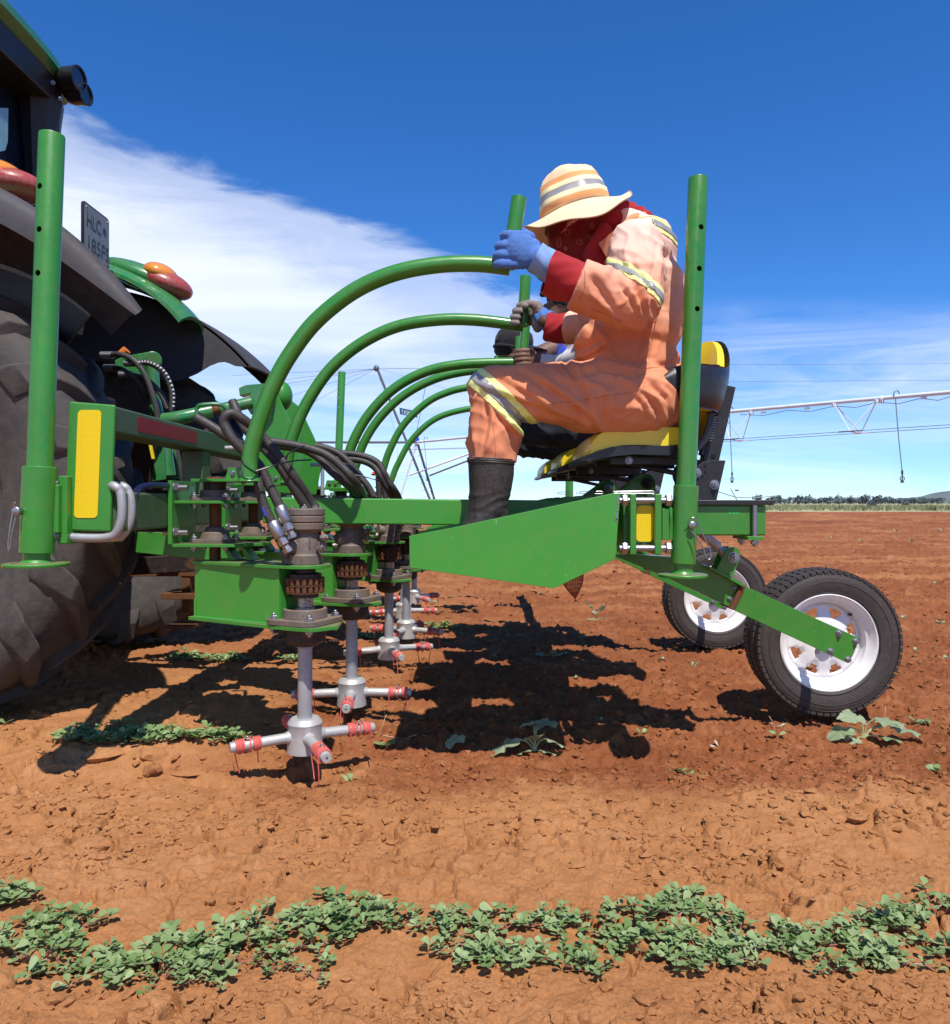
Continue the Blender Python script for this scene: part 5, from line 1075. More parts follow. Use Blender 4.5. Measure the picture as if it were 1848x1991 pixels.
def folds(co, no, amp, ang, fa, fb, s):      # creases running at angle ang in the side view
    c, s_ = math.cos(ang), math.sin(ang); a = co[:, 0]*c+co[:, 2]*s_; b = -co[:, 0]*s_+co[:, 2]*c
    wa = .025*vnoise(a*9+co[:, 1]*3, b*9, s+40)
    r = vnoise((a+wa)*fa+co[:, 1]*2.1, (b+wa)*fb+co[:, 1]*3.3, s); return amp*((1-np.abs(r)*2.4).clip(-.4, 1)**2*np.sign(1-np.abs(r)*2.4)-.35)
def cloth(name, c, c2, rough=.85, weave=900, fade=(1, 1, 1), fadeamt=0., sheen=.3, dirt=.25, dirtc=(.35, .2, .12)):
    m = bpy.data.materials.new(name); m.use_nodes = True; t = m.node_tree; b = t.nodes['Principled BSDF']; tc = nn(t, 'ShaderNodeTexCoord')
    n1 = nn(t, 'ShaderNodeTexNoise', i_Scale=5., i_Detail=6., i_Roughness=.6); lk(t, tc.outputs['Object'], n1.inputs['Vector'])
    n2 = nn(t, 'ShaderNodeTexNoise', i_Scale=22., i_Detail=8., i_Roughness=.7); lk(t, tc.outputs['Object'], n2.inputs['Vector'])
    col = ramp(t, n1.outputs[0], [(.3, c), (.72, c2)])
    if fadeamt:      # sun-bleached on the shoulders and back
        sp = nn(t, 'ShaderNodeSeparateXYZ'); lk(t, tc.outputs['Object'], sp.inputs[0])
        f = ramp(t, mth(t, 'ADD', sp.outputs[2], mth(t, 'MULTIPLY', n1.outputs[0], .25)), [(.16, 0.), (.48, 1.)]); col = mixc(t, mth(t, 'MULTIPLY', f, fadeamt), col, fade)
    col = mixc(t, mth(t, 'MULTIPLY', ramp(t, n2.outputs[0], [(.52, 0.), (.8, 1.)]), dirt), col, dirtc)
    lk(t, col, b.inputs['Base Color']); b.inputs['Roughness'].default_value = rough; b.inputs['Specular IOR Level'].default_value = .2; b.inputs['Sheen Weight'].default_value = sheen*.3
    w1 = nn(t, 'ShaderNodeTexNoise', i_Scale=weave*.35, i_Detail=2.); lk(t, tc.outputs['Object'], w1.inputs['Vector'])
    bp = nn(t, 'ShaderNodeBump', i_Strength=.25, i_Distance=.0015); lk(t, mth(t, 'ADD', w1.outputs[0], mth(t, 'MULTIPLY', n2.outputs[0], 1.8)), bp.inputs['Height']); lk(t, bp.outputs[0], b.inputs['Normal'])
    return m
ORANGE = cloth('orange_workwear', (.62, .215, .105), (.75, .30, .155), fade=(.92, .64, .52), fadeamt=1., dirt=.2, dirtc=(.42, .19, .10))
RED = cloth('red_knit', (.30, .014, .018), (.38, .022, .026), dirt=.1)
SKIN = mat('dark_skin', (.10, .045, .028), .5, var=.15, vs=20, bump=.2, bs=200); SKIN2 = mat('brown_skin', (.17, .085, .055), .5, var=.2, vs=30, bump=.3, bs=250, dust=.15)
GLOVE = cloth('blue_glove_knit', (.06, .14, .38), (.09, .20, .50), dirt=.3, dirtc=(.05, .05, .08)); GLOVEC = cloth('pale_blue_cuff_knit', (.18, .30, .58), (.24, .38, .66), dirt=.25, dirtc=(.06, .06, .1))
PALM = cloth('grey_glove_palm', (.17, .145, .125), (.27, .23, .20), dirt=.35, dirtc=(.08, .06, .05))
BOOT = mat('black_rubber_boot', (.022, .020, .018), .42, var=.25, vs=14, dust=.45, dustc=(.13, .105, .085), bump=.25, bs=120)
HATC = cloth('cream_hat_cloth', (.78, .56, .33), (.86, .66, .42), dirt=.12, dirtc=(.55, .35, .22)); HATO = cloth('orange_hat_mesh', (.74, .33, .11), (.80, .40, .16), dirt=.15)
REFG = mat('grey_reflective_tape', (.30, .29, .29), .35, var=.08, spec=.6); REFL = mat('lime_tape', (.80, .84, .30), .6, var=.06, dust=.12, dustc=(.6, .5, .3)); CREAM = mat('cream_tape', (.90, .82, .42), .6, var=.05)
def bandana_mat():
    m = cloth('shaded_red_bandana', (.15, .008, .008), (.20, .012, .012), dirt=.1); t = m.node_tree; b = t.nodes['Principled BSDF']; src = b.inputs['Base Color'].links[0].from_socket  # red darkened to carry the shade under the hat brim
    tc = nn(t, 'ShaderNodeTexCoord'); vo = nn(t, 'ShaderNodeTexVoronoi', feature='F1', i_Scale=26., i_Randomness=.8); lk(t, tc.outputs['Object'], vo.inputs['Vector'])
    r = ramp(t, vo.outputs['Distance'], [(.20, 0.), (.24, .8), (.28, 0.), (.5, 0.)]); r2 = ramp(t, vo.outputs['Distance'], [(.05, .7), (.08, 0.)])
    lk(t, mixc(t, mth(t, 'MULTIPLY', mth(t, 'MAXIMUM', r, r2), .45), src, (.75, .45, .35)), b.inputs['Base Color']); return m
def reflect_band(src, par, p, nrm, near, rad, w_=.052, mid=.022):
    a = band(src, 'reflective_band', REFL, par, p, nrm, w_, near, rad, .0025); band(src, 'grey_stripe', REFG, a, p, nrm, mid, near, rad, .0045); return a
def fingers(mb, chains):
    for ch in chains:
        q = cat([c[0] for c in ch], 4); rs = np.interp(np.linspace(0, len(ch)-1, len(q)), range(len(ch)), [c[1] for c in ch])
        mb.tube(q, list(rs), 12); mb.ell(q[-1], rs[-1], None, 12, 8); mb.ell(q[0], rs[0], None, 12, 8)
        for c in ch[1:-1]: mb.ell(c[0], c[1]*1.06, None, 12, 8)
def fist(h, hd, ys, kx, near, far_, r, tipx, palm, par, m, name, voxel=.0028, thumb=None, wrist=None, extra=None):
    mb = MB(); chs = []
    for i, y in enumerate(ys):
        ri = r*(1.0, 1.02, .97, .88)[i]; k = kx[i]
        chs.append([(P(h[0]+palm[i], y, near), ri*1.12), (P(k+9, y-1, near-.004), ri*1.1), (P(k, y, (near*.6+hd*.4)), ri*1.05), (P(k+2, y+1, hd*.5+far_*.5), ri), (P(k+13, y+2, far_), ri*.95), (P(tipx[i], y+2, far_), ri*.85)])
    fingers(mb, chs)
    if thumb: fingers(mb, [thumb])
    for c, rr in (extra or []): mb.ell(c, rr)
    if wrist: mb.caps_(wrist)
    return organic(mb, name, m, par, voxel, 3, lambda co, no: .0008*n3(co, (90, 90, 90), 5), .5)
# ---- the near worker
P1 = thing('person', 'worker in faded orange overalls, cream banded sun hat and blue gloves on the nearest seat', 'person', (.60, 2.70, 1.12))
def hip_layout(dy, k=1.0):
    def Q(x, y, d): p = P(x, y, d); p.y += dy; return p
    return Q
def body_mesh(Q, par, headc, m, hands, name='body', r=.8):
    mb = MB()
    mb.caps_([(Q(1262, 780, 2.70), .12), (Q(1240, 690, 2.70), .12), (Q(1228, 580, 2.70), .125), (Q(1232, 490, 2.70), .10)])
    mb.caps_([(Q(1234, 488, 2.62), .06), (Q(1234, 488, 2.80), .06)]); mb.caps_([(Q(1232, 470, 2.70), .06), (headc+V((.05, 0, -.08)), .052), (headc, .06)])
    hd = MB(); mb.ell(headc, (.088, .074, .105)); mb.ell(headc+V((-.045, 0, -.045)), (.05, .055, .055)); mb.ell(headc+V((-.095, 0, -.015)), (.022, .014, .026))
    for s_ in (-1, 1): mb.ell(headc+V((.01, s_*.074, -.01)), (.02, .010, .032)); mb.ell(headc+V((-.078, s_*.032, .005)), (.014, .017, .012))
    mb.ell(headc+V((-.088, 0, -.058)), (.014, .026, .009))
    for s_, hn in zip((-1, 1), hands):
        mb.caps_([(Q(1234, 485, 2.70+.18*s_), .055)]+[(p, q) for p, q in hn])
        kd = 2.70+.15*s_; mb.caps_([(Q(1245, 782, kd), .085), (Q(958, 755, kd), .058), (Q(957, 900, kd), .05), (Q(950, 985, kd), .04)])
    return organic(mb, name, m, par, .009, 5)
Q = hip_layout(0)
hc = P(1122, 442, 2.68)
lw = P(1062, 518, 2.335); rw = P(1058, 625, 3.06)
body_mesh(Q, P1, hc, SKIN, [[(P(1228, 590, 2.36), .045), (P(1100, 540, 2.335), .035), (lw, .027)], [(P(1200, 640, 2.95), .045), (P(1110, 638, 3.03), .035), (rw, .027)]])
mb = MB()
mb.ell(P(1270, 772, 2.70), (.150, .178, .130)); mb.ell(P(1226, 705, 2.70), (.170, .172, .120)); mb.ell(P(1230, 640, 2.70), (.182, .185, .14)); mb.ell(P(1238, 565, 2.70), (.168, .195, .15)); mb.ell(P(1240, 496, 2.70), (.135, .195, .125)); mb.ell(P(1256, 600, 2.70), (.150, .17, .20)); mb.ell(P(1222, 452, 2.70), (.085, .13, .07))
mb.ell(P(1170, 668, 2.70), (.105, .14, .085)); mb.ell(P(1180, 590, 2.70), (.10, .15, .12))
for sd_ in (-1, 1):
    kd = 2.70+.155*sd_
    mb.caps_([(P(1252, 778, kd-.02*sd_), .122), (P(1150, 772, kd), .115), (P(1050, 766, kd), .100), (P(962, 757, kd), .083)])
    mb.caps_([(P(958, 760, kd), .082), (P(960, 820, kd), .080), (P(958, 868, kd), .079)]); mb.tube([P(957, 850, kd), P(958, 902, kd)], [.080, .083], 24)
mb.caps_([(P(1236, 480, 2.50), .088), (P(1243, 530, 2.43), .086), (P(1240, 584, 2.37), .080), (P(1222, 592, 2.34), .078), (P(1165, 570, 2.33), .074)]); mb.tube([P(1165, 570, 2.33), P(1121, 552, 2.33)], [.078, .080], 24)
mb.caps_([(P(1222, 485, 2.88), .086), (P(1205, 560, 2.95), .078), (P(1195, 640, 2.98), .07), (P(1140, 640, 3.0), .062)]); mb.tube([P(1140, 640, 3.0), P(1104, 638, 3.03)], [.064, .066], 20)
mb.ell(P(1240, 612, 2.34), (.05, .05, .045))
RIDGES = [([(967, 757), (1004, 768), (1051, 788), (1094, 813)], 7, .012), ([(1000, 742), (1039, 768), (1082, 797), (1125, 819)], 7, .011), ([(1035, 724), (1078, 750), (1125, 782), (1156, 815)], 8, .012), ([(1120, 718), (1145, 758), (1164, 811)], 7, .009),
    ([(1210, 728), (1190, 770), (1185, 820)], 7, .007), ([(1262, 760), (1285, 790), (1296, 825)], 6, .009), ([(1240, 765), (1262, 790), (1270, 822)], 6, .007), ([(1275, 745), (1300, 770), (1305, 800)], 5, .008),
    ([(950, 775), (958, 815), (948, 880)], 6, .009), ([(975, 800), (1000, 838), (1010, 880)], 6, .009), ([(985, 815), (1008, 848)], 5, .010), ([(925, 780), (920, 840), (925, 890)], 5, .007), ([(1000, 815), (1018, 838)], 4, .010),
    ([(1227, 530), (1250, 562), (1264, 604)], 6, .011), ([(1211, 542), (1234, 573), (1246, 606)], 6, .009), ([(1245, 520), (1266, 545), (1275, 580)], 5, .009), ([(1150, 520), (1175, 550), (1205, 600)], 7, .006), ([(1130, 530), (1150, 570), (1185, 605)], 6, .006),
    ([(1275, 620), (1258, 680), (1252, 735)], 7, .009), ([(1165, 640), (1180, 665), (1140, 690), (1118, 694)], 8, .010), ([(1128, 718), (1170, 706), (1230, 716), (1290, 700)], 8, .010), ([(1105, 700), (1135, 735)], 6, .008),
    ([(1285, 495), (1281, 530), (1284, 560)], 6, .008), ([(1305, 500), (1316, 540)], 6, .007), ([(1195, 480), (1190, 500), (1185, 515)], 6, .006), ([(1210, 500), (1225, 512), (1250, 512)], 6, .006)]
def wr(co, no):
    x = co[:, 0]; z = co[:, 2]; px_ = CX+x/co[:, 1]*F; py = HY-(z-CH)/co[:, 1]*F
    leg = 1/(1+np.exp(-(py-725)/14)); thigh = leg*(1/(1+np.exp(-(px_-1010)/14))); shin = leg-thigh; tor = 1-leg
    arm = 1/(1+np.exp(((co[:, 1]-2.50))/.02))*tor
    d = thigh*(folds(co, no, .013, R_(-26), 1.7, 7.5, 1)+folds(co, no, .006, R_(-42), 2.2, 13, 2))
    d = d+shin*(folds(co, no, .011, R_(66), 2.2, 9, 4)+folds(co, no, .005, R_(-40), 3, 11, 8))
    d = d+(tor-arm).clip(0)*(folds(co, no, .010, R_(40), 1.8, 6.5, 5)+folds(co, no, .005, R_(75), 2.6, 11, 6))+arm*(folds(co, no, .009, R_(150), 2.4, 9, 9)+folds(co, no, .005, R_(115), 3, 14, 10))
    front = (no[:, 1] < .15)*1.
    for pl, w_, a_ in RIDGES:
        best = np.full(len(co), 1e9); sg = np.zeros(len(co)); tt = np.zeros(len(co)); m_ = len(pl)-1
        for i in range(m_):
            (x0, y0), (x1, y1) = pl[i], pl[i+1]; L2 = (x1-x0)**2+(y1-y0)**2; t = np.clip(((px_-x0)*(x1-x0)+(py-y0)*(y1-y0))/L2, 0, 1); dx = px_-x0-t*(x1-x0); dy = py-y0-t*(y1-y0); ds = np.hypot(dx, dy); k = ds < best
            best = np.where(k, ds, best); sg = np.where(k, (dy*(x1-x0)-dx*(y1-y0))/math.sqrt(L2), sg); tt = np.where(k, (i+t)/m_, tt)
        ta = np.sin(np.pi*np.clip(tt*.9+.05, 0, 1))**.6; d = d+front*a_*ta*(np.exp(-(sg/w_)**2)-.9*np.exp(-((sg-w_*1.5)/(w_*.8))**2))*(best < w_*4)
    for cx_, cy_, w_ in ((1238, 585, 60), (1010, 830, 45), (1200, 745, 90)): d = d+.004*np.exp(-(((px_-cx_)/w_)**2+((py-cy_)/w_)**2))*(folds(co, no, 1., R_(25), 6, 26, 12))
    hem = 1-np.clip((1150-px_)/20, 0, 1)*np.clip((700-py)/20, 0, 1)*(co[:, 1] < 2.5); hem2 = 1-np.clip((py-880)/14, 0, 1); d = d*(.08+.92*hem)*(.3+.7*hem2)
    return d*1.15+.0006*n3(co, (60, 60, 60), 9)
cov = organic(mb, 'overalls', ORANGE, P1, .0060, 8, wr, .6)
reflect_band(cov, cov, P(1243, 557, 2.40), (.62, -.1, .78), P(1243, 557, 2.40), .155, .046, .018)
reflect_band(cov, cov, P(972, 779, 2.545), (.69, -.05, .72), P(972, 779, 2.545), .165, .070, .028)
reflect_band(cov, cov, P(1290, 470, 2.70), (.30, -.1, 1), P(1300, 470, 2.66), .16, .052, .022)
band(cov, 'reflective_band', REFL, cov, P(1178, 500, 2.60), (1, .8, .25), .012, P(1178, 500, 2.60), .09)
# crotch flap, pocket seam and collar
def seam(pl, kd, r):       # a stitched seam laid on the cloth by casting onto it from the side
    from mathutils.bvhtree import BVHTree
    og = ORG['overalls']; dg = cov.data; tr = BVHTree.FromPolygons([v.co[:] for v in dg.vertices], [p.vertices[:] for p in dg.polygons]); q = []
    for i in range(len(pl)-1):
        for k in range(8):
            t = k/8; x = pl[i][0]+(pl[i+1][0]-pl[i][0])*t; y = pl[i][1]+(pl[i+1][1]-pl[i][1])*t
            a = P(x, y, 1.9); h = tr.ray_cast(a-og, (P(x, y, 3)-a).normalized())
            if h[0] is not None: q.append(h[0]+og-V((0, .0006, 0)))
    if len(q) > 2: MB().tube(q, r, 5).build('seam', SEAM, cov)
SEAM = cloth('seam_thread', (.50, .16, .075), (.58, .22, .11))
for pl in ([(1056, 786), (1120, 780), (1190, 768), (1236, 762)], [(1128, 506), (1138, 530), (1137, 560), (1124, 590)], [(1290, 500), (1280, 600), (1262, 700), (1250, 760)], [(1150, 600), (1190, 616), (1222, 632)], [(955, 800), (962, 850), (965, 890)], [(1200, 705), (1250, 716), (1300, 712)]): seam(pl, 0, .0012)
b = MB(); b.prism([P(1206, 712, 2.515), P(1226, 704, 2.515), P(1246, 752, 2.50), P(1230, 748, 2.50)], (0, .004, 0)); b.build('pocket_flap', ORANGE, cov, bevel=.0015)
for x, y in ((1189, 548), (1181, 540)): MB().ell(P(x, y, 2.50), .005).build('button', CREAM, cov)
b = MB(); b.prism([P(1163, 473, 2.545), P(1195, 447, 2.50), P(1203, 474, 2.50), P(1180, 503, 2.53)], (.01, .006, 0)); b.build('collar', ORANGE, cov, bevel=.003)
b = MB(); b.tube(cat([P(1205, 450, 2.52), P(1230, 425, 2.56), P(1255, 418, 2.68), P(1258, 420, 2.80)], 6), .013, 8); b.build('collar_roll', ORANGE, cov)
# boots
for sd_ in (-1, 1):
    kd = 2.70+.155*sd_-.01; mb = MB()
    q = [(955, 893, .0765), (955, 925, .0745), (953, 955, .070), (949, 978, .066), (946, 995, .064)]
    mb.tube([P(x, y, kd) for x, y, r in q], [r for *_, r in q], 28)
    mb.caps_([(P(948, 990, kd), .062), (P(936, 1022, kd-.01), .055), (P(915, 1052, kd-.02), .048), (P(900, 1066, kd-.02), .042)]); mb.ell(P(962, 1003, kd), (.05, .048, .035))
    bo = organic(mb, 'rubber_boot', BOOT, P1, .006, 4, lambda co, no: folds(co, no, .0025, R_(70), 5, 18, 21)+folds(co, no, .004, R_(5), 5, 30, 22)*np.exp(-((co[:, 2]-.86)/.04)**2))
    b = MB()
    for i, y in enumerate((893.5, 897, 900.5)): b.tube([P(955, y, kd)+V(((.0775-i*.0003)*math.cos(a), (.0775-i*.0003)*math.sin(a), -.004*math.cos(a))) for a in [2*math.pi*k/40 for k in range(40)]], .0022, 6, closed=True)
    b.build('boot_rim', BOOT, bo)
# knitted cuffs, wide and open
def cuff(a, b_, r0, r1, par, m, name, sq=1.0, wv=.004, s=0):
    a, b_ = V(a), V(b_); L = (b_-a).length; fr = frame(b_-a); vs = []; nu, nv = 44, 14
    for side in (0, 1):
        for j in range(nv+1):
            t = j/nv
            for i in range(nu):
                an = 2*math.pi*i/nu; r = (r0+(r1-r0)*t)-(.004 if side else 0)+wv*float(vnoise(np.array([math.cos(an)*1.6+s]), np.array([math.sin(an)*1.6+t*2.2]))[0])
                vs.append(a+fr@V((r*math.cos(an), r*math.sin(an)*sq, L*t+.006*math.sin(an*2+s)*(t))))
    M = nu*(nv+1); fs = []
    for j in range(nv):
        for i in range(nu): p = j*nu+i; q = j*nu+(i+1) % nu; fs.append((p, q, q+nu, p+nu)); fs.append((p+M, p+nu+M, q+nu+M, q+M))
    for i in range(nu): q = (i+1) % nu; fs.append((i, i+M, q+M, q)); o = nv*nu; fs.append((o+i, o+q, o+q+M, o+i+M))
    return MB().add(vs, fs).build(name, m, par, ang=70)
cuff(P(1142, 559, 2.33), P(1066, 530, 2.33), .063, .064, P1, RED, 'red_cuff', 1.0, .010, 1)
cuff(P(1112, 639, 3.03), P(1064, 637, 3.06), .058, .056, P1, RED, 'red_cuff', 1.0, .007, 4)
# left glove: back of the hand to the camera
H = (998, 487); mb_extra = [(P(1018, 487, 2.315), (.040, .026, .054)), (P(1034, 494, 2.322), (.036, .028, .050)), (P(1002, 480, 2.31), (.030, .022, .048))]
g = fist(H, 2.37, (459, 479, 497, 514), (982, 972, 968, 967), 2.318, 2.422, .0150, (1004, 1004, 1003, 1003), (22, 20, 18, 18), P1, GLOVE, 'left_glove', thumb=[(P(1030, 462, 2.35), .019), (P(1012, 452, 2.40), .017), (P(994, 455, 2.42), .015)], wrist=[(P(1042, 502, 2.325), .040), (P(1055, 511, 2.33), .036)], extra=mb_extra)
cuff(P(1040, 500, 2.325), P(1080, 524, 2.33), .044, .048, g, GLOVEC, 'glove_cuff', 1.0, .006, 2)
# right glove: palm side to the camera, fingers come round from behind
mb = MB(); hd = 3.12; r = .0125; chs = []
for y, kx, tx in ((593, 1010, 1022), (603, 1002, 1012), (615, 998, 1008), (626, 996, 1006)):
    chs.append([(P(1042, y+2, 3.165), r*1.15), (P(1026, y, 3.185), r*1.1), (P(kx+3, y, 3.165), r*1.05), (P(kx, y+1, 3.12), r), (P(kx+3, y+2, 3.085), r), (P(tx, y+2, 3.07), r*.95)])
fingers(mb, chs); fingers(mb, [[(P(1050, 612, 3.10), .022), (P(1040, 594, 3.085), .018), (P(1028, 590, 3.08), .0145), (P(1016, 592, 3.078), .0135)]])
mb.ell(P(1044, 612, 3.145), (.034, .03, .058)); mb.ell(P(1046, 625, 3.11), (.026, .026, .045)); mb.caps_([(P(1050, 618, 3.13), .038), (P(1064, 622, 3.08), .032)])
g = organic(mb, 'right_glove', PALM, P1, .003, 3, lambda co, no: .0008*n3(co, (90, 90, 90), 5), .5)
cuff(P(1050, 616, 3.12), P(1074, 628, 3.065), .040, .042, g, GLOVE, 'glove_cuff', 1.0, .005, 7)
# hood, scarf and bandana
mb = MB(); mb.caps_([(P(1168, 428, 2.68), .070), (P(1205, 424, 2.69), .066), (P(1240, 436, 2.70), .058)]); mb.ell(P(1190, 445, 2.69), (.085, .10, .06)); mb.caps_([(P(1160, 470, 2.60), .03), (P(1168, 510, 2.59), .03)]); mb.caps_([(P(1175, 450, 2.58), .03), (P(1150, 500, 2.58), .028)])
organic(mb, 'red_hood', RED, P1, .006, 5, lambda co, no: folds(co, no, .006, R_(30), 5, 18, 31))
mb = MB(); mb.ell(P(1122, 446, 2.675), (.096, .085, .085)); mb.ell(P(1108, 470, 2.67), (.064, .072, .060)); mb.caps_([(P(1118, 478, 2.66), .066), (P(1140, 500, 2.65), .070), (P(1160, 520, 2.66), .072)]); mb.ell(P(1080, 455, 2.67), (.026, .03, .03))
mb.ell(P(1158, 450, 2.68), (.06, .085, .07)); mb.caps_([(P(1085, 462, 2.665), .036), (P(1092, 490, 2.66), .030)])
organic(mb, 'bandana', bandana_mat(), P1, .005, 4, lambda co, no: folds(co, no, .004, R_(75), 5, 22, 33))
# sun hat
def hat(c, tilt, par):
    c = V(c); R = Matrix.Rotation(-R_(tilt), 3, 'Y'); vs = []; fs = []; ms = []; N = 96
    rings = [(.104, -.004, 0), (.109, .004, 1), (.1085, .026, 1), (.1075, .030, 2), (.106, .044, 2), (.1045, .046, 3), (.101, .068, 3), (.1005, .070, 2), (.097, .084, 2), (.0955, .087, 1), (.091, .106, 1), (.088, .112, 0), (.080, .130, 0), (.066, .144, 0), (.045, .153, 0), (.02, .157, 0), (.002, .158, 0)]
    b = MB(); vs = []; rings = [(r, z*.94, m) for r, z, m in rings]
    for r, z, m in rings:
        for k in range(N):
            a = 2*math.pi*k/N; dent = 1-.05*math.exp(-((a-2.9)/.35)**2)*(z > .05); w_ = .0018*math.sin(5*a+z*30)+.0012*math.sin(11*a-z*50)
            vs.append(c+R@V(((r*1.13+w_)*math.cos(a)*dent-.0, (r*.93+w_)*math.sin(a), z+.004*math.sin(3*a+1)*(z > .1))))
    b.v = [tuple(v) for v in vs]
    for i in range(len(rings)-1):
        for k in range(N): b.f.append((i*N+k, i*N+(k+1) % N, (i+1)*N+(k+1) % N, (i+1)*N+k)); b.m.append(max(rings[i][2] if rings[i][2] == rings[i+1][2] else 0, 0)); b.sm.append(True)
    b.f.append(tuple((len(rings)-1)*N+k for k in range(N))); b.m.append(0); b.sm.append(True)
    h = b.build('sun_hat', [HATC, HATO, CREAM, REFG], par, ang=60); md = h.modifiers.new('solid', 'SOLIDIFY'); md.thickness = .002; md.offset = -1
    b = MB(); vs = []; nr = 18
    for i in range(nr+1):
        t = i/nr
        for k in range(N):
            a = 2*math.pi*k/N; ca, sa = math.cos(a), math.sin(a); rx = .118+t*.072; ry = .101+t*(.100 if sa < 0 else .08)
            side = abs(sa)**1.6; dr = -.095*t**1.2*side*(1.0 if sa < 0 else .6)+.004*t*math.sin(3*a+.4)+.006*t*t*math.sin(6*a+1.)-.010*t*t*max(0, -ca)
            dr += .012*t*max(0, ca)**3
            vs.append(c+R@V((rx*ca+.002, ry*sa, dr+.0006*math.sin(t*nr*math.pi)-.004)))
    fs = [(i*N+k, (i+1)*N+k, (i+1)*N+(k+1) % N, i*N+(k+1) % N) for i in range(nr) for k in range(N)]
    br = b.add(vs, fs).build('hat_brim', HATC, h, ang=70); md = br.modifiers.new('solid', 'SOLIDIFY'); md.thickness = .003; md.offset = -1
    b = MB(); e = [V(v) for v in vs[nr*N:]]; b.tube(e, .0022, 5, closed=True); b.build('brim_binding', mat('brim_binding', (.45, .28, .16), .8), h)
    return h
hat(P(1120, 409, 2.665), 15.5, P1)
# ---- two more workers further along
def worker(dy, label, top, topm, leg, headp, lh, hcap, boots):
    Q = hip_layout(dy); T = thing('person', label, 'person', (.60, 2.70+dy, 1.12))
    headp = V(headp); sh = Q(1234, 500, 2.70); nk = (headp+sh)/2
    body_mesh(Q, T, headp, SKIN2, [[(V(lh)+V((.22, .0, -.06)), .04), (V(lh)+V((.05, 0, -.01)), .028)], [(V(lh)+V((.28, .45, -.06)), .04), (V(lh)+V((.06, .50, 0)), .028)]])
    mb = MB(); mb.ell(Q(1262, 765, 2.70), (.13, .165, .12)); mb.ell(Q(1238, 690, 2.70), (.14, .16, .14)); mb.ell(Q(1232, 590, 2.70), (.135, .18, .15)); mb.ell(Q(1226, 510, 2.70), (.10, .19, .10))
    for s_, tgt in ((-1, V(lh)), (1, V(lh)+V((.01, .5, 0)))):
        mb.caps_([(Q(1230, 505, 2.70+.19*s_), .072), ((Q(1230, 600, 2.70+.22*s_)+tgt*0+V((-.02, 0, 0))), .06), (tgt+V((.16, 0, -.03)), .048)]); mb.tube([tgt+V((.16, 0, -.03)), tgt+V((.075, 0, -.012))], [.048, .042], 16)
    organic(mb, 'shirt', topm, T, .010, 4, lambda co, no: folds(co, no, .006, R_(40), 4, 15, 5))
    mb = MB(); mb.ell(Q(1268, 780, 2.70), (.135, .17, .12))
    for s_ in (-1, 1): kd = 2.70+.15*s_; mb.caps_([(Q(1255, 785, kd), .105), (Q(1100, 780, kd), .092), (Q(968, 770, kd), .07), (Q(975, 850, kd), .062)]); mb.tube([Q(975, 850, kd), Q(972, 915, kd)], [.062, .064], 20)
    organic(mb, 'trousers', leg, T, .009, 4, lambda co, no: folds(co, no, .008, R_(-30), 5, 20, 6)+folds(co, no, .006, R_(70), 5, 20, 16))
    for s_ in (-1, 1):
        kd = 2.70+.15*s_; mb = MB(); mb.tube([Q(970, 900, kd), Q(962, 990, kd)], [.068, .056], 20); mb.caps_([(Q(960, 1000, kd), .055), (Q(925, 1045, kd), .045), (Q(905, 1062, kd), .04)])
        organic(mb, 'rubber_boot', boots[0 if s_ < 0 else 1], T, .008, 3)
    # bare fist closed round the handle
    lh = V(lh); mb = MB(); chs = []; 
    for i in range(4):
        z = .034-.021*i; rr = .0115*(1.02, 1.05, 1.0, .9)[i]; jx = (.0, -.004, -.004, 0)[i]
        chs.append([(lh+V((.030, -.028, z)), rr*1.15), (lh+V((.0+jx, -.040, z-.001)), rr*1.15), (lh+V((-.030+jx, -.028, z-.003)), rr*1.1), (lh+V((-.038+jx, .0, z-.004)), rr), (lh+V((-.024+jx, .030, z-.004)), rr), (lh+V((.005, .034, z-.004)), rr*.9)])
    fingers(mb, chs); fingers(mb, [[(lh+V((.045, .0, .02)), .018), (lh+V((.03, .03, .045)), .014), (lh+V((-.005, .04, .040)), .012)]]); mb.ell(lh+V((.040, -.018, 0)), (.034, .024, .044)); mb.caps_([(lh+V((.05, -.01, -.004)), .030), (lh+V((.095, 0, -.014)), .026)])
    organic(mb, 'hand', SKIN2, T, .003, 3, None, .5)
    hcap(headp, T); return T
JEANS = cloth('dark_denim', (.022, .026, .034), (.045, .052, .062), dirt=.3, dirtc=(.08, .07, .06)); WSHIRT = cloth('white_shirt', (.62, .57, .56), (.75, .70, .69), dirt=.1); BSHIRT = cloth('blue_shirt', (.02, .05, .42), (.03, .08, .5), dirt=.1)
KNIT = cloth('dark_green_knit', (.010, .028, .028), (.02, .05, .05), dirt=.2, weave=300); CAPM = cloth('black_cap_cloth', (.016, .015, .018), (.03, .027, .03), dirt=.3, dirtc=(.08, .06, .06)); BEIGEB = mat('beige_rubber_boot', (.42, .33, .20), .5, dust=.3, dustc=(.25, .14, .08))
def beanie(h, T):
    mb = MB(); mb.ell(h+V((.01, 0, .035)), (.105, .092, .10)); mb.ell(h+V((.04, 0, -.01)), (.09, .085, .09))
    c = organic(mb, 'beanie', KNIT, T, .006, 3, lambda co, no: .002*np.sin(co[:, 1]*260))
    mb = MB()
    for k in range(30): a = random.uniform(0, 6.28); mb.ell(h+V((-.075+.02*math.cos(a)+random.uniform(-.02, .02), random.uniform(-.07, .05), .055+.03*math.sin(a))), random.uniform(.010, .016), None, 8, 6)
    organic(mb, 'knit_bobble', KNIT, c, .004, 1); MB().ell(h+V((.115, -.08, .0)), .016).build('ear_ornament', WSHIRT, c)
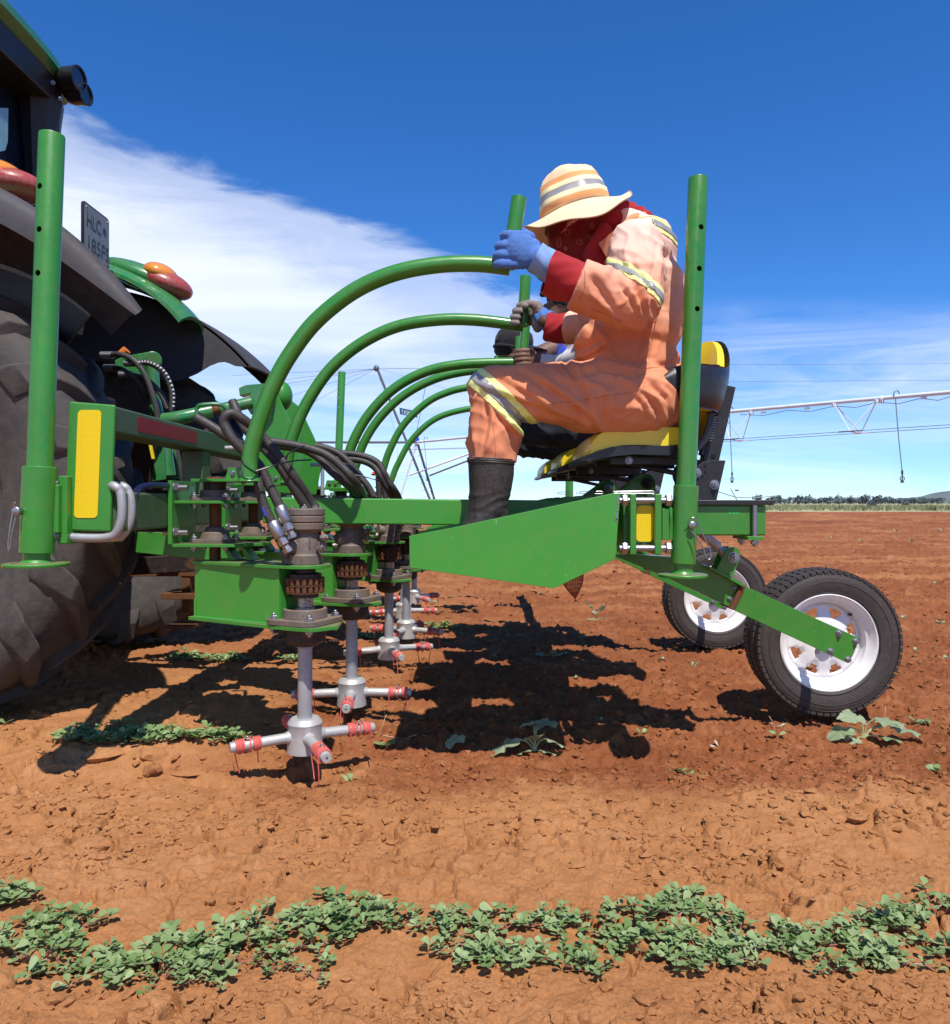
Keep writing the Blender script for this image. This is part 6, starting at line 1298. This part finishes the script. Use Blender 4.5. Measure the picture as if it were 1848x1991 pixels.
def capf(h, T):
    mb = MB(); mb.ell(h+V((.0, 0, .035)), (.112, .09, .095)); mb.ell(h+V((-.03, 0, -.01)), (.085, .08, .06))
    c = organic(mb, 'cap', CAPM, T, .006, 3, lambda co, no: folds(co, no, .003, R_(30), 5, 14, 3))
    b = MB(); vs = []; n = 16
    for i in range(n+1):
        a = R_(-62+124*i/n)
        for t in (0, .5, 1): r = .095+.085*t*math.cos(a*.9); vs.append(h+V((.015+r*math.cos(a), r*.95*math.sin(a), -.005+.012*t-.03*t*t)))
    b.add(vs, [(3*i+j, 3*i+j+1, 3*i+4+j, 3*i+3+j) for i in range(n) for j in (0, 1)]); br = b.build('cap_flap', CAPM, c, ang=60); br.modifiers.new('solid', 'SOLIDIFY').thickness = .004
    b = MB(); b.tube([h+V((.112*1.0*math.cos(a), .093*math.sin(a), -.012-.02*math.cos(a))) for a in [2*math.pi*k/36 for k in range(36)]], .009, 8, closed=True); b.build('cap_band', CAPM, c)
worker(.85, 'worker in dark green knitted hat, jeans and gumboots, mostly hidden behind the orange overalls', None, WSHIRT, JEANS, P(1103, 592, 3.56), P(1018, 698, 3.72), beanie, (BEIGEB, BOOT))
worker(1.68, 'worker in a black cap and blue shirt, bent over behind the raised orange knee', None, BSHIRT, JEANS, P(1000, 676, 4.36), P(1006, 705, 4.27), capf, (BOOT, BOOT))
# ---------------------------------------------------------------- centre pivot irrigation
GALV = mat('galvanised_pipe', (.66, .72, .80), .5, 0., var=.1, vs=2); GALVD = mat('weathered_steel', (.12, .13, .15), .5, .4, var=.2); WIRE = mat('steel_wire', (.18, .20, .22), .5, .5)
PA = V((-4.1, 53, 5.02)); PB = V((24., 24.3, 5.15))
def onp(x):      # point of the pipe seen at this x
    k = (x-CX)/F; dX = PB.x-PA.x; dY = PB.y-PA.y; t = (k*PA.y-PA.x)/(dX-k*dY); return PA+(PB-PA)*t
IR = thing('irrigation_pivot', 'galvanised centre pivot irrigation boom crossing the sky with a hanging sprinkler', 'irrigation system', (-4.1, 53, 0))
bw = .055
b = MB(); b.tube([PA+V((0, 0, 0)), (PA+PB)/2+V((0, 0, .10)), PB], .084, 12); pp = b.build('water_pipe', GALV, IR)
j = onp(1702.5+14); dr = (PB-PA).normalized(); MB().cyl(j-dr*.03, j+dr*.03, .17, 14).build('pipe_flange', GALV, pp)
MB().tube([PA, V((-15, 52.6, 5.0)), V((-26, 52, 5.1))], .084, 10).build('water_pipe', GALVD, IR)
side = V((-dr.y, dr.x, 0)).normalized()
def vtruss(xa, xb_, xc, drop=1.28, spread=.62):
    a = onp(xa); c = onp(xb_); m_ = onp(xc); bt = MB(); lows = [m_+side*spread*s_-V((0, 0, drop)) for s_ in (-1, 1)]
    for lo in lows:
        for q in (a, c): bt.tube([q, lo], .022, 6)
    bt.tube(lows, .03, 6); bt.cyl(a-V((0, 0, .12)), a+V((0, 0, 0)), .12, 8); bt.cyl(c-V((0, 0, .12)), c+V((0, 0, 0)), .12, 8)
    o = bt.build('truss_brace', GALV, IR); MB().beam(lows[0]-dr*.45, lows[0]+dr*.45, .06, .05).build('rod_clamp', GALVD, o); MB().beam(lows[1]-dr*.35, lows[1]+dr*.35, .06, .05).build('rod_clamp', WHITE, o); return lows
L1 = vtruss(1623, 1706, 1664); L0 = vtruss(1405, 1461, 1432); L2 = vtruss(1990, 2120, 2050)
b = MB()
for s_ in (0, 1):
    b.tube([PA+side*.3*(2*s_-1)-V((0, 0, .5)), L0[s_], L1[s_], L2[s_]], .013, 5)
b.build('truss_rod', WIRE, IR)
b = MB(); xs = [1440, 1530, 1623, 1706, 1790, 1860]
for a_, c_ in zip(xs, xs[1:]): b.tube([onp(a_)-V((0, 0, .10)), onp((a_+c_)/2)-V((0, 0, .24)), onp(c_)-V((0, 0, .10))], .014, 5)
b.build('power_cable', WIRE, IR)
for x in (1485, 1570, 1797): q = onp(x); MB().cyl(q-dr*.10-V((0, 0, .09)), q+dr*.10-V((0, 0, .09)), .05, 8).build('pipe_clamp', GALV, pp)
def drop(x, x2, z2, tip=True):
    q = onp(x); e = V((q.x+(x2-x)*q.y/F, q.y, z2)); b = MB(); b.tube(cat([q+V((-.10, 0, .02)), q+V((-.10, 0, .22)), q+V((0, 0, .30)), q+V((.10, 0, .22)), q+V((.10, 0, 0))], 5)[::-1]+[], .02, 6); o = b.build('gooseneck', GALVD, IR)
    MB().tube([q+V((-.1, -.1, .0)), (q+e)/2+V((-.04, 0, 0)), e], .020, 6).build('drop_hose', mat('drop_hose_grey', (.16, .24, .25), .5), o)
    b = MB(); b.lathe(e, (0, 0, -1), [(.02, -.1), (.045, 0), (.03, .12), (.03, .16)], 8); b.tube([e+V((.09*math.cos(a), 0, -.27+.09*math.sin(a))) for a in [k*math.pi/5 for k in range(10)]], .018, 5, closed=True); b.cyl(e-V((0, 0, .36)), e-V((0, 0, .44)), .05, 8, r2=.08); b.cyl(e-V((0, 0, .18)), e-V((0, 0, .36)), .025, 6); b.build('sprinkler_head', DARK, o)
drop(1744, 1755, 2.12); drop(1422, 1424, 2.25); drop(828, 831, 2.8)
# tower and mast by the pivot point
def T_(x, y): return P(x, y, 53)
b = MB(); b.tube([T_(810, 862), T_(768, 1000)], .075, 8); b.build('tower_leg', GALV, IR)
b = MB(); b.tube([T_(813, 864), T_(852, 1000)+V((0, 1, 0))], .085, 8); b.build('tower_leg', GALVD, IR)
b = MB(); b.tube([T_(735, 720), T_(848, 1000)], .085, 8); ms = b.build('mast', GALVD, IR)
MB().ell(T_(732, 716), (.20, .15, .22)).build('mast_head', GALVD, ms)
b = MB(); b.tube([T_(795, 924), T_(940, 872)], .08, 8); b.build('base_beam', GALV, IR); b = MB(); b.tube([T_(835, 925), T_(940, 884)], .06, 8); b.build('base_beam', GALVD, IR)
def lp(a, c, t): return a+(c-a)*t
b = MB()
for k in range(9):
    t = .10+k*.098; p = lp(T_(810, 862), T_(768, 1000), t); q = lp(T_(813, 864), T_(852, 1000), t-.02); b.tube([p, q+V((0, 0, .12))], .022, 4)
    if k > 0: p2 = T_(773-k*.6, 0); p2.z = p.z-.15; b.tube([p2, p], .018, 4)
b.tube([T_(774, 872), T_(768, 1000)], .02, 4); b.tube([T_(822, 932), T_(838, 968)], .03, 5); b.build('ladder_rungs', GALV, IR)['kind'] = 'stuff'
b = MB(); b.lathe(T_(808, 858), (0, 0, 1), [(.28, 0), (.26, .2), (.16, .42), (0, .46)], 10); b.build('blue_motor_cover', mat('blue_cover', (.015, .06, .65), .4), IR)
b = MB()
for q in ((520, 742), (520, 752), (500, 790), (480, 850), (450, 730)): b.tube([T_(731, 717), T_(*q)], .012, 3)
for q in ((1000, 719), (1400, 716), (900, 765), (775, 862)): b.tube([T_(733, 716), T_(*q)], .010, 3)
b.tube([T_(806, 862), T_(830, 740)], .02, 4); b.build('guy_wire', WIRE, IR)['kind'] = 'stuff'
for y0, y1 in ((709, 707), (742, 739)): MB().tube([P(1400, y0, 45), P(1900, y1, 40)], .010, 3).build('overhead_wire', WIRE, IR)
SB = mat('sign_blue', (.012, .07, .16), .5); b = MB(); b.prism([T_(777, 792.5), T_(812, 800), T_(812, 812), T_(778, 805.5)], (0, .02, 0)); sg = b.build('sign_board', SB, IR)
t = text('ALBERT', .40, T_(806.0, 809.5)+V((0, -.01, 0)), (R_(90), 0, 0), mat('sign_letter', (.55, .65, .7), .6), sg, 'sign_lettering', mir=True)
for v in t.data.vertices: v.co.x *= .66; v.co.z -= v.co.x*-.20*-1
# far second pivot
FP = thing('irrigation_pivot', 'tiny far-off irrigation boom just above the black seat base at the horizon', 'irrigation system', P(1434, 980, 250))
b = MB(); b.tube([P(x, y, 250) for x, y in ((1380, 950), (1415, 962), (1434, 967), (1469, 968), (1500, 965), (1519, 962.5))], .14, 6); b.build('water_pipe', GALVD, FP)
b = MB(); b.tube([P(1421, 950, 250), P(1438, 980, 250)], .12, 5); b.build('mast', GALVD, FP); MB().tube([P(1519, 962.5, 250), P(1519.5, 980, 250)], .08, 5).build('drop_hose', GALVD, FP); MB().bx(P(1430, 955, 250), P(1437, 952, 250)+V((0, .1, 0))).build('sign_board', GALVD, FP)
# little pipe frames and posts on the grassland
for x0, x1, lab in ((1575, 1587, 'small pipe frame standing on the grassland, the left one'), (1686, 1709, 'wider pipe frame on the grassland towards the right')):
    d = 110; b = MB(); g0 = P(x0, 980, d); g1 = P(x1, 980, d); h = .86-(984-978)*d/F+.02
    b.tube([V((g0.x, d, 0)), V((g0.x, d, h))], .03, 5); b.tube([V((g1.x, d, 0)), V((g1.x, d, h))], .03, 5); b.tube([V((g0.x-.05, d, h)), V((g1.x+.05, d, h))], .06, 5)
    tag(b.build('pipe_frame', GALVD), lab, 'frame', 'pipe frames on the grassland')
for x, lab in ((1526, 'thin leaning post on the grassland beside the first tree line'), (1632, 'hair-thin pole rising between the two tree lines')):
    tag(MB().tube([V(((x-CX)*130/F, 130, 0)), V(((x-CX)*130/F, 130, 1.3 if x < 1600 else 2.6))], .035, 5).build('post', GALVD), lab, 'post')
# net bag hanging from the footboard
NET = mat('red_net', (.30, .07, .035), .7)
b = MB(); c = P(1112, 1132, 2.62); vs = []; nu, nv = 22, 16
for j in range(nv+1):
    t = j/nv; r = [.018, .030, .033, .036, .038, .0385, .038, .037, .035, .033, .030, .026, .022, .017, .012, .007, .002][j]
    for i in range(nu): a = 2*math.pi*(i+.5*(j % 2))/nu; vs.append(c+V((r*math.cos(a)+.012*t*t, r*.7*math.sin(a), .06-.115*t)))
fs = []
for j in range(nv):
    for i in range(nu):
        p, q = j*nu+i, j*nu+(i+1) % nu; fs += [(p, q, p+nu), (q, q+nu, p+nu)]
nb = b.add(vs, fs).build('net_bag', NET, smooth=False); md = nb.modifiers.new('wire', 'WIREFRAME'); md.thickness = .0016; tag(nb, 'red mesh produce bag hanging under the long green footboard', 'net bag')
# ---------------------------------------------------------------- plants
def leafmat(name, a, b_, tr=.25):
    m = bpy.data.materials.new(name); m.use_nodes = True; t = m.node_tree; b = t.nodes['Principled BSDF']
    at = nn(t, 'ShaderNodeAttribute', attribute_name='shade'); g = nn(t, 'ShaderNodeNewGeometry'); n = nn(t, 'ShaderNodeTexNoise', i_Scale=60., i_Detail=4.); lk(t, g.outputs['Position'], n.inputs['Vector'])
    col = mixc(t, mth(t, 'ADD', at.outputs['Fac'], mth(t, 'MULTIPLY', mth(t, 'SUBTRACT', n.outputs[0], .5), .5), True), a, b_)
    n2 = nn(t, 'ShaderNodeTexNoise', i_Scale=240., i_Detail=3.); lk(t, g.outputs['Position'], n2.inputs['Vector']); col = mixc(t, mth(t, 'MULTIPLY', ramp(t, n2.outputs[0], [(.5, 0.), (.75, 1.)]), .3), col, (.33, .20, .11))
    lk(t, col, b.inputs['Base Color']); b.inputs['Roughness'].default_value = .55; b.inputs['Specular IOR Level'].default_value = .3
    tr_ = nn(t, 'ShaderNodeBsdfTranslucent'); lk(t, col, tr_.inputs['Color']); mx = nn(t, 'ShaderNodeMixShader'); mx.inputs[0].default_value = tr; lk(t, b.outputs[0], mx.inputs[1]); lk(t, tr_.outputs[0], mx.inputs[2]); lk(t, mx.outputs[0], t.nodes['Material Output'].inputs[0]); return m
PURS = leafmat('purslane_leaf', (.115, .21, .055), (.31, .40, .18), .2); STEM = mat('purslane_stem', (.26, .09, .06), .5, var=.3, vs=40); MEL = leafmat('melon_leaf', (.15, .24, .10), (.36, .42, .26)); MSTEM = mat('pale_stem', (.42, .45, .22), .6, var=.2); DRYL = leafmat('withered_leaf', (.45, .42, .30), (.70, .68, .58))
# obovate leaf: local x along, z up
LV = np.array([(0, 0, 0), (.25, .10, .02), (.25, -.10, .02), (.25, 0, -.01), (.55, .26, .06), (.55, -.26, .06), (.55, 0, .01), (.82, .30, .07), (.82, -.30, .07), (.82, 0, .02), (1., .0, .05), (.96, .16, .055), (.96, -.16, .055)])
LF = np.array([(0, 3, 1), (0, 2, 3), (1, 3, 6), (1, 6, 4), (3, 2, 5), (3, 5, 6), (4, 6, 9), (4, 9, 7), (6, 5, 8), (6, 8, 9), (7, 9, 10), (7, 10, 11), (9, 8, 12), (9, 12, 10)])
class Leaves:
    def __init__(s): s.v = []; s.f = []; s.a = []; s.n = 0; s.st = MB()
    def leaf(s, p, d, L, wd=1., shade=.5, roll=0., V0=LV, F0=LF):
        d = V(d).normalized(); fr = frame(d); x = d; z0 = V((0, 0, 1))-d*d.z; z0 = z0.normalized() if z0.length > .1 else fr.col[0]; y = z0.cross(x); z = z0*math.cos(roll)+y*math.sin(roll); y = z.cross(x)
        M = np.array([[x.x, y.x, z.x], [x.y, y.y, z.y], [x.z, y.z, z.z]]); q = V0*np.array([L, L*wd, L]); s.v.append(q@M.T+np.array(p)); s.f.append(F0+s.n); s.a.append(np.full(len(V0), shade)); s.n += len(V0)
    def out(s, name, m, parent=None):
        me = mesh_np(name, np.concatenate(s.v), np.concatenate(s.f), m, {'shade': np.concatenate(s.a)}); o = link(name, me, parent, ORG[parent.name] if parent else V((0, 0, 0)))
        if parent: 
            og = np.array(ORG[parent.name]); co = np.concatenate(s.v)-og; me.vertices.foreach_set('co', co.astype(np.float32).ravel()); me.update()
        return o
def ghv(x, y): return float(gh(np.array([x]), np.array([y]))[0])
def rosette(Lv, p, sz, tilt, n=5, sh=.5):
    a0 = random.uniform(0, 6.28)
    for k in range(n):
        a = a0+k*2.39996+random.uniform(-.25, .25); up = random.uniform(.05, .5) if k < 2 else random.uniform(-.05, .4); d = V((math.cos(a), math.sin(a), up))+tilt
        Lv.leaf(p+V((0, 0, .002*k)), d, sz*random.uniform(.65, 1.15)*(1 if k < 4 else .7), random.uniform(.8, 1.15), min(1, max(0, sh+random.uniform(-.35, .35))), random.uniform(-.5, .5))
def sprawl(Lv, x, y, size, lsz, h=1.):       # one purslane: stems creeping out from a root, leaf clusters along them
    z = ghv(x, y); root = V((x, y, z)); ns = random.randint(3, 5); a0 = random.uniform(0, 6.28); sh = random.uniform(.2, .8)
    for k in range(ns):
        a = a0+k*6.28/ns+random.uniform(-.4, .4); L = size*random.uniform(.5, 1.1); pts = [root]; m = 3
        for j in range(1, m+1):
            t = j/m; a += random.uniform(-.25, .25); q = pts[-1]+V((math.cos(a), math.sin(a)*.8, 0))*L/m; q.z = ghv(q.x, q.y)+.005+.010*h*t*random.uniform(.4, 1.5); pts.append(q)
        Lv.st.tube(pts, [.0022, .0019, .0016, .0013], 4, False)
        for j in range(1, m+1):
            rosette(Lv, pts[j], lsz*(.75+.25*j/m), V((math.cos(a), math.sin(a), .1))*.45, 5 if j == m else 4, sh)
    if random.random() < .5: rosette(Lv, root+V((0, 0, .03*h)), lsz*1.1, V((0, -.15, .3)), 6, sh)
def patch(name, items, label):
    Lv = Leaves()
    for x, y, size, lsz, h in items: sprawl(Lv, x, y, size, lsz, h)
    o = Lv.out(name, PURS); tag(o, label, 'weeds', None, 'stuff'); st = Lv.st.build('stem', STEM, o, label=None); st['kind'] = 'stuff'; st.location = ORG[st.name]; return o
def gp(x, y): d = CH*F/(y-HY); return (x-CX)*d/F, d
items = []
reg = [(-60, 210, 1790, 1880, 13), (150, 400, 1830, 1920, 17), (380, 640, 1810, 1905, 19), (560, 700, 1790, 1850, 9), (640, 800, 1770, 1840, 9), (780, 1010, 1790, 1880, 16), (940, 1150, 1775, 1810, 8), (1010, 1200, 1855, 1890, 6), (1130, 1330, 1800, 1890, 12), (1260, 1420, 1780, 1870, 12), (1380, 1560, 1780, 1870, 10), (1480, 1640, 1840, 1880, 6), (1600, 1700, 1790, 1870, 8), (1690, 1900, 1780, 1870, 17), (1640, 1900, 1760, 1800, 6), (640, 700, 1750, 1765, 2), (1180, 1230, 1760, 1780, 2), (0, 60, 1760, 1790, 3), (1340, 1390, 1755, 1775, 2)]
for x0, x1, y0, y1, n in reg:
    for _ in range(max(1, round(n*.55))):
        px_, py_ = random.uniform(x0, x1), random.uniform(y0+8, y1+6); X, Y = gp(px_, py_); items.append((X, Y, random.uniform(.04, .08), random.uniform(.013, .029), random.uniform(.3, 1.2)))
patch('purslane', items, 'dense strip of green purslane growing across the foreground soil')
def simple_patch(reg, label, l0, l1, sz):
    it = []
    for x0, x1, y0, y1, n in reg:
        for _ in range(n): X, Y = gp(random.uniform(x0, x1), random.uniform(y0, y1)); it.append((X, Y, sz*random.uniform(.7, 1.2), random.uniform(l0, l1), random.uniform(.5, 1.1)))
    patch('purslane', it, label)
simple_patch([(120, 240, 1452, 1478, 7), (230, 330, 1460, 1478, 6), (330, 460, 1455, 1478, 9)], 'row of purslane half in shadow left of the nearest rotor', .022, .032, .06)
simple_patch([(330, 480, 1283, 1296, 13)], 'small row of purslane between the tractor tyre and the machine', .024, .034, .07)
simple_patch([(555, 582, 1284, 1292, 3)], 'single tuft of purslane just left of the second rotor shaft', .026, .034, .06)
simple_patch([(710, 790, 1233, 1243, 7), (830, 880, 1220, 1228, 3)], 'faint weeds among the far rotors', .03, .04, .08)
# lobed melon leaf outline
def lobed():
    N = 44; out = [(0, 0, 0)]
    for k in range(N):
        a = -math.pi*.94+2*math.pi*.94*k/(N-1); r = .30+.22*abs(math.cos(a*1.5))**1.3*(1.15 if abs(a) < 1 else .85)+.03*math.sin(a*13); out.append((.42+r*math.cos(a)*1.15, r*math.sin(a)*1.05, .05*math.sin(a*5)+.03*math.cos(a*9)-.12*r*r*2))
    out[0] = (.40, 0, .03); f = [(0, k, k+1) for k in range(1, N)]+[(0, N, 1)]; return np.array(out), np.array(f)
MV, MF = lobed()
def melon(px_, py_, leaves, label, m=MEL):
    X, Y = gp(px_, py_); z = ghv(X, Y); T = thing('melon_seedling', label, 'seedling', (X, Y, z))
    for dx, dz, dy, L, ang, el in leaves:
        tip = V((X+S(dx, Y), Y+dy, z+S(dz, Y))); b = MB(); b.tube(cat([V((X, Y, z-.005)), V((X+S(dx, Y)*.35, Y+dy*.3, z+S(dz, Y)*.65)), tip], 4), .0028, 6); b.build('stem', MSTEM, T)
        Lv = Leaves(); a = R_(ang); Lv.leaf(tip, V((math.cos(a)*math.cos(R_(el)), -.45*math.cos(R_(el)), math.sin(R_(el)))), S(L, Y), 1., random.uniform(.3, .9), random.uniform(-.5, .5), MV, MF); Lv.out('leaf', m, T)
    return T
melon(1040, 1442, [(-38, 30, -.02, 62, 195, -25), (-12, 26, -.01, 38, 60, 20), (0, 55, .02, 46, 20, 5), (8, 60, 0, 40, 170, -5), (20, 30, -.02, 38, 10, -15), (-12, 6, -.02, 36, 190, -10), (12, 6, -.02, 30, 0, -5)], 'melon seedling with large lobed leaves at the near edge of the big shadow')
melon(868, 1438, [(0, 10, 0, 40, 20, 20)], 'single pale melon leaf at the lower left edge of the big shadow')
melon(1680, 1432, [(-36, 24, -.02, 52, 190, -20), (-8, 44, .0, 52, 150, 0), (16, 40, -.02, 48, 20, -5), (48, 26, -.01, 50, 30, -10), (-20, 4, -.03, 34, 200, -8), (20, 8, -.03, 38, 10, -5), (46, 28, 0, 34, 170, 0)], 'broad melon seedling in front of the nearest white-rimmed wheel')
melon(1160, 1203, [(-8, 24, 0, 24, 120, 35), (4, 20, 0, 22, 60, 30), (14, 6, 0, 24, 10, 0), (-4, 5, 0, 18, 190, 0)], 'pale melon seedling standing beyond the shadows under the footboard')
melon(1075, 1272, [(-14, 8, 0, 22, 170, 10), (10, 8, 0, 20, 20, 20), (0, 10, 0, 16, 90, 20)], 'melon seedling with pale leaves at the top edge of the big shadow')
def sprout(px_, py_, n, L, label, m=PURS, grp=None, up=.6):
    X, Y = gp(px_, py_); z = ghv(X, Y); Lv = Leaves()
    for k in range(n): a = random.uniform(0, 6.28); Lv.leaf(V((X+random.uniform(-.01, .01), Y+random.uniform(-.01, .01), z+.004)), V((math.cos(a), math.sin(a)*.7, random.uniform(.1, up))), S(L, Y)*random.uniform(.7, 1.15), 1., random.uniform(.3, 1), random.uniform(-.4, .4))
    return tag(Lv.out('seedling', m), label, 'seedling', grp)
for x, y, n, L, lab in ((1246, 1426, 6, 16, 'tiny four-leaved seedling right of the big shadow'), (1326, 1475, 7, 20, 'bright green sprout on open soil below the shadow tip'), (1393, 1440, 2, 18, 'pale detached leaf lying on soil left of the nearest wheel shadow'), (1510, 1432, 6, 17, 'thin wilted sprout left of the broad melon seedling'), (1788, 1400, 12, 20, 'uprooted leafy weed at the right edge above the lone sprout'), (1820, 1505, 9, 20, 'small leafy weed at the right edge of the soil'), (752, 1438, 9, 24, 'uprooted weed lying right of the nearest rotor'), (680, 1500, 6, 18, 'small weed under the tip of the nearest rotor arm'), (1510, 1408, 4, 14, 'scrap of pale leaves just in front of the nearest tyre'), (178, 1475, 7, 34, 'large-leaved purslane rosette at the near side of the shaded row'), (1640, 1360, 3, 10, 'single green leaflet behind the nearest tyre'), (1715, 1165, 3, 9, 'little sprout right of the nearest tyre top'), (10, 1440, 3, 20, 'pair of green leaves at the left edge of the soil'), (1330, 1100, 3, 8, 'speck of green leaf beside the far wheel')):
    sprout(x, y, n, L, lab, DRYL if n in (2, 4) else PURS)
G = 'tiny seedlings dotted over the field'
for k in range(70):
    d = 1/random.uniform(1/34, 1/4.2); x = random.uniform(-.1, .62)*d
    if k < 12: d = random.uniform(2.9, 4.4); x = random.uniform(.15, 1.9)
    sprout(CX+x*F/d, HY+CH*F/d, random.randint(3, 5), random.uniform(5, 9) if d > 6 else 9, 'tiny pale seedling dotted on the open red field', MEL, G, .9)
b = MB()
for x0, y0, x1, y1 in ((735, 1432, 752, 1385), (745, 1430, 812, 1442), (752, 1388, 748, 1375), (700, 1355, 722, 1350), (1508, 1415, 1496, 1388), (1716, 1405, 1722, 1372), (1148, 1180, 1140, 1172), (1290, 1330, 1304, 1322)):
    X, Y = gp(x0, y0); a = V((X, Y, ghv(X, Y)+.003)); b.tube([a, a+V((S(x1-x0, Y)*.6, -.01, S(y0-y1, Y)*.6+.004)), a+V((S(x1-x0, Y), 0, max(.004, S(y0-y1, Y))))], .0011, 4)
tag(b.build('dry_stalks', mat('dry_straw', (.62, .42, .24), .7)), 'thin dry stalks lying and standing on the soil around the rotors', 'dry stalks', None, 'stuff')
